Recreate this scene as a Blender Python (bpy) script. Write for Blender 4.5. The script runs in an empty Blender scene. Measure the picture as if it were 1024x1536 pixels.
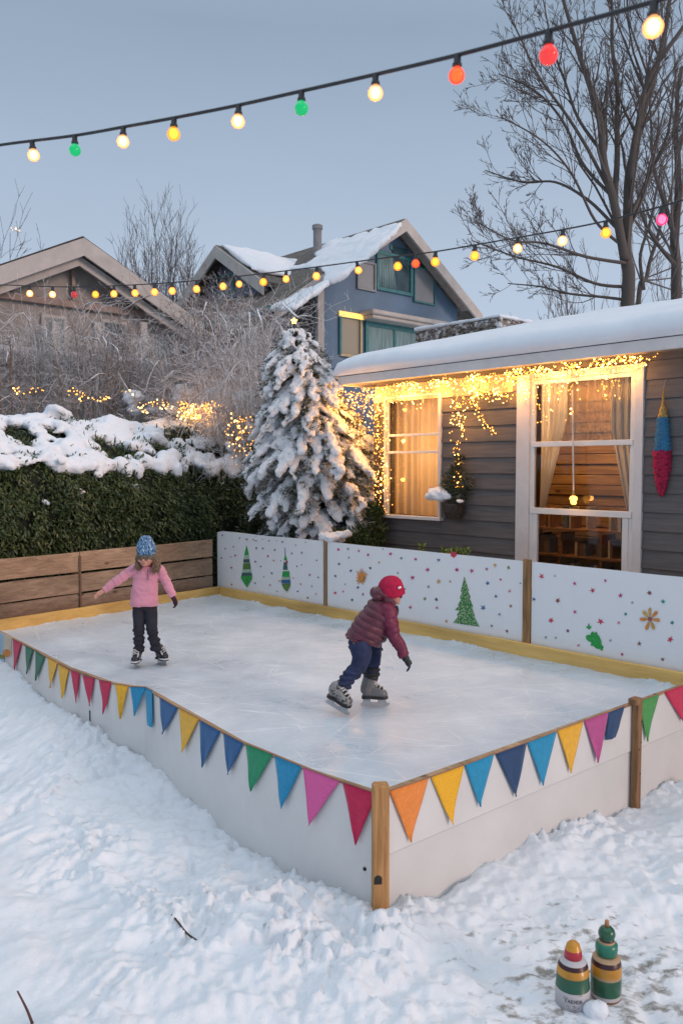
import bpy, bmesh, math, random
import numpy as np
from mathutils import Vector, Matrix, noise as mnoise
R = math.radians
rnd = random.Random(7)
S = bpy.context.scene
COL = S.collection

# ------------------------------------------------------------------ camera geometry (pixels of the 1024x1536 photograph -> places)
FPX = 1233.0
PITCH = math.atan(68/FPX)
CAM = Vector((0, 0, 2.65))
cp, sp = math.cos(PITCH), math.sin(PITCH)
def ray(u, v):
    a, b = (u-512)/FPX, (768-v)/FPX
    return Vector((a, cp+b*sp, -sp+b*cp))
def onz(u, v, z):
    d = ray(u, v); return CAM + d*((z-CAM.z)/d.z)
def at(u, v, y):
    d = ray(u, v); return CAM + d*(y/d.y)
def onpl(u, v, p, n):
    d = ray(u, v); return CAM + d*((Vector(p)-CAM).dot(n)/d.dot(n))
Z3 = Vector((0, 0, 1))
U = Vector((.670, -.742, 0)).normalized()      # along the cottage wall, towards the camera
N = Vector((.742, .670, 0)).normalized()       # from the rink into the cottage
TH_U = math.atan2(U.y, U.x); TH_N = math.atan2(N.y, N.x)

# ------------------------------------------------------------------ objects
ORG = {}
def link(o, parent=None, org=None):
    COL.objects.link(o)
    if parent is not None: o.parent = parent
    return o
def tag(o, label=None, cat=None, group=None, kind=None):
    if label: o['label'] = label
    if cat: o['category'] = cat
    if group: o['group'] = group
    if kind: o['kind'] = kind
    return o
def thing(name, loc, label, cat, group=None):
    o = bpy.data.objects.new(name, None); o.empty_display_size = .1
    o.location = loc; COL.objects.link(o); ORG[o.name] = Vector(loc)
    return tag(o, label, cat, group)
def mesh_obj(name, V, F, mats, parent=None, loc=None, smooth=False, midx=None):
    """V (n,3) world coords, F list or (m,k) array"""
    V = np.asarray(V, dtype=np.float64).reshape(-1, 3)
    if parent is not None: org = ORG[parent.name]
    else: org = Vector(loc) if loc is not None else Vector((0, 0, 0))
    V = V - np.array(org)
    me = bpy.data.meshes.new(name)
    if isinstance(F, np.ndarray):
        m, k = F.shape
        me.vertices.add(len(V)); me.vertices.foreach_set('co', V.astype(np.float32).ravel())
        me.loops.add(m*k); me.loops.foreach_set('vertex_index', F.astype(np.int32).ravel())
        me.polygons.add(m); me.polygons.foreach_set('loop_start', np.arange(0, m*k, k, dtype=np.int32))
        me.update(calc_edges=True); me.validate()
    else:
        me.from_pydata([tuple(v) for v in V], [], F); me.update()
    if not isinstance(mats, (list, tuple)): mats = [mats]
    for m_ in mats: me.materials.append(m_)
    if midx is not None and len(midx) == len(me.polygons):
        me.polygons.foreach_set('material_index', np.asarray(midx, dtype=np.int32))
    if smooth: me.polygons.foreach_set('use_smooth', np.ones(len(me.polygons), dtype=bool))
    o = bpy.data.objects.new(name, me); COL.objects.link(o)
    if parent is not None: o.parent = parent
    else: o.location = org
    ORG[o.name] = org
    return o

_ico = {}
def ico(sub):
    if sub not in _ico:
        bm = bmesh.new(); bmesh.ops.create_icosphere(bm, subdivisions=sub, radius=1)
        _ico[sub] = (np.array([v.co[:] for v in bm.verts]), [tuple(v.index for v in f.verts) for f in bm.faces]); bm.free()
    return _ico[sub]
def frame(d):
    d = Vector(d).normalized()
    h = Vector((0, 0, 1)) if abs(d.z) < .9 else Vector((0, 1, 0))
    x = h.cross(d).normalized(); y = d.cross(x)
    return x, y, d
class MB:
    def __init__(s): s.v = []; s.f = []; s.m = []
    def add(s, vs, fs, m=0):
        b = len(s.v); s.v.extend([tuple(v) for v in vs]); s.f.extend([tuple(i+b for i in f) for f in fs]); s.m.extend([m]*len(fs)); return s
    def obox(s, o, ax, ay, az, m=0, bev=0):
        """box from corner o with edge vectors ax, ay, az; bev = chamfer"""
        o, ax, ay, az = map(Vector, (o, ax, ay, az))
        if ax.cross(ay).dot(az) < 0: o = o+ax; ax = -ax
        if bev <= 0:
            P = [o, o+ax, o+ax+ay, o+ay, o+az, o+ax+az, o+ax+ay+az, o+ay+az]
            return s.add(P, [(0,3,2,1),(4,5,6,7),(0,1,5,4),(1,2,6,5),(2,3,7,6),(3,0,4,7)], m)
        bm = bmesh.new()
        P = [bm.verts.new(p) for p in (o, o+ax, o+ax+ay, o+ay, o+az, o+ax+az, o+ax+ay+az, o+ay+az)]
        for f in [(0,3,2,1),(4,5,6,7),(0,1,5,4),(1,2,6,5),(2,3,7,6),(3,0,4,7)]: bm.faces.new([P[i] for i in f])
        bmesh.ops.bevel(bm, geom=bm.edges[:], offset=bev, segments=1, affect='EDGES')
        bm.verts.index_update()
        s.add([v.co[:] for v in bm.verts], [tuple(v.index for v in f.verts) for f in bm.faces], m); bm.free(); return s
    def box(s, c, size, th=0, m=0, bev=0):
        c = Vector(c); x = Vector((math.cos(th), math.sin(th), 0))*size[0]; y = Vector((-math.sin(th), math.cos(th), 0))*size[1]; z = Z3*size[2]
        return s.obox(c-x/2-y/2-z/2, x, y, z, m, bev)
    def tube(s, pts, rad, n=6, m=0, cap=True, ell=None):
        pts = [Vector(p) for p in pts]; k = len(pts)
        if not hasattr(rad, '__len__'): rad = [rad]*k
        vs = []; x = None
        for i, p in enumerate(pts):
            d = (pts[min(i+1, k-1)]-pts[max(i-1, 0)])
            if d.length < 1e-9: d = Vector((0, 0, 1))
            d.normalize()
            if x is None: x, y, _ = frame(d)
            else:
                x = (x - d*x.dot(d))
                if x.length < 1e-6: x = frame(d)[0]
                x.normalize(); y = d.cross(x)
            for j in range(n):
                t = 2*math.pi*j/n; e = (1, 1) if ell is None else ell
                vs.append(p + x*(math.cos(t)*rad[i]*e[0]) + y*(math.sin(t)*rad[i]*e[1]))
        fs = []
        for i in range(k-1):
            for j in range(n):
                a = i*n+j; b = i*n+(j+1) % n
                fs.append((a, b, b+n, a+n))
        if cap: fs.append(tuple(range(n-1, -1, -1))); fs.append(tuple((k-1)*n+j for j in range(n)))
        return s.add(vs, fs, m)
    def ell(s, c, r, M=None, sub=2, m=0):
        V, F = ico(sub)
        V = V*np.array(r)
        if M is not None: V = V @ np.array(M).T
        return s.add(V+np.array(c), F, m)
    def lathe(s, c, prof, n=24, m=None, axis=None, wob=None):
        """prof list of (r,z[,mat])"""
        X, Y, A = (Vector((1,0,0)), Vector((0,1,0)), Z3) if axis is None else frame(axis)
        c = Vector(c); vs = []
        for i, p in enumerate(prof):
            for j in range(n):
                t = 2*math.pi*j/n; r = p[0]*(1 if wob is None else wob(t, i))
                vs.append(c + X*(r*math.cos(t)) + Y*(r*math.sin(t)) + A*p[1])
        b = len(s.v); s.v.extend([tuple(v) for v in vs])
        for i in range(len(prof)-1):
            mm = prof[i+1][2] if len(prof[i+1]) > 2 else 0
            for j in range(n):
                a = b+i*n+j; e = b+i*n+(j+1) % n
                s.f.append((a, e, e+n, a+n)); s.m.append(mm)
        s.f.append(tuple(b+n-1-j for j in range(n))); s.m.append(prof[0][2] if len(prof[0]) > 2 else 0)
        s.f.append(tuple(b+(len(prof)-1)*n+j for j in range(n))); s.m.append(prof[-1][2] if len(prof[-1]) > 2 else 0)
        return s
    def loft(s, rings, m=0):
        """rings: list of equal-length lists of points"""
        n = len(rings[0]); vs = [p for r in rings for p in r]; fs = []
        for i in range(len(rings)-1):
            for j in range(n):
                a = i*n+j; b = i*n+(j+1) % n; fs.append((a, b, b+n, a+n))
        fs.append(tuple(range(n-1, -1, -1))); fs.append(tuple((len(rings)-1)*n+j for j in range(n)))
        return s.add(vs, fs, m)
    def poly(s, pts, thick=None, m=0):
        """flat polygon; thick = extrusion vector"""
        n = len(pts); pts = [Vector(p) for p in pts]
        if thick is None: return s.add(pts, [tuple(range(n))], m)
        t = Vector(thick)
        fs = [tuple(range(n-1, -1, -1)), tuple(n+i for i in range(n))]
        fs += [(i, (i+1) % n, n+(i+1) % n, n+i) for i in range(n)]
        return s.add(pts+[p+t for p in pts], fs, m)
    def build(s, name, mats, parent=None, loc=None, smooth=False, label=None):
        o = mesh_obj(name, s.v, s.f, mats, parent, loc, smooth, s.m)
        if label: o['label'] = label
        return o
    def remesh(s, voxel, smooth_it=0):
        """union of the closed shells as one continuous surface -> V, F arrays"""
        me = bpy.data.meshes.new('tmp'); me.from_pydata(s.v, [], s.f); me.update()
        o = bpy.data.objects.new('tmp', me); COL.objects.link(o)
        md = o.modifiers.new('r', 'REMESH'); md.mode = 'VOXEL'; md.voxel_size = voxel
        if smooth_it:
            q = o.modifiers.new('s', 'SMOOTH'); q.factor = .5; q.iterations = smooth_it
        bpy.context.view_layer.update()
        dg = bpy.context.evaluated_depsgraph_get(); ev = o.evaluated_get(dg); m2 = ev.to_mesh()
        V = np.empty(len(m2.vertices)*3, dtype=np.float32); m2.vertices.foreach_get('co', V); V = V.reshape(-1, 3).astype(np.float64)
        NN = np.empty(len(m2.vertices)*3, dtype=np.float32); m2.vertices.foreach_get('normal', NN); NN = NN.reshape(-1, 3)
        k = len(m2.polygons); ls = np.empty(len(m2.loops), dtype=np.int32); m2.loops.foreach_get('vertex_index', ls)
        tot = np.empty(k, dtype=np.int32); m2.polygons.foreach_get('loop_total', tot)
        F = ls.reshape(-1, 4) if (tot == 4).all() else [tuple(p.vertices) for p in m2.polygons]
        ev.to_mesh_clear(); bpy.data.objects.remove(o); bpy.data.meshes.remove(me)
        return V, F, NN

# ------------------------------------------------------------------ numpy noise
def _hash(ix, iy, iz, seed):
    h = (ix.astype(np.int64)*374761393 + iy.astype(np.int64)*668265263 + iz.astype(np.int64)*2147483647 + seed*1274126177) & 0xffffffff
    h = ((h ^ (h >> 13))*1274126177) & 0xffffffff
    h = ((h ^ (h >> 16))*2246822519) & 0xffffffff
    return ((h ^ (h >> 15)) & 0xffff)/65535.0
def vnoise(P, scale, seed=0):
    """value noise, -1..1"""
    P = np.asarray(P)*scale
    i = np.floor(P).astype(np.int64); f = P-i; f = f*f*f*(f*(f*6-15)+10)
    out = np.zeros(len(P))
    for dx in (0, 1):
        wx = f[:, 0] if dx else 1-f[:, 0]
        for dy in (0, 1):
            wy = f[:, 1] if dy else 1-f[:, 1]
            for dz in (0, 1):
                wz = f[:, 2] if dz else 1-f[:, 2]
                out += wx*wy*wz*_hash(i[:, 0]+dx, i[:, 1]+dy, i[:, 2]+dz, seed)
    return out*2-1
def fbm(P, scale, octv=4, seed=0, gain=.5):
    o = np.zeros(len(P)); a = 1; t = 0
    for k in range(octv):
        o += a*vnoise(P, scale*2**k, seed+k*17); t += a; a *= gain
    return o/t
def worley(P2, scale, seed=0, jit=.9):
    """2-D cell distance F1 (0..~1) and cell random"""
    P = np.asarray(P2)*scale; i = np.floor(P).astype(np.int64)
    best = np.full(len(P), 9.); val = np.zeros(len(P)); zz = np.zeros(len(P), dtype=np.int64)
    for dx in (-1, 0, 1):
        for dy in (-1, 0, 1):
            cx, cy = i[:, 0]+dx, i[:, 1]+dy
            px = cx+.5+(_hash(cx, cy, zz, seed)-.5)*jit; py = cy+.5+(_hash(cx, cy, zz+1, seed)-.5)*jit
            d = np.hypot(P[:, 0]-px, P[:, 1]-py); q = d < best
            best = np.where(q, d, best); val = np.where(q, _hash(cx, cy, zz+2, seed), val)
    return best, val

# ------------------------------------------------------------------ materials
def newmat(name):
    m = bpy.data.materials.new(name); m.use_nodes = True
    nt = m.node_tree; b = nt.nodes['Principled BSDF']; return m, nt, b
def nd(nt, t, **kw):
    n = nt.nodes.new(t)
    for k, v in kw.items():
        if k in n.inputs: n.inputs[k].default_value = v
        else: setattr(n, k, v)
    return n
def c4(c): return (*c, 1)
def lin(r, g, b):
    f = lambda x: (x/255/12.92 if x/255 <= .04045 else ((x/255+.055)/1.055)**2.4)
    return (f(r), f(g), f(b))
def pm(name, col, rough=.6, var=.12, scale=6, bump=0, bscale=60, metal=0, emis=None, es=0, spec=.5, coat=0, sub=0, col2=None, sheen=0, stretch=None, th=0, detail=4, bdist=.01):
    m, nt, b = newmat(name); L = nt.links.new
    tc = nd(nt, 'ShaderNodeTexCoord'); mp = nd(nt, 'ShaderNodeMapping')
    L(tc.outputs['Object'], mp.inputs['Vector'])
    if stretch or th:
        # first turn so that x runs along the grain, then squeeze
        mp.inputs['Rotation'].default_value = (0, 0, -th); mp2 = nd(nt, 'ShaderNodeMapping')
        mp2.inputs['Scale'].default_value = stretch or (1, 1, 1); L(mp.outputs[0], mp2.inputs['Vector']); mp = mp2
    n1 = nd(nt, 'ShaderNodeTexNoise', Scale=scale, Detail=detail, Roughness=.6); L(mp.outputs[0], n1.inputs['Vector'])
    cr = nd(nt, 'ShaderNodeValToRGB')
    c = col; d = col2 or tuple(max(0, x*(1-var*2)) for x in col); e = tuple(min(1, x*(1+var)) for x in col)
    cr.color_ramp.elements[0].position = .3; cr.color_ramp.elements[0].color = c4(d)
    cr.color_ramp.elements[1].position = .7; cr.color_ramp.elements[1].color = c4(e if not col2 else col)
    L(n1.outputs['Fac'], cr.inputs['Fac']); L(cr.outputs['Color'], b.inputs['Base Color'])
    b.inputs['Roughness'].default_value = rough; b.inputs['Metallic'].default_value = metal
    b.inputs['Specular IOR Level'].default_value = spec; b.inputs['Coat Weight'].default_value = coat
    if sheen: b.inputs['Sheen Weight'].default_value = sheen
    if sub: b.inputs['Subsurface Weight'].default_value = sub; b.inputs['Subsurface Radius'].default_value = (.01, .008, .006); b.inputs['Subsurface Scale'].default_value = 1
    if bump:
        n2 = nd(nt, 'ShaderNodeTexNoise', Scale=bscale, Detail=4.); L(mp.outputs[0], n2.inputs['Vector'])
        bp = nd(nt, 'ShaderNodeBump', Strength=bump, Distance=bdist); L(n2.outputs['Fac'], bp.inputs['Height']); L(bp.outputs[0], b.inputs['Normal'])
    if emis: b.inputs['Emission Color'].default_value = c4(emis); b.inputs['Emission Strength'].default_value = es
    return m
def wood(name, col, dark, th=0, vertical=False, rough=.7, gs=1.0, var_scale=1.2, knots=True):
    """boards: grain along a horizontal direction th, or vertical"""
    m, nt, b = newmat(name); L = nt.links.new
    tc = nd(nt, 'ShaderNodeTexCoord'); mp = nd(nt, 'ShaderNodeMapping'); mp.inputs['Rotation'].default_value = (0, 0, -th)
    L(tc.outputs['Object'], mp.inputs['Vector'])
    m2 = nd(nt, 'ShaderNodeMapping'); m2.inputs['Scale'].default_value = (22*gs, 22*gs, 1.6*gs) if vertical else (1.4*gs, 24*gs, 24*gs)
    L(mp.outputs[0], m2.inputs['Vector'])
    n1 = nd(nt, 'ShaderNodeTexNoise', Scale=1.5, Detail=6., Roughness=.65, Distortion=.8); L(m2.outputs[0], n1.inputs['Vector'])
    m3 = nd(nt, 'ShaderNodeMapping'); m3.inputs['Scale'].default_value = (1, 1, .4) if vertical else (.5, 3, 3); L(mp.outputs[0], m3.inputs['Vector'])
    n2 = nd(nt, 'ShaderNodeTexNoise', Scale=var_scale, Detail=3.); L(m3.outputs[0], n2.inputs['Vector'])
    cr = nd(nt, 'ShaderNodeValToRGB'); cr.color_ramp.elements[0].color = c4(dark); cr.color_ramp.elements[0].position = .28
    cr.color_ramp.elements[1].color = c4(col); cr.color_ramp.elements[1].position = .62; L(n1.outputs['Fac'], cr.inputs['Fac'])
    mx = nd(nt, 'ShaderNodeMix', data_type='RGBA', blend_type='MULTIPLY'); mx.inputs[0].default_value = .8
    c2 = nd(nt, 'ShaderNodeValToRGB'); c2.color_ramp.elements[0].color = (.5, .47, .45, 1); c2.color_ramp.elements[0].position = .3; c2.color_ramp.elements[1].color = (1, 1, 1, 1); c2.color_ramp.elements[1].position = .65
    L(n2.outputs['Fac'], c2.inputs['Fac']); L(cr.outputs[0], mx.inputs[6]); L(c2.outputs[0], mx.inputs[7])
    out = mx.outputs[2]
    if knots:
        vo = nd(nt, 'ShaderNodeTexVoronoi', Scale=1.0); m4 = nd(nt, 'ShaderNodeMapping'); m4.inputs['Scale'].default_value = (3.2, 3.2, 1.7) if vertical else (1.7, 3.4, 3.4)
        L(mp.outputs[0], m4.inputs['Vector']); L(m4.outputs[0], vo.inputs['Vector'])
        c3 = nd(nt, 'ShaderNodeValToRGB'); c3.color_ramp.elements[0].color = (.16, .1, .07, 1); c3.color_ramp.elements[0].position = .03; c3.color_ramp.elements[1].color = (1, 1, 1, 1); c3.color_ramp.elements[1].position = .11
        L(vo.outputs['Distance'], c3.inputs['Fac'])
        m5 = nd(nt, 'ShaderNodeMix', data_type='RGBA', blend_type='MULTIPLY'); m5.inputs[0].default_value = 1; L(out, m5.inputs[6]); L(c3.outputs[0], m5.inputs[7]); out = m5.outputs[2]
    L(out, b.inputs['Base Color']); b.inputs['Roughness'].default_value = rough; b.inputs['Specular IOR Level'].default_value = .3
    bp = nd(nt, 'ShaderNodeBump', Strength=.5, Distance=.004); L(n1.outputs['Fac'], bp.inputs['Height']); L(bp.outputs[0], b.inputs['Normal'])
    return m
def snowmat(name, col=(.80, .84, .90), bump=.5, bscale=45, dirt=None):
    m, nt, b = newmat(name); L = nt.links.new
    tc = nd(nt, 'ShaderNodeTexCoord')
    n1 = nd(nt, 'ShaderNodeTexNoise', Scale=3., Detail=6., Roughness=.65); L(tc.outputs['Object'], n1.inputs['Vector'])
    cr = nd(nt, 'ShaderNodeValToRGB'); cr.color_ramp.elements[0].position = .3; cr.color_ramp.elements[0].color = c4(tuple(x*.93 for x in col)); cr.color_ramp.elements[1].position = .7; cr.color_ramp.elements[1].color = c4(col)
    L(n1.outputs['Fac'], cr.inputs['Fac']); out = cr.outputs[0]
    if dirt:
        (cx, cy, rad) = dirt
        geo = nd(nt, 'ShaderNodeNewGeometry'); sx = nd(nt, 'ShaderNodeVectorMath', operation='DISTANCE'); mpz = nd(nt, 'ShaderNodeMapping'); mpz.inputs['Scale'].default_value = (1, 1, 0)
        L(geo.outputs['Position'], mpz.inputs['Vector']); L(mpz.outputs[0], sx.inputs[0]); sx.inputs[1].default_value = (cx, cy, 0)
        mr = nd(nt, 'ShaderNodeMapRange'); mr.inputs['From Min'].default_value = rad*.3; mr.inputs['From Max'].default_value = rad; mr.inputs['To Min'].default_value = .5; mr.inputs['To Max'].default_value = 0
        L(sx.outputs['Value'], mr.inputs['Value'])
        n3 = nd(nt, 'ShaderNodeTexNoise', Scale=9., Detail=5., Roughness=.6); mpd = nd(nt, 'ShaderNodeMapping'); mpd.inputs['Scale'].default_value = (1, 1.6, 1); L(tc.outputs['Object'], mpd.inputs['Vector']); L(mpd.outputs[0], n3.inputs['Vector'])
        ad = nd(nt, 'ShaderNodeMath', operation='MULTIPLY_ADD'); L(mr.outputs[0], ad.inputs[0]); ad.inputs[1].default_value = .42; L(n3.outputs['Fac'], ad.inputs[2])
        c5 = nd(nt, 'ShaderNodeValToRGB'); c5.color_ramp.elements[0].position = .69; c5.color_ramp.elements[0].color = (0, 0, 0, 1); c5.color_ramp.elements[1].position = .83; c5.color_ramp.elements[1].color = (.8, .8, .8, 1)
        L(ad.outputs[0], c5.inputs['Fac'])
        mx = nd(nt, 'ShaderNodeMix', data_type='RGBA'); L(c5.outputs[0], mx.inputs[0]); L(out, mx.inputs[6]); mx.inputs[7].default_value = (.16, .135, .10, 1); out = mx.outputs[2]
    L(out, b.inputs['Base Color']); b.inputs['Roughness'].default_value = .75; b.inputs['Specular IOR Level'].default_value = .25
    n2 = nd(nt, 'ShaderNodeTexNoise', Scale=bscale, Detail=5., Roughness=.7); L(tc.outputs['Object'], n2.inputs['Vector'])
    bp = nd(nt, 'ShaderNodeBump', Strength=bump, Distance=.012); L(n2.outputs['Fac'], bp.inputs['Height']); L(bp.outputs[0], b.inputs['Normal'])
    return m
def frosted(name, bark, frost=(.72, .74, .78), lo=.15, hi=.75):
    """bark with snow lying on the upward sides"""
    m, nt, b = newmat(name); L = nt.links.new
    tc = nd(nt, 'ShaderNodeTexCoord'); geo = nd(nt, 'ShaderNodeNewGeometry'); sx = nd(nt, 'ShaderNodeSeparateXYZ'); L(geo.outputs['Normal'], sx.inputs[0])
    n1 = nd(nt, 'ShaderNodeTexNoise', Scale=6., Detail=3.); L(tc.outputs['Object'], n1.inputs['Vector'])
    ad = nd(nt, 'ShaderNodeMath', operation='MULTIPLY_ADD'); L(n1.outputs['Fac'], ad.inputs[0]); ad.inputs[1].default_value = 1.0; L(sx.outputs['Z'], ad.inputs[2])
    mr = nd(nt, 'ShaderNodeMapRange'); mr.inputs['From Min'].default_value = lo+.4; mr.inputs['From Max'].default_value = hi+.5; L(ad.outputs[0], mr.inputs['Value'])
    mx = nd(nt, 'ShaderNodeMix', data_type='RGBA'); L(mr.outputs[0], mx.inputs[0]); mx.inputs[6].default_value = c4(bark); mx.inputs[7].default_value = c4(frost)
    L(mx.outputs[2], b.inputs['Base Color']); b.inputs['Roughness'].default_value = .85
    return m
def leafmat(name, cols, rough=.5, frost=0):
    m, nt, b = newmat(name); L = nt.links.new
    geo = nd(nt, 'ShaderNodeNewGeometry'); tc = nd(nt, 'ShaderNodeTexCoord')
    n1 = nd(nt, 'ShaderNodeTexNoise', Scale=2.2, Detail=3.); L(tc.outputs['Object'], n1.inputs['Vector'])
    ad = nd(nt, 'ShaderNodeMath', operation='MULTIPLY_ADD'); L(geo.outputs['Random Per Island'], ad.inputs[0]); ad.inputs[1].default_value = .6
    sb = nd(nt, 'ShaderNodeMath', operation='MULTIPLY'); L(n1.outputs['Fac'], sb.inputs[0]); sb.inputs[1].default_value = .5; L(sb.outputs[0], ad.inputs[2])
    cr = nd(nt, 'ShaderNodeValToRGB'); e = cr.color_ramp.elements
    e[0].position = .15; e[0].color = c4(cols[0]); e[1].position = .9; e[1].color = c4(cols[-1])
    for k, c in enumerate(cols[1:-1]):
        q = e.new(.15+.75*(k+1)/(len(cols)-1)); q.color = c4(c)
    L(ad.outputs[0], cr.inputs['Fac']); L(cr.outputs[0], b.inputs['Base Color']); b.inputs['Roughness'].default_value = rough
    return m
def emat(name, col, strength, base=None, rough=.2, sampling=None):
    m, nt, b = newmat(name)
    b.inputs['Base Color'].default_value = c4(base or col); b.inputs['Roughness'].default_value = rough
    b.inputs['Emission Color'].default_value = c4(col); b.inputs['Emission Strength'].default_value = strength
    if sampling: m.cycles.emission_sampling = sampling
    return m
def glassmat(name, tint=(.9, .92, .92), refl=.12, rough=.02):
    m, nt, b = newmat(name); L = nt.links.new
    nt.nodes.remove(b); out = nt.nodes['Material Output']
    tr = nd(nt, 'ShaderNodeBsdfTransparent'); tr.inputs[0].default_value = c4(tint); gl = nd(nt, 'ShaderNodeBsdfGlossy'); gl.inputs['Roughness'].default_value = rough
    fr = nd(nt, 'ShaderNodeFresnel'); fr.inputs['IOR'].default_value = 1.5
    mx = nd(nt, 'ShaderNodeMixShader'); L(fr.outputs[0], mx.inputs[0]); L(tr.outputs[0], mx.inputs[1]); L(gl.outputs[0], mx.inputs[2]); L(mx.outputs[0], out.inputs['Surface'])
    return m
def cloth_mat(name, col, transl=.4, scale=40):
    m, nt, b = newmat(name); L = nt.links.new; out = nt.nodes['Material Output']
    b.inputs['Base Color'].default_value = c4(col); b.inputs['Roughness'].default_value = .9
    t = nd(nt, 'ShaderNodeBsdfTranslucent'); t.inputs[0].default_value = c4(col)
    mx = nd(nt, 'ShaderNodeMixShader'); mx.inputs[0].default_value = transl; L(b.outputs[0], mx.inputs[1]); L(t.outputs[0], mx.inputs[2]); L(mx.outputs[0], out.inputs['Surface'])
    return m

M_SNOW = snowmat('snow'); M_SNOWC = snowmat('snow_clumps', bump=.6, bscale=30)
M_ROOFSNOW = snowmat('roof_snow', bump=.25, bscale=18)
M_WHITE = pm('white_paint', (.74, .73, .72), .45, .05, 5, .05, 80)
M_METAL = pm('blade_steel', (.6, .62, .65), .3, .1, 20, metal=.9)
M_BLACK = pm('black_rubber', (.015, .015, .017), .55, .2, 20)
M_CABLE = pm('dark_cable', (.02, .022, .028), .6, .2, 20)
# ------------------------------------------------------------------ camera, sky, sun
cam = bpy.data.cameras.new('camera'); co = bpy.data.objects.new('camera', cam); COL.objects.link(co); S.camera = co
co.location = CAM; co.rotation_euler = (math.pi/2-PITCH, 0, 0)
cam.sensor_fit = 'HORIZONTAL'; cam.sensor_width = 24; cam.lens = 24*FPX/1024; cam.clip_end = 2000; cam.clip_start = .05
cam.dof.use_dof = True; cam.dof.focus_distance = 8.5; cam.dof.aperture_fstop = 4.5
SUN_EL, SUN_AZ = R(15), math.atan2(-.55, .83)
w = bpy.data.worlds.new('World'); S.world = w; w.use_nodes = True
nt = w.node_tree; L = nt.links.new; bg = nt.nodes['Background']
sky = nd(nt, 'ShaderNodeTexSky'); sky.sky_type = 'NISHITA'; sky.sun_disc = False; sky.sun_elevation = R(6); sky.sun_rotation = math.pi/2-SUN_AZ
sky.dust_density = 3; sky.ozone_density = 4
tc = nd(nt, 'ShaderNodeTexCoord'); sx = nd(nt, 'ShaderNodeSeparateXYZ'); L(tc.outputs['Generated'], sx.inputs[0])
cr = nd(nt, 'ShaderNodeValToRGB'); E = cr.color_ramp.elements     # grey-blue dusk clouds by elevation, brightened overhead out of view to light the snow
SKY_K = 10.6
E[0].position = 0; E[0].color = (.575, .665, .80, 1); E[1].position = 1; E[1].color = (1.08, 1.15, 1.22, 1)
for p, c in ((.14, (.52, .615, .755)), (.30, (.42, .515, .65)), (.46, (.305, .395, .515)), (.58, (.38, .465, .575)), (.75, (.78, .87, .97))):
    q = E.new(p); q.color = (*c, 1)
L(sx.outputs['Z'], cr.inputs['Fac'])
sc_ = nd(nt, 'ShaderNodeVectorMath', operation='SCALE'); sc_.inputs['Scale'].default_value = SKY_K; L(cr.outputs[0], sc_.inputs[0])
mn = nd(nt, 'ShaderNodeTexNoise', Scale=2.2, Detail=4.); mpw = nd(nt, 'ShaderNodeMapping'); mpw.inputs['Scale'].default_value = (1, 1, 3.5); L(tc.outputs['Generated'], mpw.inputs[0]); L(mpw.outputs[0], mn.inputs['Vector'])
mrw = nd(nt, 'ShaderNodeMapRange'); mrw.inputs['From Min'].default_value = .25; mrw.inputs['From Max'].default_value = .75; mrw.inputs['To Min'].default_value = .955; mrw.inputs['To Max'].default_value = 1.045; L(mn.outputs['Fac'], mrw.inputs[0])
sc2 = nd(nt, 'ShaderNodeVectorMath', operation='SCALE'); L(sc_.outputs[0], sc2.inputs[0]); L(mrw.outputs[0], sc2.inputs['Scale'])
mx = nd(nt, 'ShaderNodeMix', data_type='RGBA'); mx.inputs[0].default_value = .93; L(sky.outputs[0], mx.inputs[6]); L(sc2.outputs[0], mx.inputs[7])
L(mx.outputs[2], bg.inputs['Color']); bg.inputs['Strength'].default_value = .1
sl = bpy.data.lights.new('sun', 'SUN'); sl.energy = 1.5; sl.angle = R(16); sl.color = (1, .70, .55)
so = bpy.data.objects.new('sun', sl); COL.objects.link(so)
sd = Vector((math.cos(SUN_AZ)*math.cos(SUN_EL), math.sin(SUN_AZ)*math.cos(SUN_EL), math.sin(SUN_EL)))
so.rotation_euler = sd.to_track_quat('Z', 'Y').to_euler(); so.location = (6, -4, 8)
vs = S.view_settings; vs.view_transform = 'Standard'; vs.look = 'None'; vs.exposure = 0; vs.gamma = 1
S.cycles.use_denoising = True; S.cycles.max_bounces = 8; S.cycles.transparent_max_bounces = 24; S.cycles.sample_clamp_indirect = 4
S.cycles.caustics_reflective = False; S.cycles.caustics_refractive = False
S.render.film_transparent = False

# ------------------------------------------------------------------ the rink plan
def hor(v): return Vector((v.x, v.y, 0))
ZT, ZI = .76, .61            # top of the boards, ice
P_F = onz(328, 880, ZT); P_R = onz(1120, 1027.5, ZT)
LEFT = [onz(u, v, ZT) for u, v in ((-24, 934), (30, 962), (105, 1001), (170, 1024), (219, 1031), (262, 1055), (365, 1113), (470, 1156), (568, 1188))]
P_L, P_N = LEFT[0], LEFT[-1]
_p = onz(946, 1054, ZT); _e = (hor(_p)-hor(P_N)).normalized()
def xing(a, d, b, e):          # where the line a+s*d meets the line b+t*e (plan)
    k = ((b.x-a.x)*e.y-(b.y-a.y)*e.x)/(d.x*e.y-d.y*e.x); return a+d*k
P_R = xing(P_N, _e, P_F, (P_R-P_F).normalized()); P_R.z = ZT
FR = [P_N, P_N.lerp(_p, .55), _p, P_R+_e*.05]
def outn(a, b):               # outward horizontal normal, rink on the left of a->b
    d = hor(b-a).normalized(); return Vector((d.y, -d.x, 0))

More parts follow.
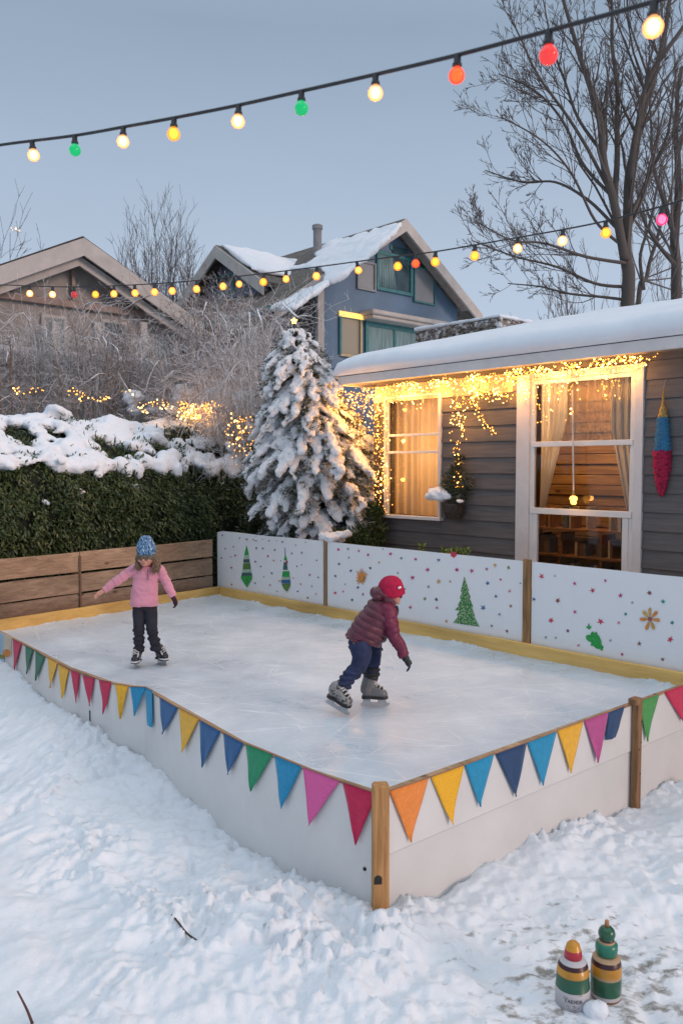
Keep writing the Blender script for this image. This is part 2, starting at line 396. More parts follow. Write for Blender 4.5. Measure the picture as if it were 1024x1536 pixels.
# ------------------------------------------------------------------ ground
def seg_dist(P, a, b):
    ax, ay = a.x, a.y; dx, dy = b.x-a.x, b.y-a.y; l2 = dx*dx+dy*dy
    t = np.clip(((P[:, 0]-ax)*dx+(P[:, 1]-ay)*dy)/l2, 0, 1)
    return np.hypot(P[:, 0]-ax-t*dx, P[:, 1]-ay-t*dy), t
def inside(P, poly):
    x, y = P[:, 0], P[:, 1]; r = np.zeros(len(P), dtype=bool); n = len(poly)
    for i in range(n):
        a, b = poly[i], poly[(i+1) % n]
        c = ((a.y > y) != (b.y > y)) & (x < (b.x-a.x)*(y-a.y)/(b.y-a.y+1e-12)+a.x); r ^= c
    return r
BOT_A = onz(858, 1503, 0); BOT_B = onz(908, 1494, 0)
def ground_h(P):
    n = len(P); P3 = np.c_[P, np.zeros(n)]
    h = np.zeros(n)
    # banks thrown up along the boards
    dl = np.full(n, 99.); prof = np.zeros(n)
    zb = [.42, .37, .30, .22, .14, .10, .05, .03, -.01]
    for i in range(len(LEFT)-1):
        d, t = seg_dist(P, LEFT[i], LEFT[i+1]); q = d < dl
        dl = np.where(q, d, dl); prof = np.where(q, zb[i]*(1-t)+zb[i+1]*t, prof)
    h += prof*np.exp(-np.clip(dl-.05, 0, None)/.9)
    dr = np.full(n, 99.)
    for i in range(len(FR)-1):
        d, t = seg_dist(P, FR[i], FR[i+1]); dr = np.minimum(dr, d)
    d2 = np.minimum(dl, dr)
    h += .035*np.exp(-(np.hypot(P[:, 0]-P_N.x, P[:, 1]-P_N.y+.1)/.4)**2)
    h += -.03*np.clip(P[:, 0]-.3, 0, 3)*np.exp(-dr/2)
    trod = np.clip((d2-.9)/1.2, 0, 1)                # trodden path further out is smoother
    path = np.clip(1-np.abs(P[:, 0]+2.1+.25*(P[:, 1]-4))/1.0, 0, 1)
    warp = np.c_[vnoise(P3, 3.1, 5), vnoise(P3, 3.1, 6)]*.14 + np.c_[vnoise(P3, 11, 7), vnoise(P3, 11, 8)]*.03
    f1, r1 = worley(P+warp, 6.5, 3); f2, r2 = worley(P+warp*.7, 16., 4); f3, r3 = worley(P+warp*.4, 38., 9)
    amp = (1-.6*trod)*(1-.85*path)*(.55+.75*np.clip(fbm(P3, 1.1, 2, 71)*2+.5, 0, 1))
    clods = np.clip(fbm(P3, 1.7, 3, 40)*1.6+.45, .12, 1)
    h += fbm(P3, .9, 3, 11)*.11
    h += fbm(P3, 4., 2, 12)*.035*(1-.6*path)
    h += amp*clods*(.060*(1-np.clip(f1, 0, 1)**2)*(.1+1.1*r1) + .048*(1-np.clip(f2*1.1, 0, .9)**3)*(1.25*r2-.1) + .022*(1-np.clip(f3, 0, .9)**2)*r3)
    h += fbm(P3, 16., 3, 13)*.020*(1-.8*path)*(1-.4*trod)
    bank = np.exp(-np.clip(dl-.02, 0, None)/.55)+.5*np.exp(-dr/.45)
    w2 = np.c_[vnoise(P3, 22, 57), vnoise(P3, 22, 58)]*.012
    f5, r5 = worley(P+warp*.3+w2, 9.5, 61); f6, r6 = worley(P+w2, 21., 62)
    h += bank*(.085*np.clip(r5-.35, 0, 1)*np.clip(1.2-f5*1.5, 0, .6)+.045*np.clip(r6-.3, 0, 1)*np.clip(1.25-f6*1.6, 0, .65))
    foot = np.clip(1-f1*1.7, 0, 1)*np.clip(fbm(P3, .8, 2, 77)*3-.2, 0, 1)*(r1 > .45)     # footprints
    h -= foot*.075
    # crumbled edge against the boards
    h -= .03*np.exp(-d2/.05)
    for B in (BOT_A, BOT_B):
        d = np.hypot(P[:, 0]-B.x, P[:, 1]-B.y); k = np.exp(-(d/.16)**4); h = h*(1-k)+0*k
    kk = np.exp(-(np.hypot(P[:, 0]-BOT_B.x-.1, P[:, 1]-BOT_B.y)/.7)**2); h = h*(1-.55*kk)
    far = np.clip((np.hypot(P[:, 0], P[:, 1]-6)-7)/6, 0, 1)
    h = h*(1-far)
    ins = inside(P, [hor(p) for p in LEFT]+[hor(P) for P in FR[1:]]+[hor(P_R+U*.5+N*.3), hor(P_F)])
    return np.where(ins, np.minimum(h, .1), h)
def axis(fine0, fine1, step, lo, hi, g=1.22):
    a = list(np.arange(fine0, fine1, step)); s = step; x = fine0; pre = []
    while x > lo: s *= g; x -= s; pre.append(x)
    s = step; x = a[-1]; post = []
    while x < hi: s *= g; x += s; post.append(x)
    return np.array(pre[::-1]+a+post)
gx = axis(-4.6, 3.9, .016, -260, 260); gy = axis(2.6, 9.6, .018, -120, 420)
X, Y = np.meshgrid(gx, gy); P = np.c_[X.ravel(), Y.ravel()]
H = ground_h(P)
nx, ny = len(gx), len(gy); I = np.arange(nx*ny).reshape(ny, nx)
F = np.c_[I[:-1, :-1].ravel(), I[:-1, 1:].ravel(), I[1:, 1:].ravel(), I[1:, :-1].ravel()]
M_GROUND = snowmat('ground_snow', (.82, .86, .91), .55, 42, dirt=(BOT_B.x+.05, BOT_B.y+.05, 1.15))
tag(mesh_obj('snow_ground', np.c_[P, H], F, M_GROUND, smooth=True), kind='structure')
def gz(x, y): return float(ground_h(np.array([[x, y]]))[0])

# ------------------------------------------------------------------ ice: heightfield between the left boards and the far kerb
def polyline(pts, k):
    d = [0]
    for a, b in zip(pts, pts[1:]): d.append(d[-1]+(b-a).length)
    out = []
    for i in range(k):
        t = d[-1]*i/(k-1); j = max(q for q in range(len(d)) if d[q] <= t+1e-9); j = min(j, len(pts)-2)
        f = (t-d[j])/(d[j+1]-d[j]); out.append(pts[j].lerp(pts[j+1], f))
    return out
ka, kb = 420, 230
c0 = np.array(polyline(LEFT, ka)); c1 = np.array(polyline([P_F, P_R], ka))
t = np.linspace(0, 1, kb)[:, None, None]
G = (c0[None]*(1-t)+c1[None]*t); G[..., 2] = ZI
P = G.reshape(-1, 3).copy()
de, _ = seg_dist(P, P_F, P_R); de2, _ = seg_dist(P, P_F, P_L)
e = np.minimum(de, de2)
f3, r3 = worley(P[:, :2], 26, 21)
crumb = np.clip(fbm(P, 3, 3, 31)*1.6+.35, 0, 1)
P[:, 2] += fbm(P, 2.5, 3, 3)*.006 + np.exp(-e/.07)*.022*(.4+crumb) + np.exp(-e/.22)*.022*(1-np.clip(f3, 0, 1))*(r3 > .72)*crumb
I = np.arange(ka*kb).reshape(kb, ka)
F = np.c_[I[:-1, :-1].ravel(), I[:-1, 1:].ravel(), I[1:, 1:].ravel(), I[1:, :-1].ravel()]
m, nt, b = newmat('ice'); L = nt.links.new
tc = nd(nt, 'ShaderNodeTexCoord')
n1 = nd(nt, 'ShaderNodeTexNoise', Scale=1.3, Detail=7., Roughness=.68); L(tc.outputs['Object'], n1.inputs['Vector'])
cr = nd(nt, 'ShaderNodeValToRGB'); cr.color_ramp.elements[0].position = .32; cr.color_ramp.elements[0].color = (.50, .58, .66, 1); cr.color_ramp.elements[1].position = .68; cr.color_ramp.elements[1].color = (.68, .745, .81, 1)
L(n1.outputs['Fac'], cr.inputs['Fac']); prev = cr.outputs[0]; sfac = None
for k, (ang, sc, st, thr) in enumerate(((.35, 2.1, (1, 26, 1), .63), (-.5, 2.6, (1, 22, 1), .65), (1.25, 2.2, (1, 30, 1), .66), (2.1, 3.0, (1, 24, 1), .655), (.05, 5.0, (1, 16, 1), .655), (-.2, 9, (1, 7, 1), .66), (1.0, 14, (1, 6, 1), .66), (.5, 24, (1, 4, 1), .67))):
    wn = nd(nt, 'ShaderNodeTexNoise', Scale=.8, Detail=2.)
    mp = nd(nt, 'ShaderNodeMapping'); mp.inputs['Rotation'].default_value = (0, 0, ang); mp.inputs['Location'].default_value = (k*3.7, k*1.3, 0)
    L(tc.outputs['Object'], wn.inputs['Vector'])
    va = nd(nt, 'ShaderNodeMix', data_type='VECTOR'); va.inputs[0].default_value = .12; L(tc.outputs['Object'], va.inputs[4]); L(wn.outputs['Color'], va.inputs[5])
    L(va.outputs[1], mp.inputs['Vector'])
    m2 = nd(nt, 'ShaderNodeMapping'); m2.inputs['Scale'].default_value = st; L(mp.outputs[0], m2.inputs['Vector'])
    n = nd(nt, 'ShaderNodeTexNoise', Scale=sc, Detail=3., Roughness=.6); L(m2.outputs[0], n.inputs['Vector'])
    mr = nd(nt, 'ShaderNodeMapRange'); mr.inputs['From Min'].default_value = thr; mr.inputs['From Max'].default_value = thr+.07; mr.inputs['To Max'].default_value = .8; L(n.outputs['Fac'], mr.inputs[0])
    mx = nd(nt, 'ShaderNodeMix', data_type='RGBA'); L(mr.outputs[0], mx.inputs[0]); L(prev, mx.inputs[6]); mx.inputs[7].default_value = (.86, .90, .93, 1); prev = mx.outputs[2]
    if sfac is None: sfac = mr.outputs[0]
    else:
        a = nd(nt, 'ShaderNodeMath', operation='ADD'); L(sfac, a.inputs[0]); L(mr.outputs[0], a.inputs[1]); sfac = a.outputs[0]
for k, (cx_, cy_, fq, off) in enumerate(((-1.2, 11.5, 1.9, .2), (1.5, 6.0, 1.3, .5), (-3.0, 6.5, 1.1, .1), (2.6, 9.4, 1.6, .7), (-.4, 8.6, 2.3, .35), (.6, 10.5, 1.7, .9))):
    wn = nd(nt, 'ShaderNodeTexNoise', Scale=.7, Detail=1.); L(tc.outputs['Object'], wn.inputs['Vector']); va = nd(nt, 'ShaderNodeMix', data_type='VECTOR'); va.inputs[0].default_value = .25; L(tc.outputs['Object'], va.inputs[4]); L(wn.outputs['Color'], va.inputs[5])
    mz = nd(nt, 'ShaderNodeMapping'); mz.inputs['Scale'].default_value = (1, 1, 0); L(va.outputs[1], mz.inputs[0])
    ds = nd(nt, 'ShaderNodeVectorMath', operation='DISTANCE'); ds.inputs[1].default_value = (cx_, cy_, 0); L(mz.outputs[0], ds.inputs[0])
    ml = nd(nt, 'ShaderNodeMath', operation='MULTIPLY_ADD'); ml.inputs[1].default_value = fq; ml.inputs[2].default_value = off; L(ds.outputs['Value'], ml.inputs[0]); fr1 = nd(nt, 'ShaderNodeMath', operation='FRACT'); L(ml.outputs[0], fr1.inputs[0])
    lt = nd(nt, 'ShaderNodeMath', operation='LESS_THAN'); lt.inputs[1].default_value = .011*fq; L(fr1.outputs[0], lt.inputs[0])
    nm = nd(nt, 'ShaderNodeTexNoise', Scale=1.1+.2*k, Detail=3.); mo = nd(nt, 'ShaderNodeMapping'); mo.inputs['Location'].default_value = (k*5.1, k*2.2, 0); L(tc.outputs['Object'], mo.inputs[0]); L(mo.outputs[0], nm.inputs['Vector'])
    mm = nd(nt, 'ShaderNodeMapRange'); mm.inputs['From Min'].default_value = .48; mm.inputs['From Max'].default_value = .6; mm.inputs['To Max'].default_value = .45; L(nm.outputs['Fac'], mm.inputs[0])
    mu = nd(nt, 'ShaderNodeMath', operation='MULTIPLY'); L(lt.outputs[0], mu.inputs[0]); L(mm.outputs[0], mu.inputs[1])
    mx = nd(nt, 'ShaderNodeMix', data_type='RGBA'); L(mu.outputs[0], mx.inputs[0]); L(prev, mx.inputs[6]); mx.inputs[7].default_value = (.86, .90, .93, 1); prev = mx.outputs[2]
L(prev, b.inputs['Base Color'])
mr = nd(nt, 'ShaderNodeMapRange'); mr.inputs['From Min'].default_value = .3; mr.inputs['From Max'].default_value = .7; mr.inputs['To Min'].default_value = .22; mr.inputs['To Max'].default_value = .5; L(n1.outputs['Fac'], mr.inputs[0])
ar = nd(nt, 'ShaderNodeMath', operation='MULTIPLY_ADD'); L(sfac, ar.inputs[0]); ar.inputs[1].default_value = .3; L(mr.outputs[0], ar.inputs[2]); L(ar.outputs[0], b.inputs['Roughness'])
b.inputs['Specular IOR Level'].default_value = .45
nb = nd(nt, 'ShaderNodeTexNoise', Scale=60., Detail=3.); L(tc.outputs['Object'], nb.inputs['Vector'])
bh = nd(nt, 'ShaderNodeMath', operation='MULTIPLY_ADD'); L(nb.outputs['Fac'], bh.inputs[0]); bh.inputs[1].default_value = .4; L(sfac, bh.inputs[2])
bp = nd(nt, 'ShaderNodeBump', Strength=.35, Distance=.004); L(bh.outputs[0], bp.inputs['Height']); L(bp.outputs[0], b.inputs['Normal'])
tag(mesh_obj('ice', P, F, m, smooth=True), kind='structure')

# ------------------------------------------------------------------ near boards
M_BOARD = pm('white_board', (.66, .65, .64), .5, .05, 1.6, .04, 60)
M_BOARDB = pm('white_board_bottom', (.63, .62, .61), .5, .05, 1.4, .04, 60)
M_CAP = wood('board_cap_wood', (.52, .36, .22), (.30, .18, .09), TH_U)
M_POST = wood('post_wood', (.62, .34, .14), (.34, .16, .055), vertical=True, gs=1.1)
M_POST2 = wood('old_post_wood', (.36, .20, .10), (.16, .085, .045), vertical=True, gs=1.4)
def slab(mb, pts, off0, off1, z0, z1, m=0):
    """upright slab along a polyline, from outward offset off0 to off1"""
    k = len(pts); ns = []
    for i in range(k):
        q = []
        if i > 0: q.append(outn(pts[i-1], pts[i]))
        if i < k-1: q.append(outn(pts[i], pts[i+1]))
        s = sum(q, Vector((0, 0, 0))).normalized(); ns.append(s)
    rings = []
    for p, n_ in zip(pts, ns):
        p = hor(p); rings.append([p+n_*off0+Z3*z0, p+n_*off1+Z3*z0, p+n_*off1+Z3*z1, p+n_*off0+Z3*z1])
    mb.loft(rings, m)
ib = 4                                                    # index of the joint at the kink
t = thing('rink_board', hor(P_L), 'long white side board of the rink carrying pennants, left part near the fence', 'rink board', 'low white boards round the rink')
mb = MB(); slab(mb, LEFT[:ib+1], 0, .018, -.35, ZT-.012); mb.build('panel', M_BOARD, t)
mb = MB(); slab(mb, LEFT[:ib+1], -.012, .024, ZT-.012, ZT); mb.build('cap_strip', M_CAP, t)
ga = onpl(137, 1062, LEFT[2], outn(LEFT[2], LEFT[3])); d_ = hor(LEFT[3]-LEFT[2]).normalized(); n_ = outn(LEFT[2], LEFT[3])
mb = MB(); mb.obox(hor(ga)+n_*.017+Z3*(-.1), d_*.016, n_*.006, Z3*(ga.z-.02+.1)); mb.build('joint_strip', M_BLACK, t)
t = thing('rink_board', hor(LEFT[ib]), 'long white side board of the rink carrying pennants, right part up to the corner post', 'rink board', 'low white boards round the rink')
mb = MB(); slab(mb, LEFT[ib:], 0, .018, -.35, ZT-.012); mb.build('panel', M_BOARD, t)
mb = MB(); slab(mb, LEFT[ib:], -.012, .024, ZT-.012, ZT); mb.build('cap_strip', M_CAP, t)
bo = onpl(550, 1302, P_N, outn(LEFT[-2], P_N)); mb = MB(); mb.ell(bo+outn(LEFT[-2], P_N)*.02, (.012, .012, .012), sub=2); mb.build('bolt', M_BLACK, t, smooth=True)
def front_board(a, b, label, i0, i1):
    t = thing('rink_board', hor(a), label, 'rink board', 'low white boards round the rink')
    n_ = outn(a, b); zs = onpl(750, 1208, P_N, outn(FR[0], FR[1])).z     # the seam
    mb = MB(); slab(mb, [a, b], 0, .024, zs+.004, ZT-.012); mb.build('upper_panel', M_BOARD, t)
    mb = MB(); slab(mb, [a, b], 0, .017, -.35, zs-.002); mb.build('lower_panel', M_BOARDB, t)
    mb = MB(); slab(mb, [a, b], -.012, .030, ZT-.012, ZT); mb.build('cap_strip', M_CAP, t)
    mb = MB(); slab(mb, [a, b], .0, .012, zs-.002, zs+.004); mb.build('seam_strip', M_BLACK, t)
front_board(P_N, FR[2], 'white end board of the rink between the two wooden posts', 0, 0)
front_board(FR[2], FR[3], 'white end board of the rink right of the old wooden post', 0, 0)
# posts
def rough_post(name, base, top_z, wx, wy, th, mat, label, group=None, lean=(0, 0)):
    mb = MB(); x = Vector((math.cos(th), math.sin(th), 0)); y = Vector((-math.sin(th), math.cos(th), 0)); rings = []
    q = rnd.random()*9
    zs_ = [base.z, base.z+.15, base.z+.3, base.z+.5, top_z-.1, top_z-.012, top_z]
    for i, z in enumerate(zs_):
        s = .86 if i == len(zs_)-1 else 1
        c = hor(base)+Vector((lean[0], lean[1], 0))*(z-base.z)+Z3*z; r = []
        for j in range(16):
            a = 2*math.pi*j/16; ca, sa = math.cos(a), math.sin(a); e = .34
            px, py = math.copysign(abs(ca)**e, ca), math.copysign(abs(sa)**e, sa)
            wb = 1+.035*mnoise.noise((ca*1.3+q, sa*1.3, z*4))
            r.append(c+x*(px*wx/2*s*wb)+y*(py*wy/2*s*wb))
        rings.append(r)
    mb.loft(rings)
    t = thing(name, hor(base)+Z3*base.z, label, 'post', group)
    mb.build('post_body', mat, t); return t
pc = hor(P_N)+Vector((.008, -.043, 0)); th_n = math.atan2(FR[1].y-P_N.y, FR[1].x-P_N.x)
pc_t = rough_post('wooden_post', Vector((pc.x, pc.y, -.3)), .825, .098, .085, .1, M_POST, 'honey coloured wooden corner post with a dark notch near its foot')
nq = onpl(567, 1320, pc+Vector((0, -.043, 0)), Vector((.1, -1, 0)).normalized())
mb = MB(); mb.ell(nq+Vector((.0, -.0, 0)), (.024, .006, .026), sub=2); mb.obox(nq+Vector((-.024, -.004, -.028)), Vector((.046, .004, 0)), Vector((0, .006, 0)), Z3*.022); mb.build('notch', pm('post_notch', (.02, .02, .015), .8), pc_t)
p2 = hor(FR[2])+outn(FR[0], FR[2])*.055
pt2 = rough_post('wooden_post', Vector((p2.x, p2.y, -.4)), .805, .07, .06, th_n, M_POST2, 'weathered thin post standing at the white end board, between navy and green pennants')
mb = MB(); mb.box(p2+Z3*.79+outn(FR[0], FR[2])*.0-hor(FR[1]-P_N).normalized()*.03, (.10, .075, .05), th_n, bev=.006); mb.build('top_block', M_POST2, pt2)
for z, dx in ((.62, .012), (.45, .018), (.40, -.012), (.2, .01)): MB().ell(p2+Z3*z+outn(FR[0], FR[2])*.03+hor(FR[1]-P_N).normalized()*dx, (.006, .004, .009), sub=1).build('nail', M_BLACK, pt2)

# ------------------------------------------------------------------ far kerbs (yellow)
M_YEL = wood('yellow_kerb_paint', (.86, .55, .18), (.70, .42, .12), TH_U, gs=.7, knots=False, rough=.55)
M_YEL2 = wood('yellow_kerb_paint_end', (.84, .54, .175), (.66, .39, .11), TH_N, gs=.7, knots=False, rough=.55)
dFR = hor(P_R-P_F).normalized(); nFR = Vector((-dFR.y, dFR.x, 0))      # away from the rink, towards the cottage
dLF = hor(P_F-P_L).normalized(); nLF = Vector((-dLF.y, dLF.x, 0))
def wavy_kerb(a, b, n_, mat, label, k=60):
    mb = MB(); rings = []
    for i in range(k):
        p = hor(a).lerp(hor(b), i/(k-1)); q = .010*mnoise.noise((i*.16, a.x, 3)); q2 = .006*mnoise.noise((i*.2, a.x, 9)); z1 = ZT+q2
        rings.append([p+n_*(-.004+q)+Z3*(.4), p+n_*(.045)+Z3*.4, p+n_*.045+Z3*(z1-.006), p+n_*.039+Z3*z1, p+n_*(.004+q)+Z3*z1, p+n_*(-.004+q)+Z3*(z1-.008)])
    mb.loft(rings); o = mb.build('rink_kerb', mat, loc=hor(a)+Z3*.4); tag(o, label, 'kerb', 'yellow kerbs round the ice')
wavy_kerb(P_F+dFR*.02, P_R, nFR, M_YEL, 'long yellow wooden kerb at the foot of the painted banners')
wavy_kerb(P_L-dLF*.5, P_F-dLF*.001, nLF, M_YEL2, 'short yellow wooden kerb below the plank fence')

# ------------------------------------------------------------------ plank fence behind the left kerb
f0 = hor(P_L-dLF*2.6)+nLF*.10; f1 = hor(P_F)+nLF*.10+dLF*(-.03)
LF = (f1-f0).length; zfT = 1.50
t = thing('plank_fence', f0, 'brown wooden fence of three wide rough planks below the hedge', 'fence')
sj = (onpl(120, 860, f0, -nLF)-f0).dot(dLF)
pz = [(.25, .60), (.62, .93), (.95, 1.20), (1.235, zfT)]
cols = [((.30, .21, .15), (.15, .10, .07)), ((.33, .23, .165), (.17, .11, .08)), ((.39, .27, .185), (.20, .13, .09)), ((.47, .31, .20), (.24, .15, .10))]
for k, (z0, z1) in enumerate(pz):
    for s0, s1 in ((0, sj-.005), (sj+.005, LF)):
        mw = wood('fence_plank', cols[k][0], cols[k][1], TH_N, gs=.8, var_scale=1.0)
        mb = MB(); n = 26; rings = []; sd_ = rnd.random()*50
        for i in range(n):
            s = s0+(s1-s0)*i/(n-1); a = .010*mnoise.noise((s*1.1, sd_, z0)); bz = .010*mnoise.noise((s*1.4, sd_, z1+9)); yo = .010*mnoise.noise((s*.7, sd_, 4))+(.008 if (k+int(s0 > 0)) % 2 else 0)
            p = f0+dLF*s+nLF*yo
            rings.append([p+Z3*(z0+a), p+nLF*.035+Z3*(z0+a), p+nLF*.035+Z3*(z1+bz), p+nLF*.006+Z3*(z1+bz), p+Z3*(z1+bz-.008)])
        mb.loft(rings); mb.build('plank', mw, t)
for s in (.3, sj, LF-.06):
    mb = MB(); mb.obox(f0+dLF*(s-.045)+nLF*.05-Z3*.2, dLF*.09, nLF*.08, Z3*1.62, bev=.004); mb.build('fence_post', M_POST2, t)
mb = MB(); mb.obox(f0+dLF*(sj-.02)-nLF*.020+Z3*.62, dLF*.03, nLF*.014, Z3*.83, bev=.003); mb.build('batten', wood('batten_wood', (.2, .12, .08), (.1, .06, .04), vertical=True), t)

# ------------------------------------------------------------------ painted banners
B0 = hor(P_F)+nFR*.060; ZB0, ZB1 = ZT-.05, 1.635
def onb(u, v, off=0): return onpl(u, v, B0-nFR*off, -nFR)
PAL = {'r': (.62, .05, .10), 'm': (.55, .06, .20), 'o': (.70, .26, .06), 'y': (.60, .36, .10), 'g': (.02, .36, .07), 'd': (.05, .13, .12), 't': (.03, .27, .27), 'b': (.03, .13, .30), 'p': (.20, .07, .20), 'k': (.25, .25, .27), 'q': (.62, .22, .28), 'n': (.30, .10, .08), 'l': (.30, .45, .42), 'v': (.25, .28, .08)}
PK = list(PAL); PM = [pm('paint_'+k, PAL[k], .6, .18, 40) for k in PK]
m, nt, b = newmat('banner_vinyl'); L = nt.links.new
b.inputs['Base Color'].default_value = (.78, .79, .81, 1); b.inputs['Roughness'].default_value = .5
tc = nd(nt, 'ShaderNodeTexCoord'); mp = nd(nt, 'ShaderNodeMapping'); mp.inputs['Scale'].default_value = (1.2, 1.2, .7); L(tc.outputs['Object'], mp.inputs[0])
n = nd(nt, 'ShaderNodeTexNoise', Scale=1.6, Detail=4., Roughness=.55, Distortion=.6); L(mp.outputs[0], n.inputs['Vector']); bp = nd(nt, 'ShaderNodeBump', Strength=.5, Distance=.05); L(n.outputs['Fac'], bp.inputs['Height']); L(bp.outputs[0], b.inputs['Normal'])
M_BAN = m
def star_px(u, v, r, k, ang, thin):
    pts = []
    for i in range(2*k):
        a = ang+math.pi*i/k; q = (r if i % 2 == 0 else r*thin)*(1 if i % 2 else rnd.uniform(.75, 1.15))
        pts.append((u+q*math.cos(a), v+q*math.sin(a)))
    return pts
def banner(u0, u1, label, stars, figs, rounded=False):
    a = hor(onb(u0, 900)); b_ = hor(onb(u1, 900)); L_ = (b_-a).length
    t = thing('banner_panel', a+Z3*ZB0, label, 'banner', 'white painted banner panels along the rink')
    mb = MB(); k = 40; rings = []
    for i in range(k+1):
        s = i/k; p = a+dFR*(L_*s); bow = .012*math.sin(s*math.pi)*0+.006*mnoise.noise((s*5, u0, 1)); zt = ZB1+.008*mnoise.noise((s*3, u0*1.1, 7))
        if rounded and i < 3: zt -= (.03, .008, .0)[i]
        rings.append([p+nFR*.0+Z3*ZB0, p+nFR*.006+Z3*ZB0, p+nFR*.006+Z3*zt, p+Z3*zt])
    mb.loft(rings, 0)
    for (u, v, c, r) in stars:
        pts = star_px(u, v, r, 5, rnd.random()*6, rnd.uniform(.30, .5)) if r > 1.6 else star_px(u, v, r*1.0, 3, rnd.random()*6, .55)
        mb.poly([onb(x, y, .0035+.0002*rnd.random()) for x, y in pts][::-1], -nFR*-.001, 1+PK.index(c))
    mb.build('sheet', [M_BAN]+PM, t)
    for name, polys, lab in figs:
        fb = MB(); cs = []
        for j, (c, pts) in enumerate(polys):
            if c not in cs: cs.append(c)
            fb.poly([onb(x, y, .005+.0012*j) for x, y in pts], nFR*.001, cs.index(c))
        fb.build(name, [c if not isinstance(c, str) else PM[PK.index(c)] for c in cs], t, label=lab)
    return t
def grp(ox, oy, s, L_): return [(ox+x*s, oy+y*s, c, max(1.0, r*s*.95)) for x, y, c, r in L_]
st1 = grp(320, 780, .1758, [(75,130,'p',12),(222,155,'k',12),(283,165,'q',15),(340,168,'r',9),(420,165,'q',7),(472,178,'r',12),(537,178,'q',7),(588,187,'d',12),(170,228,'r',11),(100,245,'p',10),(68,325,'p',10),(185,303,'m',14),(365,240,'d',13),(420,242,'d',12),(523,257,'k',12),(357,355,'p',13),(402,397,'p',11),(464,308,'r',13),(513,347,'r',12),(152,407,'m',14),(668,285,'d',13),(752,280,'d',12),(700,215,'q',12),(497,455,'t',15),(430,485,'k',11),(155,550,'m',11),(355,540,'d',13),(482,555,'q',12),(543,610,'b',10),(682,495,'q',11),(745,547,'r',11),(718,610,'b',11),(803,665,'d',12),(838,565,'k',12),(875,632,'q',12),(893,490,'p',12),(820,470,'m',15),(752,383,'q',10),(712,395,'k',11),(880,345,'d',11),(575,348,'p',7),(150,315,'k',8),(785,190,'k',8)])
st2 = grp(480, 800, .3125, [(87,78,'m',10),(133,75,'k',8),(185,85,'m',9),(230,103,'m',10),(337,98,'m',11),(389,120,'k',9),(458,125,'m',10),(515,175,'m',14),(568,128,'b',11),(655,175,'m',13),(727,180,'m',15),(798,172,'m',10),(838,153,'y',12),(903,165,'v',11),(865,222,'m',9),(803,240,'b',13),(443,213,'m',15),(568,232,'y',14),(623,232,'y',9),(519,257,'k',9),(908,278,'q',12),(842,303,'b',12),(782,358,'b',17),(914,350,'n',12),(860,390,'k',10),(502,315,'v',11),(557,318,'d',11),(560,358,'q',11),(432,355,'q',12),(605,423,'y',11),(822,445,'k',10),(895,470,'n',10),(147,180,'b',9),(90,147,'d',9),(72,205,'d',9),(240,167,'d',9),(282,140,'y',8),(180,260,'b',9),(205,293,'n',9),(153,320,'d',9),(110,280,'q',8),(72,287,'r',10),(120,245,'k',6),(137,117,'k',8),(372,190,'l',9),(300,75,'k',6),(960,240,'k',6),(405,268,'d',7)])
st3 = grp(780, 830, .2383, [(133,146,'r',22),(218,143,'l',12),(342,190,'m',18),(455,235,'r',24),(535,172,'m',16),(630,267,'m',18),(813,250,'n',20),(898,305,'t',17),(705,312,'l',12),(663,383,'t',14),(235,298,'n',20),(343,370,'m',17),(192,423,'r',20),(505,430,'r',24),(620,438,'q',15),(298,488,'p',14),(160,530,'l',15),(222,532,'l',12),(365,580,'q',12),(567,550,'l',13),(748,570,'n',20),(640,637,'m',14),(895,668,'n',18),(955,437,'t',16),(943,543,'r',23),(85,290,'b',16)])
def sc_(ox, oy, s, pts): return [(ox+x*s, oy+y*s) for x, y in pts]
G2 = pm('paint_olive', (.10, .22, .05), .6, .2, 40); G3 = pm('paint_pale_green', (.40, .55, .45), .6, .15, 40)
k1 = lambda p: sc_(320, 780, .1758, p)
b1 = [('g', k1([(282,215),(296,270),(302,300),(262,300),(270,265)])), (G3, k1([(262,300),(302,300),(306,335),(257,335)])), ('d', k1([(257,335),(306,335),(308,365),(254,365)])), (G2, k1([(254,372),(312,368),(316,420),(250,425)])), (G3, k1([(250,425),(316,420),(320,448),(244,450)])), ('d', k1([(244,450),(320,448),(328,478),(236,480)])), ('g', k1([(236,480),(328,478),(327,500),(285,578),(235,500)])), (G2, k1([(278,485),(290,485),(288,560),(284,560)]))]
b2 = [('b', k1([(609,235),(613,235),(614,300),(608,300)])), ('g', k1([(612,290),(628,345),(600,345)])), ('r', k1([(618,345),(634,348),(630,375),(616,365)])), ('d', k1([(600,360),(622,360),(632,425),(592,425)])), ('g', k1([(590,438),(645,438),(648,485),(585,485)])), (G3, k1([(584,488),(650,488),(652,510),(582,510)])), ('b', k1([(582,512),(652,512),(656,540),(578,540)])), (G2, k1([(580,545),(656,542),(648,575),(625,612),(600,590)])), ('y', k1([(552,518),(580,512),(580,522),(556,528)]))]
banner(326.5, 487, 'white banner panel painted with two striped green spinning tops', st1, [('painted_spinning_top', b1, 'green striped spinning top'), ('painted_spinning_top', b2, 'green and blue striped spinning top with thin tip')], True)
k2 = lambda p: sc_(480, 800, .3125, p)
sun_ = []
for i in range(15):
    a = i*2*math.pi/15+.1; r = 27*rnd.uniform(.75, 1.15); da = .10
    sun_.append(('o' if i % 3 else 'y', k2([(198+8*math.cos(a-.5), 210+8*math.sin(a-.5)), (198+r*math.cos(a-da), 210+1.35*r*math.sin(a-da)), (198+r*1.08*math.cos(a+da*.3), 210+1.4*r*math.sin(a+da*.3)), (198+8*math.cos(a+.5), 210+8*math.sin(a+.5))])))
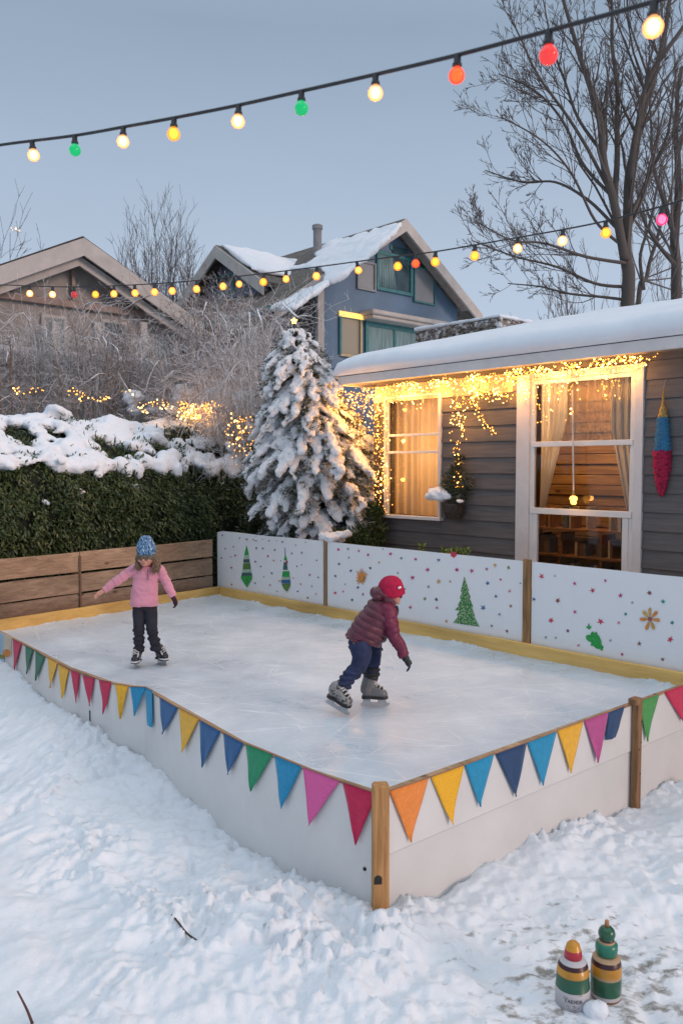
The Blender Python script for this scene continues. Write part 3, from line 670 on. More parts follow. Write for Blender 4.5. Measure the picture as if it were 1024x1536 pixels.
sun_.append(('o', k2([(198+13*math.cos(i*.6), 210+17*math.sin(i*.6)) for i in range(10)])))
tree_ = [(691,208),(699,232),(710,268),(714,268),(708,280),(722,308),(716,312),(733,352),(727,356),(742,395),(738,400),(764,448),(700,440),(637,430),(662,398),(655,394),(668,372),(645,368),(665,350),(660,344),(676,318),(668,312),(680,285),(674,278),(684,240)]
m, nt, b = newmat('glitter_green_paint'); L = nt.links.new
tc = nd(nt, 'ShaderNodeTexCoord'); vo = nd(nt, 'ShaderNodeTexVoronoi', Scale=60.); L(tc.outputs['Object'], vo.inputs['Vector'])
cr = nd(nt, 'ShaderNodeValToRGB'); cr.color_ramp.elements[0].position = .24; cr.color_ramp.elements[0].color = (.62, .66, .42, 1); cr.color_ramp.elements[1].position = .42; cr.color_ramp.elements[1].color = (.03, .19, .05, 1); L(vo.outputs['Distance'], cr.inputs[0]); L(cr.outputs[0], b.inputs['Base Color'])
b.inputs['Roughness'].default_value = .5
banner(491, 784, 'long middle banner panel painted with a glittery green fir tree', st2, [('painted_sun', sun_, None), ('painted_fir_tree', [(m, k2(tree_))], None), ('painted_bauble', [('r', k2([(628,86),(640,92),(652,86),(654,108),(640,118),(626,108)]))], None)])
k3 = lambda p: sc_(780, 830, .2383, p)
fl = []
for i, a in enumerate((-1.57, -.75, .12, 1.15, 1.95, 3.12, 3.95)):
    dx, dy = math.cos(a), math.sin(a); px, py = -dy, dx; r = 66
    fl.append(('o' if i % 3 else 'y', k3([(815+dx*8, 415+dy*9), (815+dx*r*.5+px*9, 415+dy*r*1.1*.5+py*10), (815+dx*r*.85+px*11, 415+dy*r*1.1*.85+py*11), (815+dx*r, 415+dy*r*1.15), (815+dx*r*.85-px*11, 415+dy*r*1.1*.85-py*11), (815+dx*r*.5-px*9, 415+dy*r*1.1*.5-py*10)])))
fl.append(('n', k3([(815+14*math.cos(i*.7), 415+14*math.sin(i*.7)) for i in range(9)])))
blob = [(412,522),(425,512),(440,515),(447,497),(458,492),(465,503),(478,494),(485,508),(500,530),(508,550),(510,570),(524,592),(515,616),(500,604),(478,600),(460,585),(441,580),(447,562),(425,552),(414,540)]
banner(797, 1120, 'right hand banner panel painted with an orange flower and a green splotch', st3, [('painted_flower', fl, None), ('painted_splotch', [('g', k3(blob)), ('g', k3([(412,462),(425,458),(430,440),(437,458),(448,462),(440,475),(432,482),(424,474)]))], 'green splotch')])
# thin posts at the banner joints
def bpost(u, w_, z1, mat, label, knot=False):
    a = hor(onb(u, 880, .0))-nFR*.004
    rough_post('wooden_post', a+Z3*(ZT-.02), z1, w_, .034, math.atan2(dFR.y, dFR.x), mat, label)
bpost(488.3, .058, 1.68, wood('slim_post', (.42, .27, .15), (.2, .12, .07), vertical=True), 'slim wooden stake between the left and middle banner panels')
bpost(790.5, .095, 1.66, wood('knotty_post', (.50, .27, .11), (.11, .06, .035), vertical=True, gs=.7), 'knotty flat wooden stake between the middle and right banner panels')

# ------------------------------------------------------------------ buntings
FC = {'red': (.55, .012, .075), 'dark_green': (.015, .15, .085), 'green': (.01, .27, .12), 'leaf': (.06, .30, .07), 'yellow': (.80, .42, .025), 'blue': (.008, .26, .48), 'royal': (.01, .10, .27), 'navy': (.012, .05, .14), 'pink': (.72, .12, .34), 'mauve': (.45, .07, .25), 'orange': (.80, .25, .045)}
FM = {k: pm('felt_'+k, v, .9, .08, 30, .25, 260, sheen=.2) for k, v in FC.items()}
def dots(name, col, dark):
    m, nt, b = newmat(name); L = nt.links.new; tc = nd(nt, 'ShaderNodeTexCoord'); vo = nd(nt, 'ShaderNodeTexVoronoi', Scale=95.); L(tc.outputs['Object'], vo.inputs['Vector'])
    cr = nd(nt, 'ShaderNodeValToRGB'); cr.color_ramp.elements[0].position = .16; cr.color_ramp.elements[0].color = c4(dark); cr.color_ramp.elements[1].position = .24; cr.color_ramp.elements[1].color = c4(col); L(vo.outputs['Distance'], cr.inputs[0]); L(cr.outputs[0], b.inputs['Base Color']); b.inputs['Roughness'].default_value = .9; return m
FM['dotpink'] = dots('felt_dotted_pink', FC['pink'], (.35, .05, .2)); FM['dotyellow'] = dots('felt_dotted_yellow', FC['yellow'], (.35, .17, .02))
LB = [('red',(19,958),(32,965),(23,1005)),('dark_green',(38,968),(50,974),(41,1011)),('dark_green',(53,975),(67,985),(55,1021)),('yellow',(71,986),(86,994),(77,1032)),('yellow',(87,996),(103,1005),(95,1047)),('red',(105,1004),(119,1010),(116,1055)),('red',(123,1013),(141,1017),(136,1059)),('red',(148,1020),(166,1023),(158,1071)),('yellow',(172,1026),(192,1029),(182,1078)),('blue',(195,1030),(219,1031),(203,1074)),('blue',(217,1031),(228,1036),(230,1091),(223,1088)),('royal',(239,1046),(266,1062),(246,1101)),('yellow',(268,1062),(298,1078),(276,1129)),('royal',(299,1080),(330,1097),(305,1151)),('royal',(334,1099),(365,1115),(344,1162)),('green',(368,1116),(409,1132),(378,1187)),('blue',(411,1133),(452,1150),(424,1213)),('dotpink',(454,1151),(509,1172),(466,1238)),('red',(513,1173),(565,1191),(535,1267))]
RB = [('orange',(584,1187),(643,1167),(614,1263)),('dotyellow',(646,1166),(696,1148),(675,1236)),('blue',(697,1148),(741,1131),(718,1210)),('navy',(743,1131),(790,1114),(772,1195)),('blue',(791,1114),(835,1097),(812,1178)),('yellow',(836,1096),(875,1082),(854,1159)),('mauve',(876,1081),(913,1068),(894,1144)),('navy',(912,1069),(937,1059),(922,1106),(907,1110)),('leaf',(958,1052),(989,1041),(968,1112)),('red',(996,1038),(1036,1024),(1022,1082))]
def flag_pt(u, v, line, off):
    # the board segment this pixel falls on
    best = None
    for i in range(len(line)-1):
        n_ = outn(line[i], line[i+1]); p = onpl(u, v, hor(line[i])+n_*off, n_)
        s = (hor(p)-hor(line[i])).dot(hor(line[i+1]-line[i]).normalized())/(hor(line[i+1]-line[i]).length)
        e = max(0, -s, s-1)
        if best is None or e < best[0]: best = (e, p, n_)
    return best[1], best[2]
def bunting(line, flags, label):
    t = thing('pennant_bunting', hor(line[0]), label, 'bunting')
    top = []
    for c, *pts in flags:
        n = 9; a, na = flag_pt(*pts[0], line, .034); b_, nb_ = flag_pt(*pts[1], line, .034); tip, nt_ = flag_pt(*pts[2], line, .034)
        q = [tip] if len(pts) == 3 else [tip, flag_pt(*pts[3], line, .034)[0]]
        top += [a, b_]; seed = rnd.random()*40; fb = MB(); rows = 8; grid = []
        for r_ in range(rows+1):
            s = r_/rows; l = a.lerp(q[-1], s); rr = b_.lerp(q[0], s); row = []
            for j in range(n):
                p = l.lerp(rr, j/(n-1)); row.append(p+na*(.020*s*(mnoise.noise((j*.22+seed, s*1.9, seed))+.45)+.006*s))
            grid.append(row)
        front = [p for row in grid for p in row]; back = [p-na*.003 for p in front]; k = len(front)
        fs = []
        for r_ in range(rows):
            for j in range(n-1):
                i0 = r_*n+j; fs.append((i0, i0+n, i0+n+1, i0+1)); fs.append((k+i0, k+i0+1, k+i0+n+1, k+i0+n))
        for r_ in range(rows):
            i0 = r_*n; fs.append((i0, k+i0, k+i0+n, i0+n)); i1 = r_*n+n-1; fs.append((i1, i1+n, k+i1+n, k+i1))
        fs += [(j, j+1, k+j+1, k+j) for j in range(n-1)]
        fb.add(front+back, fs)
        lab = {'dotpink': 'speckled pink felt pennant', 'dotyellow': 'speckled yellow felt pennant', 'dark_green': 'dark green felt pennant', 'royal': 'royal blue felt pennant', 'leaf': 'grass green felt pennant'}.get(c, c+' felt pennant')
        if len(pts) == 4: lab = 'folded '+lab
        fb.build('pennant', FM[c], t, label=lab, smooth=True)
    mb = MB(); mb.tube([p+Z3*.002 for p in top], .0035, 6); mb.build('cord', pm('bunting_cord', (.30, .16, .10), .8), t)
bunting(LEFT, LB, 'string of coloured felt pennants along the left side board of the rink')
bunting(FR, RB, 'string of coloured felt pennants along the right end board of the rink')
# coloured sticker sheet at the far left end of the board
n_ = outn(LEFT[0], LEFT[1]); t = thing('painted_card', hor(LEFT[0]), 'small painted card in pale blue and cream at the left end of the side board', 'card')
def onl(u, v, off=.026): return onpl(u, v, hor(LEFT[0])+n_*off, n_)
mb = MB(); mb.poly([onl(-14, 944), onl(6, 951), onl(6, 1008), onl(-14, 1000)], -n_*.004, 0); mb.poly([onl(6, 951), onl(17, 957), onl(17, 985), onl(6, 980)], -n_*.004, 1)
mb.poly([onl(10+6*math.cos(a*.7), 980+6*math.sin(a*.7), .028) for a in range(9)], -n_*.001, 2)
mb.poly([onl(-8, 980, .029), onl(6, 983, .029), onl(6, 989, .029), onl(-8, 986, .029)], -n_*.001, 3)
mb.build('sheet', [pm('card_blue', (.38, .55, .72), .6), pm('card_cream', (.62, .56, .45), .6), PM[PK.index('o')], PM[PK.index('v')]], t)
# ------------------------------------------------------------------ cottage on the right
F0 = hor(P_F)
def fr(a, b, z): return F0+U*a+N*b+Z3*z
def ab(p): d = hor(p)-F0; return d.dot(U), d.dot(N)
WB = 1.30                                # wall plane
def onw(u, v, b=WB): return onpl(u, v, fr(0, b, 0), -N)
def aw(u, v=700, b=WB): return ab(onw(u, v, b))[0]
def zw(u, v, b=WB): return onw(u, v, b).z
EB = WB-.36                              # eave edge
A0 = aw(566); A1 = A0+9.0
ZE = zw(770, 549, EB)                    # underside of the fascia
print('cottage', A0, aw(1024), ZE, zw(1024, 521, EB), zw(510, 580, EB))
COT = thing('grey_cottage', fr((A0+A1)/2, WB+2.4, 0), 'low grey clapboard cottage with snowy roof, glowing windows and white trim', 'cottage')
m, nt, b = newmat('grey_siding'); L = nt.links.new
tc = nd(nt, 'ShaderNodeTexCoord'); mp = nd(nt, 'ShaderNodeMapping'); mp.inputs['Rotation'].default_value = (0, 0, -TH_U); m2 = nd(nt, 'ShaderNodeMapping'); m2.inputs['Scale'].default_value = (1, 20, 14)
L(tc.outputs['Object'], mp.inputs[0]); L(mp.outputs[0], m2.inputs[0]); n = nd(nt, 'ShaderNodeTexNoise', Scale=2.5, Detail=5.); L(m2.outputs[0], n.inputs['Vector'])
n0 = nd(nt, 'ShaderNodeTexNoise', Scale=1.7, Detail=3.); L(tc.outputs['Object'], n0.inputs['Vector'])
ad = nd(nt, 'ShaderNodeMath', operation='MULTIPLY_ADD'); L(n0.outputs['Fac'], ad.inputs[0]); ad.inputs[1].default_value = .6; L(n.outputs['Fac'], ad.inputs[2])
cr = nd(nt, 'ShaderNodeValToRGB'); cr.color_ramp.elements[0].position = .55; cr.color_ramp.elements[0].color = (.084, .077, .077, 1); cr.color_ramp.elements[1].position = 1; cr.color_ramp.elements[1].color = (.132, .122, .120, 1)
L(ad.outputs[0], cr.inputs[0]); L(cr.outputs[0], b.inputs['Base Color']); b.inputs['Roughness'].default_value = .65
bp = nd(nt, 'ShaderNodeBump', Strength=.35, Distance=.004); L(n.outputs['Fac'], bp.inputs['Height']); L(bp.outputs[0], b.inputs['Normal'])
M_SIDE = m
# window openings (a0, a1, z0, z1)
W1 = (aw(579, 680), aw(664, 680), zw(620, 773), zw(620, 592))
W2 = (aw(777), aw(966), 1.15, ZE-.07)
print('W1', W1, 'W2', W2)
mb = MB(); bh = .205; z = -.1; row = 0
while z < ZE+.15:
    z1 = z+bh; iv = [(A0, A1)]
    for w_ in (W1, W2):
        if z1 > w_[2]+.001 and z < w_[3]-.001:
            iv = [q for (p, r) in iv for q in ((p, min(r, w_[0]+.01)), (max(p, w_[1]-.01), r)) if q[1]-q[0] > .02]
    iv2 = []
    for p, r in iv:                      # butt joints of the boards
        j = A0+((row*1.37) % 3.1)+1.0; cuts = [p]
        while j < r:
            if j > p+.3 and j < r-.3: cuts.append(j)
            j += 3.1
        cuts.append(r); iv2 += list(zip(cuts, cuts[1:]))
    for p, r in iv2:
        p += .0012; r -= .0012
        A = [fr(p, WB, z), fr(p, WB-.030, z), fr(p, WB-.012, z1-.004), fr(p, WB, z1-.004)]; Bq = [fr(r, WB, z), fr(r, WB-.030, z), fr(r, WB-.012, z1-.004), fr(r, WB, z1-.004)]
        mb.loft([A, Bq])
    z = z1; row += 1
mb.build('siding', M_SIDE, COT)
M_INT = pm('interior_plaster', (.50, .30, .14), .8, .1, 3)
mb = MB()
def wall_rect(a0, a1, z0, z1, b0=WB+.004, b1=WB+.11): mb.obox(fr(a0, b0, z0), U*(a1-a0), N*(b1-b0), Z3*(z1-z0))
wall_rect(A0+.002, W1[0], -.1, ZE+.15); wall_rect(W1[0], W1[1], -.1, W1[2]); wall_rect(W1[0], W1[1], W1[3], ZE+.15); wall_rect(W1[1], W2[0], -.1, ZE+.15); wall_rect(W2[0], W2[1], -.1, W2[2]); wall_rect(W2[0], W2[1], W2[3], ZE+.15); wall_rect(W2[1], A1, -.1, ZE+.15)
DEP = 4.6
mb.obox(fr(A0+.11, WB+DEP, -.1), U*(A1-A0-.22), N*.1, Z3*(ZE+.25))
mb.obox(fr(A0+.002, WB+.112, -.1), U*.1, N*(DEP-.004), Z3*(ZE+.25)); mb.obox(fr(A1-.1, WB+.112, -.1), U*.1, N*(DEP-.004), Z3*(ZE+.25))
mb.build('wall', pm('wall_core', (.10, .09, .085), .7), COT)
mb = MB(); mb.obox(fr(A0+.11, WB+.115, ZE+.02), U*(A1-A0-.22), N*(DEP-.13), Z3*.08); mb.build('ceiling', M_INT, COT)
mb = MB(); mb.obox(fr(A0+.11, WB+.115, .45), U*(A1-A0-.22), N*(DEP-.13), Z3*.08); mb.build('room_floor', wood('floor_boards', (.2, .1, .05), (.1, .05, .02), TH_U), COT)
# room: warm timber wall behind the large window, partition behind the small one
m_tim = wood('timber_lining', (.40, .235, .10), (.20, .10, .04), TH_U, gs=.8)
mb = MB(); z = .54; k = 0
while z < ZE-.05:
    mb.obox(fr(W1[1]+.5, WB+1.6+(k % 3)*.012, z), U*(A1-W1[1]-.9), N*.04, Z3*.135, bev=.008); z += .143; k += 1
mb.build('timber_lining', m_tim, COT)
mb = MB(); mb.obox(fr(W1[1]+.12, WB+.13, .53), U*.08, N*2.9, Z3*(ZE-.53)); mb.obox(fr(A0+.11, WB+1.5, .53), U*(W1[1]+.0-A0), N*.06, Z3*(ZE-.53)); mb.build('partition', M_INT, COT)
# trim
M_TRIM = pm('white_trim', (.66, .62, .60), .45, .05, 4, .05, 50); M_SASH = pm('white_sash', (.72, .70, .68), .4, .04, 5)
def bar(mb, a0, a1, z0, z1, b0, b1, bev=.004): mb.obox(fr(a0, b0, z0), U*(a1-a0), N*(b1-b0), Z3*(z1-z0), bev=bev)
def window(W, trim_l, trim_r, trim_t, rails, label, sash_w=.045, sill=False, lower=None):
    a0, a1, z0, z1 = W
    mb = MB(); bb = WB-.052
    bar(mb, a0, a0+trim_l, z0, z1, bb, WB+.05); bar(mb, a1-trim_r, a1, z0, z1, bb, WB+.05); bar(mb, a0+trim_l+.001, a1-trim_r-.001, z1-trim_t, z1, bb+.004, WB+.05)
    f = mb.build('window', M_TRIM, COT, label=label)
    i0, i1, j0, j1 = a0+trim_l, a1-trim_r, z0, z1-trim_t
    mb = MB(); b0, b1 = WB-.024, WB+.03
    bar(mb, i0+.001, i0+sash_w, j0, j1, b0, b1); bar(mb, i1-sash_w, i1-.001, j0, j1, b0, b1); bar(mb, i0+sash_w+.001, i1-sash_w-.001, j1-sash_w*.8, j1-.001, b0, b1)
    for (z, h, off) in rails: bar(mb, i0+sash_w*.35, i1-sash_w*.35, z-h/2, z+h/2, b0-.012+off, b1-.006)
    if lower:
        zt = lower; bar(mb, i0+sash_w+.001, i0+sash_w+.055, j0, zt, b0-.004, b1-.002); bar(mb, i1-sash_w-.075, i1-sash_w-.001, j0, zt, b0-.004, b1-.002)
    mb.build('sash', M_SASH, f)
    if sill:
        mb = MB(); bar(mb, a0-.03, a1+.03, z0-.05, z0-.002, WB-.095, WB+.05, .006); mb.build('sill', M_SASH, f)
    mb = MB(); mb.poly([fr(i0+.01, WB+.008, j0), fr(i1-.01, WB+.008, j0), fr(i1-.01, WB+.008, j1-.004), fr(i0+.01, WB+.008, j1-.004)]); mb.build('pane', glassmat('window_glass'), f)
    return f, (i0, i1, j0, j1)
ra, rb_ = zw(870, 665), zw(875, 769)
w2, I2 = window(W2, .185, .10, .085, [(ra, .062, 0), (rb_, .072, -.004)], 'tall white sash window with tied curtains', .062, lower=rb_-.037)
w1, I1 = window(W1, .03, .045, .03, [(zw(625, 652), .035, 0), (zw(625, 678), .035, 0)], 'smaller glowing window with drawn curtains', .028, sill=True)
# curtains
def curtain(name, a_of, z0, z1, b_, folds, mat, parent, amp=.03, na=60, nz=24, label=None):
    V = []; F = []
    for i in range(nz+1):
        tz = i/nz; z = z1+(z0-z1)*tz; lo, hi = a_of(tz)
        for j in range(na+1):
            s = j/na; ph = s*folds*2*math.pi
            V.append(fr(lo+(hi-lo)*s, b_+amp*math.sin(ph+.5*math.sin(ph*.37+tz))*(1-.1*tz)+.01*mnoise.noise((s*4, tz*3, folds)), z))
    w_ = na+1
    for i in range(nz):
        for j in range(na): a = i*w_+j; F.append((a, a+1, a+w_+1, a+w_))
    o = mesh_obj(name, V, F, mat, parent, smooth=True)
    if label: o['label'] = label
M_CURT = cloth_mat('cream_curtain', (.80, .72, .62), .5); M_SHEER = cloth_mat('warm_curtain', (.90, .76, .60), .7)
mS, nt, b = newmat('sheer_voile'); L = nt.links.new; out = nt.nodes['Material Output']; b.inputs['Base Color'].default_value = (.7, .58, .45, 1); tr = nd(nt, 'ShaderNodeBsdfTransparent'); mxs = nd(nt, 'ShaderNodeMixShader'); mxs.inputs[0].default_value = .5; L(tr.outputs[0], mxs.inputs[1]); L(b.outputs[0], mxs.inputs[2]); L(mxs.outputs[0], out.inputs[0])
i0, i1, j0, j1 = I2; ww = i1-i0
zc = zw(815, 757); zd = rb_+.02
curtain('curtain', lambda t: (i0+.03, i0+ww*(.30-.02*t-.20*max(0, t-.30)/.70)), rb_+.04, j1-.01, WB+.16, 5, M_CURT, w2)
curtain('curtain', lambda t: (i1-ww*(.30-.02*t-.14*max(0, t-.40)/.60), i1-.02), rb_+.03, j1-.01, WB+.16, 4.5, M_CURT, w2)
curtain('sheer_curtain', lambda t: (i0+ww*.12, i1-ww*.05), ra+.02, j1-.01, WB+.21, 11, mS, w2, amp=.025, na=140)
i0, i1, j0, j1 = I1
curtain('curtain', lambda t: (i0-.02, i0+(i1-i0)*.48), j0-.05, j1+.02, WB+.16, 3.5, M_SHEER, w1, amp=.028)
curtain('curtain', lambda t: (i0+(i1-i0)*.45, i1+.03), j0-.05, j1+.02, WB+.165, 4, M_SHEER, w1, amp=.03)
# things seen through the lower sash: a shelf with books and bowls
SH = thing('book_shelf', fr((I2[0]+I2[1])/2, WB+1.4, .53), 'dark shelf with books and jars inside the room behind the lower sash', 'shelf')
mb = MB(); a0, a1 = I2[0]-1.0, I2[1]+.6
for z in (.56, 1.02, 1.42, 1.78): mb.obox(fr(a0, WB+1.2, z), U*(a1-a0), N*.36, Z3*.035, bev=.004)
k = 0
while a0+k*.62 < a1: mb.obox(fr(a0+k*.62, WB+1.205, .6), U*.035, N*.35, Z3*1.15); k += 1
mb.build('shelf_frame', wood('shelf_wood', (.30, .15, .05), (.14, .06, .02), TH_U), SH)
mb = MB(); bc = [pm('book_%s' % c, v, .7, .15, 9) for c, v in (('tan', (.35, .18, .07)), ('dark', (.05, .035, .03)), ('cream', (.55, .45, .32)), ('brown', (.16, .07, .03)), ('blue', (.08, .12, .18)))]
for z in (.595, 1.055, 1.455, 1.815):
    a = a0+.06
    while a < a1-.1:
        w_ = rnd.uniform(.02, .055)
        if rnd.random() < .72: mb.obox(fr(a, WB+1.23, z), U*w_*.9, N*.2, Z3*rnd.uniform(.16, .30), rnd.randrange(5))
        a += w_+(.0 if rnd.random() < .8 else rnd.uniform(.05, .2))
mb.build('books', bc, SH)
lp = bpy.data.lights.new('room_lamp', 'POINT'); lp.energy = 80; lp.color = (1, .60, .26); lp.shadow_soft_size = .06
lo_ = bpy.data.objects.new('room_lamp', lp); COL.objects.link(lo_); lo_.location = fr(W2[0]+.3, WB+.85, ZE-.12)
lp = bpy.data.lights.new('hall_lamp', 'POINT'); lp.energy = 40; lp.color = (1, .55, .20); lp.shadow_soft_size = .05
lo_ = bpy.data.objects.new('hall_lamp', lp); COL.objects.link(lo_); lo_.location = fr((W1[0]+W1[1])/2, WB+.95, ZE-.9)
# frieze and soffit
M_SOF = pm('soffit_boards', (.30, .27, .25), .6, .08, 6); M_FRZ = pm('cream_frieze', (.50, .38, .26), .55, .06, 5)
AE0, AE1 = aw(506, 580, EB), A1+.4
mb = MB(); mb.obox(fr(A0-.02, WB-.040, ZE-.27), U*(W2[0]-A0-.05), N*.036, Z3*.235, bev=.004); mb.build('frieze_board', M_FRZ, COT)
mb = MB(); mb.obox(fr(AE0+.02, EB+.03, ZE+.03), U*(AE1-AE0), N*(.36+.10), Z3*.03); mb.build('soffit', M_SOF, COT)
mb = MB(); mb.obox(fr(AE0, EB, ZE), U*(AE1-AE0), N*.028, Z3*.125, bev=.005); mb.obox(fr(AE0, EB+.03, ZE), U*.028, N*(DEP+.5), Z3*.125, bev=.005); mb.build('fascia', M_TRIM, COT)
mb = MB(); mb.obox(fr(A0-.035, WB-.045, -.1), U*.10, N*.045, Z3*(ZE-.17), bev=.004); mb.build('corner_board', pm('dark_corner_board', (.10, .085, .08), .6), COT)
# roof: hip at the left end, low ridge; deck below, snow above
RB = 3.55; zr = ZE+.77; zl = ZE+.13
def roof_shell(off, a_l, b_l, ridge_in, z_lo, z_hi):
    b_h = 2*RB-b_l
    return [fr(a_l, b_l, z_lo), fr(AE1, b_l, z_lo), fr(AE1, RB, z_hi), fr(a_l+ridge_in, RB, z_hi), fr(AE1, b_h, z_lo), fr(a_l, b_h, z_lo)]
P = roof_shell(0, AE0, EB+.0, 1.9, zl, zr)
mb = MB(); bot = [p-Z3*.0 for p in P]
mb.add(P, [(0, 1, 2, 3), (0, 3, 5), (3, 2, 4, 5), (0, 5, 4, 1), (1, 4, 2)]); mb.build('roof', pm('dark_shingle', (.06, .055, .055), .9), COT)
# snow blanket: profile across, rounded over the eave, following the hip at the end
V = []; na_, nb_ = 150, 46
prof = [(-.00, .003), (-.05, .03), (-.085, .085), (-.08, .15), (-.045, .205), (.02, .245), (.12, .285), (.3, .345)]
b_run = RB-EB; slope = (zr-zl)/b_run; bs = list(np.linspace(.55, b_run, 22)); th_s = .255
prof += [(b_, b_*slope+th_s+.02) for b_ in bs]; prof += [(b_run+.25, b_run*slope+th_s+.0), (b_run+1.0, (b_run-.75)*slope+th_s), (2*b_run, .1)]
for i in range(na_+1):
    s = i/na_; a = AE0-.05+(AE1-AE0+.05)*(s**1.4); d = a-AE0+.05
    for (pb, pz) in prof:
        lim = zl-ZE+.02+max(0, d)*slope*b_run/1.75 if d < 1.9 else 99            # hip plane
        edge = math.sqrt(min(1, max(.0, d/.22)))                                       # rounded left edge
        hz = min(pz, lim-(zl-ZE)+.245*edge) if pz > .2 else pz*(.25+.75*edge)
        hz = min(hz, .003+ (pz if d > .02 else .05))
        p = fr(a, EB+pb, zl+hz)
        q = mnoise.noise((p.x*.9, p.y*.9, p.z*.9))*.04+mnoise.noise((p.x*3.1, p.y*3.1, 5))*.022
        if pz > .02: p = p+Z3*q*(.6 if pz > .2 else .3)-N*q*(.8 if pz < .25 else 0)
        V.append(p)
w_ = len(prof); Fs = []
for i in range(na_):
    for j in range(w_-1): a = i*w_+j; Fs.append((a, a+w_, a+w_+1, a+1))
Fs.append(tuple(range(w_)))
mesh_obj('roof_snow', V, Fs, M_ROOFSNOW, COT, smooth=True)
# stone chimney block behind the ridge
m, nt, b = newmat('chimney_stone'); L = nt.links.new
tc = nd(nt, 'ShaderNodeTexCoord'); mp = nd(nt, 'ShaderNodeMapping'); mp.inputs['Rotation'].default_value = (0, 0, -TH_U); m2 = nd(nt, 'ShaderNodeMapping'); m2.inputs['Scale'].default_value = (5, 5, 13); L(tc.outputs['Object'], mp.inputs[0]); L(mp.outputs[0], m2.inputs[0])
vo = nd(nt, 'ShaderNodeTexVoronoi', Scale=1.0, feature='DISTANCE_TO_EDGE'); L(m2.outputs[0], vo.inputs['Vector']); vc = nd(nt, 'ShaderNodeTexVoronoi', Scale=1.0); L(m2.outputs[0], vc.inputs['Vector'])
n = nd(nt, 'ShaderNodeTexNoise', Scale=14., Detail=5.); L(tc.outputs['Object'], n.inputs['Vector'])
cr = nd(nt, 'ShaderNodeValToRGB'); cr.color_ramp.elements[0].position = .0; cr.color_ramp.elements[0].color = (.35, .33, .31, 1); cr.color_ramp.elements[1].position = .10; cr.color_ramp.elements[1].color = (1, 1, 1, 1); L(vo.outputs['Distance'], cr.inputs[0])
c2 = nd(nt, 'ShaderNodeValToRGB'); c2.color_ramp.elements[0].color = (.10, .08, .065, 1); c2.color_ramp.elements[1].color = (.30, .26, .23, 1); c2.color_ramp.elements[0].position = .35; c2.color_ramp.elements[1].position = .65; L(n.outputs['Fac'], c2.inputs[0])
mx = nd(nt, 'ShaderNodeMix', data_type='RGBA', blend_type='MULTIPLY'); mx.inputs[0].default_value = 1; L(c2.outputs[0], mx.inputs[6]); L(cr.outputs[0], mx.inputs[7])
n5 = nd(nt, 'ShaderNodeTexNoise', Scale=9., Detail=4.); L(tc.outputs['Object'], n5.inputs['Vector']); c6 = nd(nt, 'ShaderNodeValToRGB'); c6.color_ramp.elements[0].position = .52; c6.color_ramp.elements[0].color = (0, 0, 0, 1); c6.color_ramp.elements[1].position = .62; c6.color_ramp.elements[1].color = (.7, .7, .7, 1); L(n5.outputs['Fac'], c6.inputs[0])
m3 = nd(nt, 'ShaderNodeMix', data_type='RGBA'); L(c6.outputs[0], m3.inputs[0]); L(mx.outputs[2], m3.inputs[6]); m3.inputs[7].default_value = (.7, .72, .76, 1); L(m3.outputs[2], b.inputs['Base Color']); b.inputs['Roughness'].default_value = .9
bp = nd(nt, 'ShaderNodeBump', Strength=.9, Distance=.03); L(cr.outputs[0], bp.inputs['Height']); L(bp.outputs[0], b.inputs['Normal'])
CB = RB+.75
ca0, ca1 = aw(622, 500, CB), aw(749, 480, CB); cz = zw(749, 475, CB)
mb = MB(); mb.obox(fr(ca0, CB, cz-1.1), U*(ca1-ca0), N*.95, Z3*1.1, bev=.02); ch = mb.build('stone_chimney', m, COT)
V, F, NN = MB().obox(fr(ca0-.02, CB-.02, cz-.005), U*(ca1-ca0+.04), N*.99, Z3*.06).remesh(.03, 2)
V = V+NN*(fbm(V, 5, 3, 5)*.03)[:, None]; mesh_obj('chimney_snow', V, F, M_SNOW, COT, smooth=True)
# ornament hanging on the wall
oa = onw(995, 575, WB-.06); ob_ = onw(994, 745, WB-.07)
O = thing('knitted_cone', oa, 'knitted hanging cone in gold, blue and red on the grey wall beside the tall window', 'ornament')
ln = (oa.z-ob_.z); px = ln/170
M_ORN = [pm('gold_glitter', (.45, .26, .06), .45, .45, 90, .4, 120), pm('blue_ruffle', (.03, .20, .36), .8, .5, 60, .4, 90, col2=(.02, .08, .17)), pm('red_ruffle', (.42, .01, .06), .9, .4, 40, .4, 90)]
def cone_part(prof, name, mat, ruff, n=30):
    V = []; Fq = []
    rows = len(prof)
    for i, (r, y) in enumerate(prof):
        for j in range(n):
            t = 2*math.pi*j/n; q = 1+ruff*mnoise.noise((math.cos(t)*2.2+name.__hash__() % 7*0, math.sin(t)*2.2, y*.12))+ruff*.6*math.sin(t*5+y*.9)
            V.append(oa+U*(.88*r*px*q*math.cos(t))-N*(r*px*.75*q*math.sin(t))-Z3*(y*px+ruff*2*px*math.sin(t*3+y)))
    mb = MB(); mb.loft([V[i*n:(i+1)*n] for i in range(rows)]); mb.build(name, mat, O, smooth=True)
def ruf(y0, y1, r0, r1, k, amp, sc=1.5): return [(r0+(r1-r0)*i/k+(amp*sc if i % 2 else 0), y0+(y1-y0)*i/k) for i in range(k+1)]
cone_part([(.8, 8), (1.5, 20), (3.2, 34)]+ruf(36, 52, 5, 8.3, 4, .6), 'gold_tip', M_ORN[0], .08)
cone_part(ruf(50, 102, 8.0, 14.0, 14, 1.4), 'blue_band', M_ORN[1], .17)
cone_part(ruf(100, 128, 14.5, 13.5, 8, 1.2)+ruf(130, 160, 13, 7, 8, 1.0)+[(5, 165), (2.5, 170)], 'red_tail', M_ORN[2], .18)
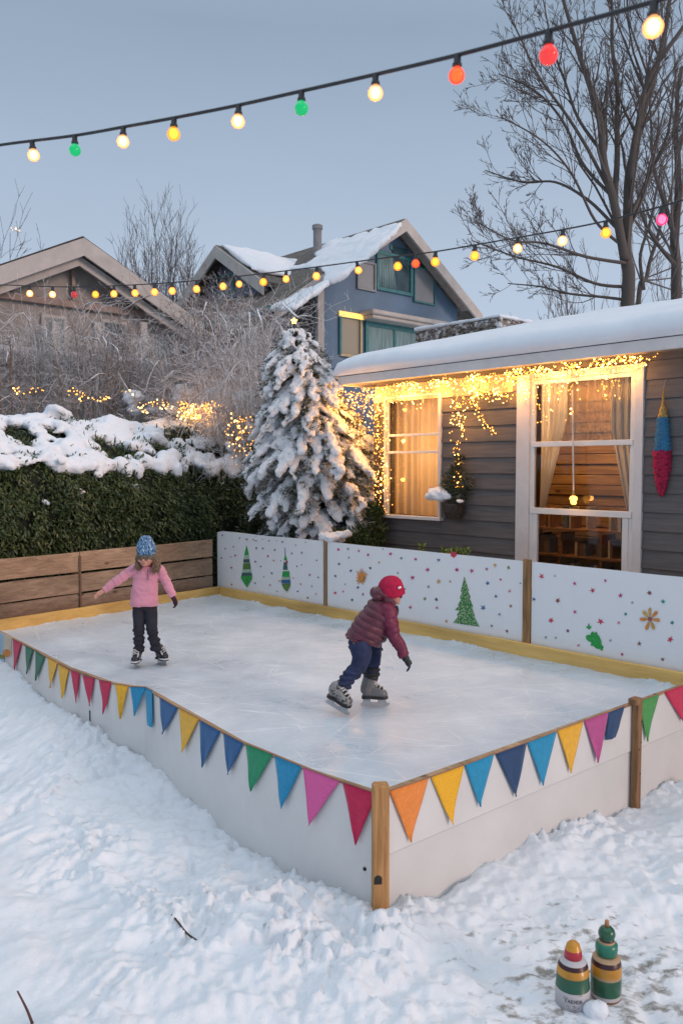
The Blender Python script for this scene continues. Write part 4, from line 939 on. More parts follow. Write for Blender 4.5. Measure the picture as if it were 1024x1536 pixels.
mb = MB(); mb.tube([oa+Z3*.03+N*.03, oa+N*.005-Z3*.05, oa-Z3*.12], .004, 5); mb.ell(oa+Z3*.035+N*.04, (.008, .02, .008), sub=1); mb.build('hanging_cord', pm('grey_cord', (.35, .33, .3), .8), O)
# ------------------------------------------------------------------ blue house
C0 = hor(at(477, 600, 22)); NB = N.copy(); UB = U.copy()
def onf(u, v, off=0): return onpl(u, v, C0+UB*off, UB)
def sf(p): return (hor(p)-C0).dot(NB)
def hp(s, d, z): return C0+NB*s+UB*d+Z3*z            # s along facade, d towards the camera side, z up
BH = thing('blue_house', hp(3.2, -4, 0), 'tall blue house with steep snowy gable roof and teal windows behind the cottage', 'house')
OH = .55
ap = onf(607, 336, OH); SA = sf(ap); ZA = ap.z; e1 = onf(414, 468, OH); e2 = onf(720, 475, OH); sl = .5*((ZA-e1.z)/(SA-sf(e1))+(ZA-e2.z)/(sf(e2)-SA))
SL = 0; ze = ZA-sl*SA; SR = sf(e2)-.45
zeR = ZA-(ZA-ze)/(SA-SL)*(SR-SA)
print('blue', SR, SA, ZA, ze, zeR)
M_BLUE = pm('blue_clapboard', (.125, .205, .315), .6, .10, 1.2, .1, 8); M_GREYW = pm('grey_side_wall', (.20, .19, .19), .7, .1, 2)
M_RAKE = pm('pale_rake_board', (.50, .46, .43), .6, .08, 3); M_TEAL = pm('teal_frame', (.05, .20, .22), .5, .1, 6)
HD = 8.0
mb = MB(); mb.poly([hp(SL, 0, -.3), hp(SR, 0, -.3), hp(SR, 0, zeR), hp(SA, 0, ZA), hp(SL, 0, ze)], -UB*.2); mb.build('facade', M_BLUE, BH)
mb = MB(); mb.obox(hp(SL, -.201, -.3), NB*.2, -UB*(HD-.2), Z3*(ze+.3)); mb.obox(hp(SR-.2, -.201, -.3), NB*.2, -UB*(HD-.2), Z3*(zeR+.3)); mb.build('side_wall', M_GREYW, BH)
mb = MB(); mb.obox(hp(SL-.02, -.10, -.3), NB*.22, UB*.125, Z3*(ze+.25), bev=.01); mb.build('corner_board', M_RAKE, BH)
def roof_slab(mb, s0, z0, s1, z1, d0, d1, th): mb.obox(hp(s0, d0, z0), NB*(s1-s0)+Z3*(z1-z0), UB*(d1-d0), Z3*th)
m, nt, b = newmat('mossy_shingle'); L = nt.links.new; tc = nd(nt, 'ShaderNodeTexCoord')
n = nd(nt, 'ShaderNodeTexNoise', Scale=5., Detail=6., Roughness=.7); L(tc.outputs['Object'], n.inputs['Vector']); cr = nd(nt, 'ShaderNodeValToRGB'); cr.color_ramp.elements[0].position = .3; cr.color_ramp.elements[0].color = (.055, .05, .045, 1); cr.color_ramp.elements[1].position = .75; cr.color_ramp.elements[1].color = (.24, .21, .185, 1); L(n.outputs['Fac'], cr.inputs[0]); L(cr.outputs[0], b.inputs['Base Color']); b.inputs['Roughness'].default_value = .95
wv = nd(nt, 'ShaderNodeTexNoise', Scale=30., Detail=3.); L(tc.outputs['Object'], wv.inputs['Vector']); bp = nd(nt, 'ShaderNodeBump', Strength=.8, Distance=.03); L(wv.outputs['Fac'], bp.inputs['Height']); L(bp.outputs[0], b.inputs['Normal'])
M_SHIN = m
eL = sf(e1); zeL = ZA-(SA-eL)*sl; eR = SR+.45; zeRR = zeR-.45*sl
mb = MB(); roof_slab(mb, eL, zeL+.02, SA, ZA+.02, OH, -HD, .14); roof_slab(mb, SA, ZA+.02, eR, zeRR+.02, OH, -HD, .139); rf = mb.build('roof', M_SHIN, BH)
mb = MB()
for (s0, z0, s1, z1) in ((eL-.03, zeL-.03, SA, ZA), (SA, ZA, eR+.03, zeRR-.03)): mb.obox(hp(s0, OH+.003, z0-.20), NB*(s1-s0)+Z3*(z1-z0), UB*.07, Z3*.34)
mb.build('rake_board', M_RAKE, BH)
mb = MB()
for (s0, z0, s1, z1) in ((SL+.02, ze-.02, SA, ZA-.02), (SA, ZA-.02, SR-.02, zeR-.02)): mb.obox(hp(s0, .205, z0-.08), NB*(s1-s0)+Z3*(z1-z0), UB*(OH-.21), Z3*.06)
mb.build('soffit', pm('rake_soffit', (.30, .27, .25), .7), BH)
mb = MB(); mb.obox(hp(eL-.06, OH, zeL-.02), NB*.07, -UB*(HD+OH), Z3*.16); mb.build('gutter', M_TEAL, BH)
# roof snow patches on the left slope
nS = (Z3*1-NB*0); sn = Vector((NB.x*-sl, NB.y*-sl, 1)).normalized(); ps = hp(SA, 0, ZA+.17)
def snow_patch(name, pix, parent, p0, nn, th=.11, vox=.06):
    top = [onpl(u, v, p0, nn) for u, v in pix]; mb = MB(); mb.poly([p-nn*.04 for p in top], nn*th)
    # orientation safe: remesh works on closed shells
    V, F, NN = mb.remesh(vox, 4); V = V+np.array(nn)*(fbm(V, 1.6, 3, 2)*.05)[:, None]+NN*(fbm(V, 3., 2, 12)*.05)[:, None]
    return mesh_obj(name, V, F, M_ROOFSNOW, parent, smooth=True)
snow_patch('roof_snow', [(604,334),(590,338),(560,347),(540,353),(520,358),(500,362),(482,372),(470,376),(474,385),(468,394),(450,399),(430,402),(405,399),(398,402),(420,407),(455,404),(478,403),(487,412),(484,424),(496,425),(520,413),(548,392),(572,368),(596,347)], BH, ps, sn)
snow_patch('roof_snow', [(404,464),(420,456),(440,446),(452,437),(474,428),(496,424),(478,439),(458,453),(440,466),(420,468)], BH, ps, sn)
# chimney pipe
cpx = onpl(476, 380, ps, sn); mb = MB(); s_ = 12.5/FPX*cpx.y/2; ph = onpl(476, 338, cpx, Vector((0, -1, 0))).z-cpx.z
mb.lathe(cpx-Z3*.5, [(s_, 0), (s_, .5+ph-.12), (s_*1.25, .5+ph-.11), (s_*1.25, .5+ph), (s_*.8, .5+ph+.03)], 16); mb.build('chimney_pipe', pm('chimney_grey', (.22, .22, .23), .8), BH, smooth=False)
# windows
M_DGL = pm('window_dark_glass', (.05, .10, .12), .12, .3, 1.5, spec=.8); M_CURTB = pm('pale_teal_curtain', (.20, .32, .34), .7, .25, 3, stretch=(6, 6, .4)); M_PANEL = pm('grey_panel', (.27, .29, .31), .5, .06, 2)
M_LIT = emat('lit_window_strip', (1, .55, .12), 1.6, (.6, .3, .1)); M_LITP = emat('dim_lit_glass', (.55, .42, .28), .22, (.2, .18, .15), .2)
def rect_px(u0, v0, u1, v1):
    a = onf(u0, v0); b_ = onf(u1, v1); a2 = onf(u0, v1); b2 = onf(u1, v0)
    return sf(a), sf(b_), (a2.z+b_.z)/2, (a.z+b2.z)/2
def hwin(px4, frame_m, pane_m, label=None, fw=.09, mull=()):
    s0, s1, z0, z1 = rect_px(*px4); mb = MB()
    mb.obox(hp(s0, .001, z0), NB*fw, UB*.07, Z3*(z1-z0), bev=.008); mb.obox(hp(s1-fw, .001, z0), NB*fw, UB*.07, Z3*(z1-z0), bev=.008)
    mb.obox(hp(s0+fw+.001, .001, z1-fw), NB*(s1-s0-2*fw-.002), UB*.067, Z3*fw, bev=.008); mb.obox(hp(s0+fw+.001, .001, z0), NB*(s1-s0-2*fw-.002), UB*.067, Z3*fw, bev=.008)
    for q in mull: mb.obox(hp(s0+(s1-s0)*q-fw*.35, .001, z0+fw+.001), NB*fw*.7, UB*.055, Z3*(z1-z0-2*fw-.002))
    f = mb.build('window', frame_m, BH, label=label)
    mb = MB(); mb.obox(hp(s0+fw*.5, .002, z0+fw*.5), NB*(s1-s0-fw), UB*.02, Z3*(z1-z0-fw)); mb.build('pane', pane_m, f); return f, (s0, s1, z0, z1)
f, q = hwin((563, 381, 617, 440), M_TEAL, M_DGL, 'teal framed gable window with pale curtain', .10)
s0, s1, z0, z1 = q; mb = MB()
for k in range(7): mb.tube([hp(s0+.16+k*.10, .0, z0+.1), hp(s0+.16+k*.075, .0, z1-.1)], .055, 8)
mb.build('curtain', M_CURTB, f, smooth=True)
hwin((534, 392, 562, 436), M_PANEL, M_PANEL, 'grey panelled left gable window', .06); hwin((619, 402, 651, 456), M_TEAL, M_PANEL, 'grey right gable window with teal edge', .05)
s0, s1, z0, z1 = rect_px(584, 352, 613, 377)
mb = MB(); mb.poly([hp(s0, .002, z0), hp(s1, .002, z0), hp(s1, .002, ZA-.45-abs(s1-SA)*sl), hp(SA, .002, ZA-.45), hp(s0, .002, min(ZA-.45-abs(SA-s0)*sl, z1))], UB*.03); f = mb.build('window', M_TEAL, BH, label='small pointed window at the top of the gable'); mb = MB(); mb.poly([hp(s0+.1, .035, z0+.1), hp(s1-.1, .035, z0+.1), hp(s1-.1, .035, ZA-.65-abs(s1-.1-SA)*sl), hp(SA, .035, ZA-.65), hp(s0+.1, .035, min(ZA-.65-abs(SA-s0-.1)*sl, z1-.1))], UB*.004); mb.build('pane', M_DGL, f)
f, q = hwin((507, 474, 541, 536), M_TEAL, M_LITP, 'narrow window with a lit yellow top edge', .08)
s0, s1, z0, z1 = q; mb = MB(); mb.obox(hp(s0-.03, .075, z1-.06), NB*(s1-s0+.06), UB*.03, Z3*.14); mb.build('lit_strip', M_LIT, f)
mb = MB(); mb.obox(hp(s1-.10, .075, z0), NB*.07, UB*.02, Z3*(z1-z0-.07)); mb.obox(hp(s0+.03, .075, z0), NB*(s1-s0-.14), UB*.02, Z3*.07); mb.build('inner_trim', pm('yellowed_trim', (.55, .42, .24), .6), f)
f, q = hwin((546, 488, 632, 560), M_TEAL, M_CURTB, 'wide teal window below a white hood', .13, (.5,))
s0, s1, z0, z1 = q
mb = MB(); mb.obox(hp(s0-.15, .001, z1+.0), NB*(s1-s0+.75), UB*.5, Z3*.10, bev=.02); mb.obox(hp(s0-.22, .001, z1+.10), NB*(s1-s0+.9), UB*.58, Z3*.13, bev=.03); mb.build('hood', M_RAKE, f)
s0, s1, z0, z1 = rect_px(645, 482, 669, 489); mb = MB(); mb.obox(hp(s0, .001, z0), NB*(s1-s0), UB*.05, Z3*(z1-z0)); mb.build('lit_strip', M_LIT, BH)
# vents on the right slope
mb = MB(); q = hp(SR-1.15, -.9, zeR+1.15*sl+.15); mb.obox(q, NB*.55-Z3*.5, -UB*1.1, Z3*.5, bev=.05); mb.build('roof_dormer_box', M_TEAL, BH)
mb = MB(); q = hp(SR-.1, -.7, zeR+.1); mb.lathe(q, [(.12, -.2), (.12, .75), (.2, .77), (.2, .87), (.1, .9)], 12); mb.lathe(q-NB*.32-UB*.2, [(.1, -.2), (.1, .78), (.1, .8)], 12); mb.build('vent_pipe', pm('vent_grey', (.12, .14, .15), .6), BH)
# cross gable on the left slope
G0 = C0-NB*.55                                       # gable face plane, facing -N
def ong(u, v): return onpl(u, v, G0, -NB)
def dg(p): return (hor(p)-G0).dot(UB)
ga = ong(344, 378); gd = dg(ga); gz_ = ga.z; gl = ong(284, 466); glz = gl.z; gdl = dg(gl); hw = (gd-gdl)
print('crossgable', gd, gz_, gdl, glz)
gs = (gz_-glz)/hw
def gp(d, o, z): return G0+UB*d+NB*o+Z3*z
M_GAB = pm('blue_grey_gable', (.13, .17, .24), .6, .1, 2)
wz = glz+.3*gs
mb = MB(); mb.poly([gp(gd-hw+.3, 0, -.3), gp(gd+hw-.3, 0, -.3), gp(gd+hw-.3, 0, wz), gp(gd, 0, gz_-.02), gp(gd-hw+.3, 0, wz)], NB*3.6); mb.build('cross_gable', M_GAB, BH)
mb = MB(); mb.obox(gp(gd-hw, -.45, glz), UB*hw+Z3*(gz_-glz), NB*4.6, Z3*.13); mb.obox(gp(gd+hw, -.45, glz), UB*-hw+Z3*(gz_-glz), NB*4.6, Z3*.129); mb.build('roof', M_SHIN, BH, label='smaller cross gable roof')
mb = MB(); mb.obox(gp(gd-hw-.05, -.50, glz-.25), UB*(hw+.05)+Z3*(gz_-glz), NB*.06, Z3*.36); mb.obox(gp(gd+hw+.05, -.50, glz-.25), UB*(-hw-.05)+Z3*(gz_-glz), NB*.06, Z3*.359); mb.build('rake_board', M_RAKE, BH)
gn = (Z3+UB*gs).normalized()
for k, (s0, s1) in enumerate(((.05, .95),)):
    mb = MB(); k_ = 10; top = []
    a = gp(gd+.05, -.40, gz_+.10); 
    mb.obox(a, UB*(hw*.75)+Z3*(-hw*.75*gs), NB*3.6, gn*.12); V, F, NN = mb.remesh(.07, 4); V = V+NN*(fbm(V, 1.8, 3, 8)*.07)[:, None]; mesh_obj('roof_snow', V, F, M_ROOFSNOW, BH, smooth=True)
mb = MB(); mb.obox(gp(gd-.75, -.05, gz_-1.95), UB*1.0, NB*.05, Z3*1.35, bev=.01); f = mb.build('window', M_TEAL, BH, label='tall window in the small cross gable'); mb = MB(); mb.obox(gp(gd-.65, -.062, gz_-1.88), UB*.8, NB*.01, Z3*1.2); mb.build('pane', M_DGL, f)
mb = MB(); mb.obox(gp(gd+hw-.55, -.06, -.3), UB*.22, NB*.06, Z3*(wz+.25), bev=.01); mb.build('corner_board', M_RAKE, BH)

# ------------------------------------------------------------------ beige house on the left
K0 = hor(at(127, 500, 19))-UB*.8
def kp(s, d, z): return K0+NB*s+UB*d+Z3*z
def onk(u, v, off=0): return onpl(u, v, K0+UB*off, UB)
kzA = onk(127, 362, .8).z; r_ = onk(303, 490, .8); kS = (hor(r_)-K0).dot(NB); kzE = r_.z; ks = (kzA-kzE)/kS
print('beige', kzA, kS, kzE)
BG = thing('beige_house', kp(0, -3, 0), 'beige gabled bungalow with pale bargeboards half hidden behind frosted bushes', 'house')
M_BEIGE = pm('beige_render', (.29, .265, .25), .8, .10, 1.5, .1, 20); M_BARGE = pm('pale_bargeboard', (.44, .405, .385), .7, .08, 3)
kw = kS-.45; zwl = kzE+.45*ks-.15
mb = MB(); mb.poly([kp(-kw, 0, -.3), kp(kw, 0, -.3), kp(kw, 0, zwl), kp(0, 0, kzA-.15), kp(-kw, 0, zwl)], -UB*.2); mb.build('facade', M_BEIGE, BG)
mb = MB(); mb.obox(kp(-kw, -.201, -.3), NB*.2, -UB*7.8, Z3*(zwl+.3)); mb.obox(kp(kw-.2, -.201, -.3), NB*.2, -UB*7.8, Z3*(zwl+.3)); mb.build('side_wall', M_BEIGE, BG)
mb = MB(); mb.obox(kp(-kS, .8, kzE), NB*kS+Z3*(kzA-kzE), -UB*8.8, Z3*.12); mb.obox(kp(kS, .8, kzE), NB*-kS+Z3*(kzA-kzE), -UB*8.8, Z3*.119); mb.build('roof', pm('dark_roof', (.05, .05, .052), .9, .2, 6), BG)
mb = MB()
for sgn in (-1, 1):
    mb.obox(kp(sgn*(kS+.03), .803, kzE-.33), NB*(-sgn*(kS+.03))+Z3*(kzA-kzE), UB*.06, Z3*.40)
    mb.obox(kp(sgn*(kS-.1), .55, kzE-.45), NB*(-sgn*(kS-.1))+Z3*(kzA-kzE-.06), UB*.06, Z3*.22)
mb.build('bargeboard', M_BARGE, BG)
mb = MB(); zb = kzA-1.35; mb.obox(kp(-(kzA-zb)/ks+.55, .05, zb-.05), NB*(2*((kzA-zb)/ks-.55)), UB*.12, Z3*.16, bev=.01); mb.obox(kp(.02, .06, zb+.12), NB*.08, UB*.08, Z3*.7); mb.build('gable_beam', pm('gable_timber', (.30, .22, .19), .8), BG)
for u0, v0, u1, v1 in ((60, 470, 100, 545), (150, 478, 190, 555), (225, 500, 262, 560)):
    a = onk(u0, v0); b_ = onk(u1, v1); s0 = (hor(a)-K0).dot(NB); s1 = (hor(b_)-K0).dot(NB)
    mb = MB(); mb.obox(kp(s0, .001, b_.z), NB*(s1-s0), UB*.08, Z3*(a.z-b_.z), bev=.02); f = mb.build('window', M_BARGE, BG); mb = MB(); mb.obox(kp(s0+.08, .083, b_.z+.08), NB*(s1-s0-.16), UB*.006, Z3*(a.z-b_.z-.16)); mb.build('pane', M_DGL, f)
mb = MB()
for u in (66, 128, 196, 268):
    a = onk(u, 500); mb.obox(kp((hor(a)-K0).dot(NB)-.09, .5, -.3), NB*.18, UB*.18, Z3*(onk(u, 488).z+.3), bev=.01)
mb.build('porch_post', M_BARGE, BG)
mb = MB(); mb.obox(kp(-kw, .10, kzE-1.15), NB*2*kw, UB*1.3, Z3*.12, bev=.02); mb.build('porch_roof', pm('porch_roof_snow', (.6, .6, .63), .8, .1, 4), BG)
# ------------------------------------------------------------------ bare trees
class Twigs:
    """many thin tubes at once"""
    def __init__(s): s.V = []; s.F = []; s.n = 0
    def tube(s, pts, rads, n=3):
        P = np.array([tuple(p) for p in pts]); k = len(P)
        D = np.gradient(P, axis=0); D /= (np.linalg.norm(D, axis=1, keepdims=True)+1e-9)
        h = np.where(np.abs(D[:, 2:3]) < .9, np.array([[0, 0, 1.]]), np.array([[0, 1., 0]]))
        if k > 1: h = np.repeat(h[k//2:k//2+1], k, 0)
        X = np.cross(h, D); X /= (np.linalg.norm(X, axis=1, keepdims=True)+1e-9); Y = np.cross(D, X)
        t = np.arange(n)*2*math.pi/n; r = np.asarray(rads).reshape(-1, 1, 1)
        ring = P[:, None]+r*(np.cos(t)[None, :, None]*X[:, None]+np.sin(t)[None, :, None]*Y[:, None])
        s.V.append(ring.reshape(-1, 3))
        i, j = np.meshgrid(np.arange(k-1), np.arange(n), indexing='ij'); a = (i*n+j).ravel(); b = (i*n+(j+1) % n).ravel()
        s.F.append(np.c_[a, b, b+n, a+n]+s.n); s.n += k*n
    def build(s, name, mat, parent=None, loc=None, smooth=True):
        return mesh_obj(name, np.concatenate(s.V), np.concatenate(s.F), mat, parent, loc, smooth)
def rvec(rg): return Vector((rg.gauss(0, 1), rg.gauss(0, 1), rg.gauss(0, 1)))
def wander(rg, p, d, length, k, bend, up):
    pts = [p.copy()]; d = d.normalized()
    for i in range(k):
        d = (d+rvec(rg)*bend+Z3*up).normalized(); p = p+d*(length/k); pts.append(p.copy())
    return pts
def sprout(rg, tw, pts, r0, r1, level, cfg, mn=.005):
    """side branches along a limb"""
    nb, lr, ang, up, bend = cfg[level]
    tot = sum((b-a).length for a, b in zip(pts, pts[1:])); k = len(pts)
    for q in range(nb):
        t = rg.uniform(.18 if level else .12, 1)**.85; x = t*(k-1); i = min(int(x), k-2); f = x-i
        p = pts[i].lerp(pts[i+1], f); d = (pts[i+1]-pts[i]).normalized()
        side = d.cross(rvec(rg)).normalized(); a = R(ang)*rg.uniform(.7, 1.35)
        nd_ = d*math.cos(a)+side*math.sin(a); nd_.z += .12
        L_ = tot*lr*rg.uniform(.55, 1.25)*(1-.45*t); rr = max(mn, min(.034, (r0*(1-t)+r1*t)*.42))
        if level == len(cfg)-1: rr = min(rr, .007)
        kk = 7 if level == 0 else 5
        pp = wander(rg, p, nd_, L_, kk, bend, up)
        re = max(mn*.8, rr*.25)
        tw.tube(pp, np.linspace(rr, re, kk+1), 5 if level == 0 else 3)
        if level+1 < len(cfg): sprout(rg, tw, pp, rr, re, level+1, cfg, mn)
def smooth_path(P, k=6):
    out = []
    for i in range(len(P)-1):
        p0, p1, p2, p3 = P[max(i-1, 0)], P[i], P[i+1], P[min(i+2, len(P)-1)]
        for j in range(k):
            t = j/k; out.append(.5*((2*p1)+(p2-p0)*t+(2*p0-5*p1+4*p2-p3)*t*t+(3*p1-p0-3*p2+p3)*t*t*t))
    out.append(P[-1]); return out
M_BARK = frosted('dark_bark', (.085, .070, .062), (.5, .52, .56), .75, 1.15); M_TWIG = frosted('dark_twigs', (.10, .082, .075), (.45, .46, .5), .8, 1.2); M_TWIG2 = frosted('far_twigs', (.15, .13, .125), (.5, .52, .55), .6, 1.1)
def limb_tree(name, label, depth, limbs, cfg, seed, base_px, group='bare trees', twig_m=None):
    rg = random.Random(seed); b_ = at(base_px[0], base_px[1], depth); base = Vector((b_.x, b_.y, 0))
    t = thing(name, base, label, 'tree', group); tr = MB(); tw = Twigs()
    for li, (pix, w0, w1, dz, cf) in enumerate(limbs):
        P = []
        for i, (u, v) in enumerate(pix):
            y = depth+dz*(i/(len(pix)-1)); P.append(at(u, v, y))
        if pix[0] == base_px: P = [base-Z3*.2]+P
        S_ = smooth_path(P); k = len(S_); r = [(w0+(w1-w0)*i/(k-1))*depth/FPX/2 for i in range(k)]
        S_ = [p+Vector((mnoise.noise((p.z*1.1, li, 1)), mnoise.noise((p.z*1.1, li, 7)), 0))*.05 for p in S_]
        tr.tube(S_, r, 9); sprout(rg, tw, S_[2:], r[2], r[-1], 0, cf or cfg)
    tr.build('trunk', M_BARK, t, smooth=True); tw.build('crown', twig_m or M_TWIG, t); return t
Z_ = lambda pts: [(512+x/2, y/2) for x, y in pts]
cfgA = [(20, .34, 36, .08, .08), (8, .46, 36, .05, .10), (5, .5, 34, .03, .13)]
cfgB = [(15, .44, 38, .06, .08), (7, .46, 36, .04, .10), (4, .5, 34, .02, .13)]
bp_ = Z_([(862, 930)])[0]
limbs = [(Z_([(862,930),(852,760),(868,520),(905,330),(950,180),(1000,-60)]), 23, 5, .6, None),
 (Z_([(852,780),(815,600),(785,450),(765,330),(735,220),(690,90),(650,-60)]), 14, 4, -.5, None),
 (Z_([(818,620),(828,420),(822,220),(800,-60)]), 10, 4, .8, None),
 (Z_([(868,540),(885,380),(930,220),(1040,60),(1100,-40)]), 10, 4, -1.0, None),
 (Z_([(812,590),(720,480),(640,330),(560,260),(470,220)]), 5.5, 1.6, .7, cfgB), (Z_([(800,560),(700,380),(600,240),(540,120),(500,40)]), 5.5, 1.6, -.8, cfgB),
 (Z_([(842,700),(740,600),(640,545),(540,545),(430,510)]), 5.5, 1.6, .9, cfgB), (Z_([(850,790),(730,770),(610,730),(510,720),(400,660)]), 5.5, 1.6, -1.0, cfgB),
 (Z_([(858,860),(760,850),(640,800),(520,770),(390,720)]), 5.5, 1.6, .5, cfgB), (Z_([(860,900),(780,890),(680,880),(600,860),(500,850)]), 5, 1.6, .6, cfgB),
 (Z_([(866,640),(930,520),(985,360),(1005,200)]), 7, 2, .9, cfgB), (Z_([(790,470),(700,330),(640,160),(600,-20)]), 5.5, 1.6, .4, cfgB), (Z_([(846,740),(760,660),(690,520),(600,420),(480,350)]), 5, 1.6, -.6, cfgB)]
limb_tree('bare_tree', 'large bare dark tree with several upright limbs rising behind the cottage roof', 17, limbs, cfgA, 3, bp_)
bp_ = Z_([(1003, 925)])[0]
limb_tree('bare_tree', 'bare tree at the right edge with a straight dark trunk', 21, [(Z_([(1003,925),(1000,740),(1010,560),(1002,380),(1020,200)]), 19, 5, .5, None), (Z_([(1002,700),(950,560),(930,420),(925,300)]), 8, 2, .7, cfgB), (Z_([(1006,620),(1060,470),(1090,300)]), 8, 2, .3, cfgB), (Z_([(1004,800),(940,720),(900,640),(880,540)]), 7, 2, -.6, cfgB)], cfgA, 5, bp_, twig_m=M_TWIG2)
bp_ = Z_([(888, 930)])[0]
limb_tree('bare_tree', 'slender bare tree between the two dark trunks behind the roof', 24, [(Z_([(888,930),(915,830),(950,700),(985,580),(1010,470)]), 9, 2, .6, None), (Z_([(905,870),(900,760),(940,600),(960,480)]), 6, 2, -.5, cfgB)], cfgB, 6, bp_, twig_m=M_TWIG2)
def brush(name, label, u, vtop, depth, n, spread, seed, cat='tree', mat=None, group='bare trees', base_z=None, h0=0, vase=.5, twigs=(8, .3, 28, .05, .06), r0=.03):
    """vase-shaped thicket of upright rods"""
    rg = random.Random(seed); c = at(u, vtop, depth); base = Vector((c.x, c.y, base_z or 0)); Ht = c.z-base.z
    t = thing(name, base, label, cat, group); tw = Twigs(); tr = Twigs()
    tr.tube([base-Z3*.2, base+Z3*Ht*.12, base+Z3*(h0+Ht*.2)], [r0*3, r0*2.6, r0*1.6], 8)
    for i in range(n):
        a = rg.random()*6.283; q = math.sqrt(rg.random())*spread
        st = base+Z3*(Ht*rg.uniform(.08, .2)); tgt = base+Vector((math.cos(a)*q, math.sin(a)*q, Ht*(1-.45*(q/spread)**2)*rg.uniform(.82, 1)))
        mid = st.lerp(tgt, .5)+Vector((math.cos(a), math.sin(a), 0))*q*.12*vase
        pts = smooth_path([st, mid, tgt], 5); k = len(pts); pts = [p+rvec(rg)*.012*min(1, j) for j, p in enumerate(pts)]
        tw.tube(pts, np.linspace(r0, .006, k), 4); sprout(rg, tw, pts, r0*.6, .005, 0, [twigs, (4, .4, 30, .04, .08)])
    tr.build('trunk', M_BARK, t); tw.build('crown', mat or M_TWIG2, t)
brush('bare_tree', 'vase shaped bare tree rising between the beige and the blue house', 236, 274, 27, 90, 2.0, 11, r0=.022, twigs=(12, .30, 24, .06, .07), mat=M_TWIG)
brush('bare_tree', 'bare tree at the left edge beside the beige house roof', 6, 316, 21, 26, 1.6, 12, mat=M_TWIG, r0=.020, twigs=(7, .34, 38, .03, .10))
# hazy thicket at the foot of the big tree
brush('bare_shrub', 'pale bare shrub under the big tree behind the snowy roof', 880, 390, 19, 40, 2.4, 14, 'shrub', M_TWIG2, 'frosted bare shrubs', r0=.015)
brush('bare_shrub', 'pale bare shrub left of the big tree trunk behind the snowy roof', 812, 425, 20, 34, 2.0, 15, 'shrub', M_TWIG2, 'frosted bare shrubs', r0=.013)
brush('bare_shrub', 'pale bare shrub at the right frame edge behind the snowy roof', 975, 360, 20, 34, 2.0, 16, 'shrub', M_TWIG2, 'frosted bare shrubs', r0=.013)

# ------------------------------------------------------------------ frosted bushes behind the hedge
M_FROST = frosted('frosted_stems', (.22, .175, .15), (.78, .79, .82), -.4, .25); M_FROST2 = frosted('brown_stems', (.17, .11, .075), (.70, .70, .74), 0, .55)
def bush(label, u, v_top, depth, rad, n, seed, mat, clump=True, droop=1.0):
    rg = random.Random(seed); c = at(u, v_top, depth); base = Vector((c.x, c.y, 0)); Ht = c.z
    t = thing('frosted_shrub', base, label, 'shrub', 'frosted bare shrubs'); tw = Twigs(); snow_ = tw
    for i in range(n):
        a = rg.random()*6.283; ca, sa = math.cos(a), math.sin(a); q = rad*rg.uniform(.35, 1.25); h = Ht*rg.uniform(.66, 1.0)
        st = base+Vector((ca*q*.15, sa*q*.15, 0)); top = base+Vector((ca*q*.6, sa*q*.6, h)); tip = base+Vector((ca*q*1.25, sa*q*1.25, h-rg.uniform(-.1, .75)*droop))
        pts = smooth_path([st, st.lerp(top, .55)+rvec(rg)*.05, top, tip], 5); pts = [p+rvec(rg)*.012 for p in pts]; k = len(pts)
        r_ = rg.uniform(.006, .020)**1.0; tw.tube(pts, np.linspace(r_, .0035, k), 4)
        sprout(rg, tw, pts[k//3:], r_*.5, .004, 0, [(14, .34, 58, .0, .10), (5, .46, 55, .0, .13)], .003)
        if clump:
            for _ in range(2):
                j = rg.randrange(k//3, k-3); q = pts[j:j+rg.randint(2, 4)]; m_ = len(q); snow_.tube([x+Z3*.012 for x in q], [rg.uniform(.010, .021)*(.5 if z in (0, m_-1) else 1) for z in range(m_)], 6)
    tw.build('branches', mat, t)  # mesh also holds the snow tubes lying on the stems
for i, (u, vt, d, rad, n, mt, dr, lb) in enumerate([(18, 505, 16.4, 1.1, 36, M_FROST2, 1, 'brown twiggy shrub at the left edge behind the snowy hedge'), (75, 478, 17.3, 1.3, 40, M_FROST, 1, 'frosted grey shrub in front of the beige house, second from the left'), (140, 500, 16.2, 1.2, 40, M_FROST2, 1, 'brown twiggy shrub with warm fairy lights behind the hedge, below the gable peak'), (205, 512, 16.8, 1.2, 40, M_FROST, 1, 'frosted shrub before the beige house between the porch windows'), (268, 520, 16.2, 1.1, 36, M_FROST, 1, 'frosted shrub behind the glowing snow mound'), (322, 452, 17.0, 1.3, 48, M_FROST2, .7, 'tall tangled shrub with bare reddish stems below the blue cross gable'), (376, 478, 15.8, 1.1, 46, M_FROST, .8, 'tall frosted shrub directly left of the snowy fir'), (350, 560, 14.8, .9, 40, M_FROST, .9, 'low white frosted shrub between glowing mound and fir'), (408, 545, 14.6, .8, 36, M_FROST, .9, 'white frosted shrub tucked against the left side of the fir')]):
    bush(lb, u, vt, d, rad, n, 40+i, mt, True, dr)

# ------------------------------------------------------------------ leaves as many small faces
def cards(P, D, Nn, ln, wd, rng, bend=.2):
    """rhombic leaves: P base, D direction, Nn face normal"""
    n = len(P); Sd = np.cross(D, Nn); Sd /= np.linalg.norm(Sd, axis=1, keepdims=True)+1e-9
    l = (ln*rng.uniform(.6, 1.3, n))[:, None]; w_ = (wd*rng.uniform(.7, 1.25, n))[:, None]
    a = P; m_ = P+D*l*.5+Nn*l*bend*.3; b = P+D*l-Nn*l*bend*.5
    V = np.stack([a, m_+Sd*w_*.5, b, m_-Sd*w_*.5], 1).reshape(-1, 3)
    F = np.arange(n*4).reshape(n, 4); return V, F
def unit(a): return a/(np.linalg.norm(a, axis=1, keepdims=True)+1e-9)

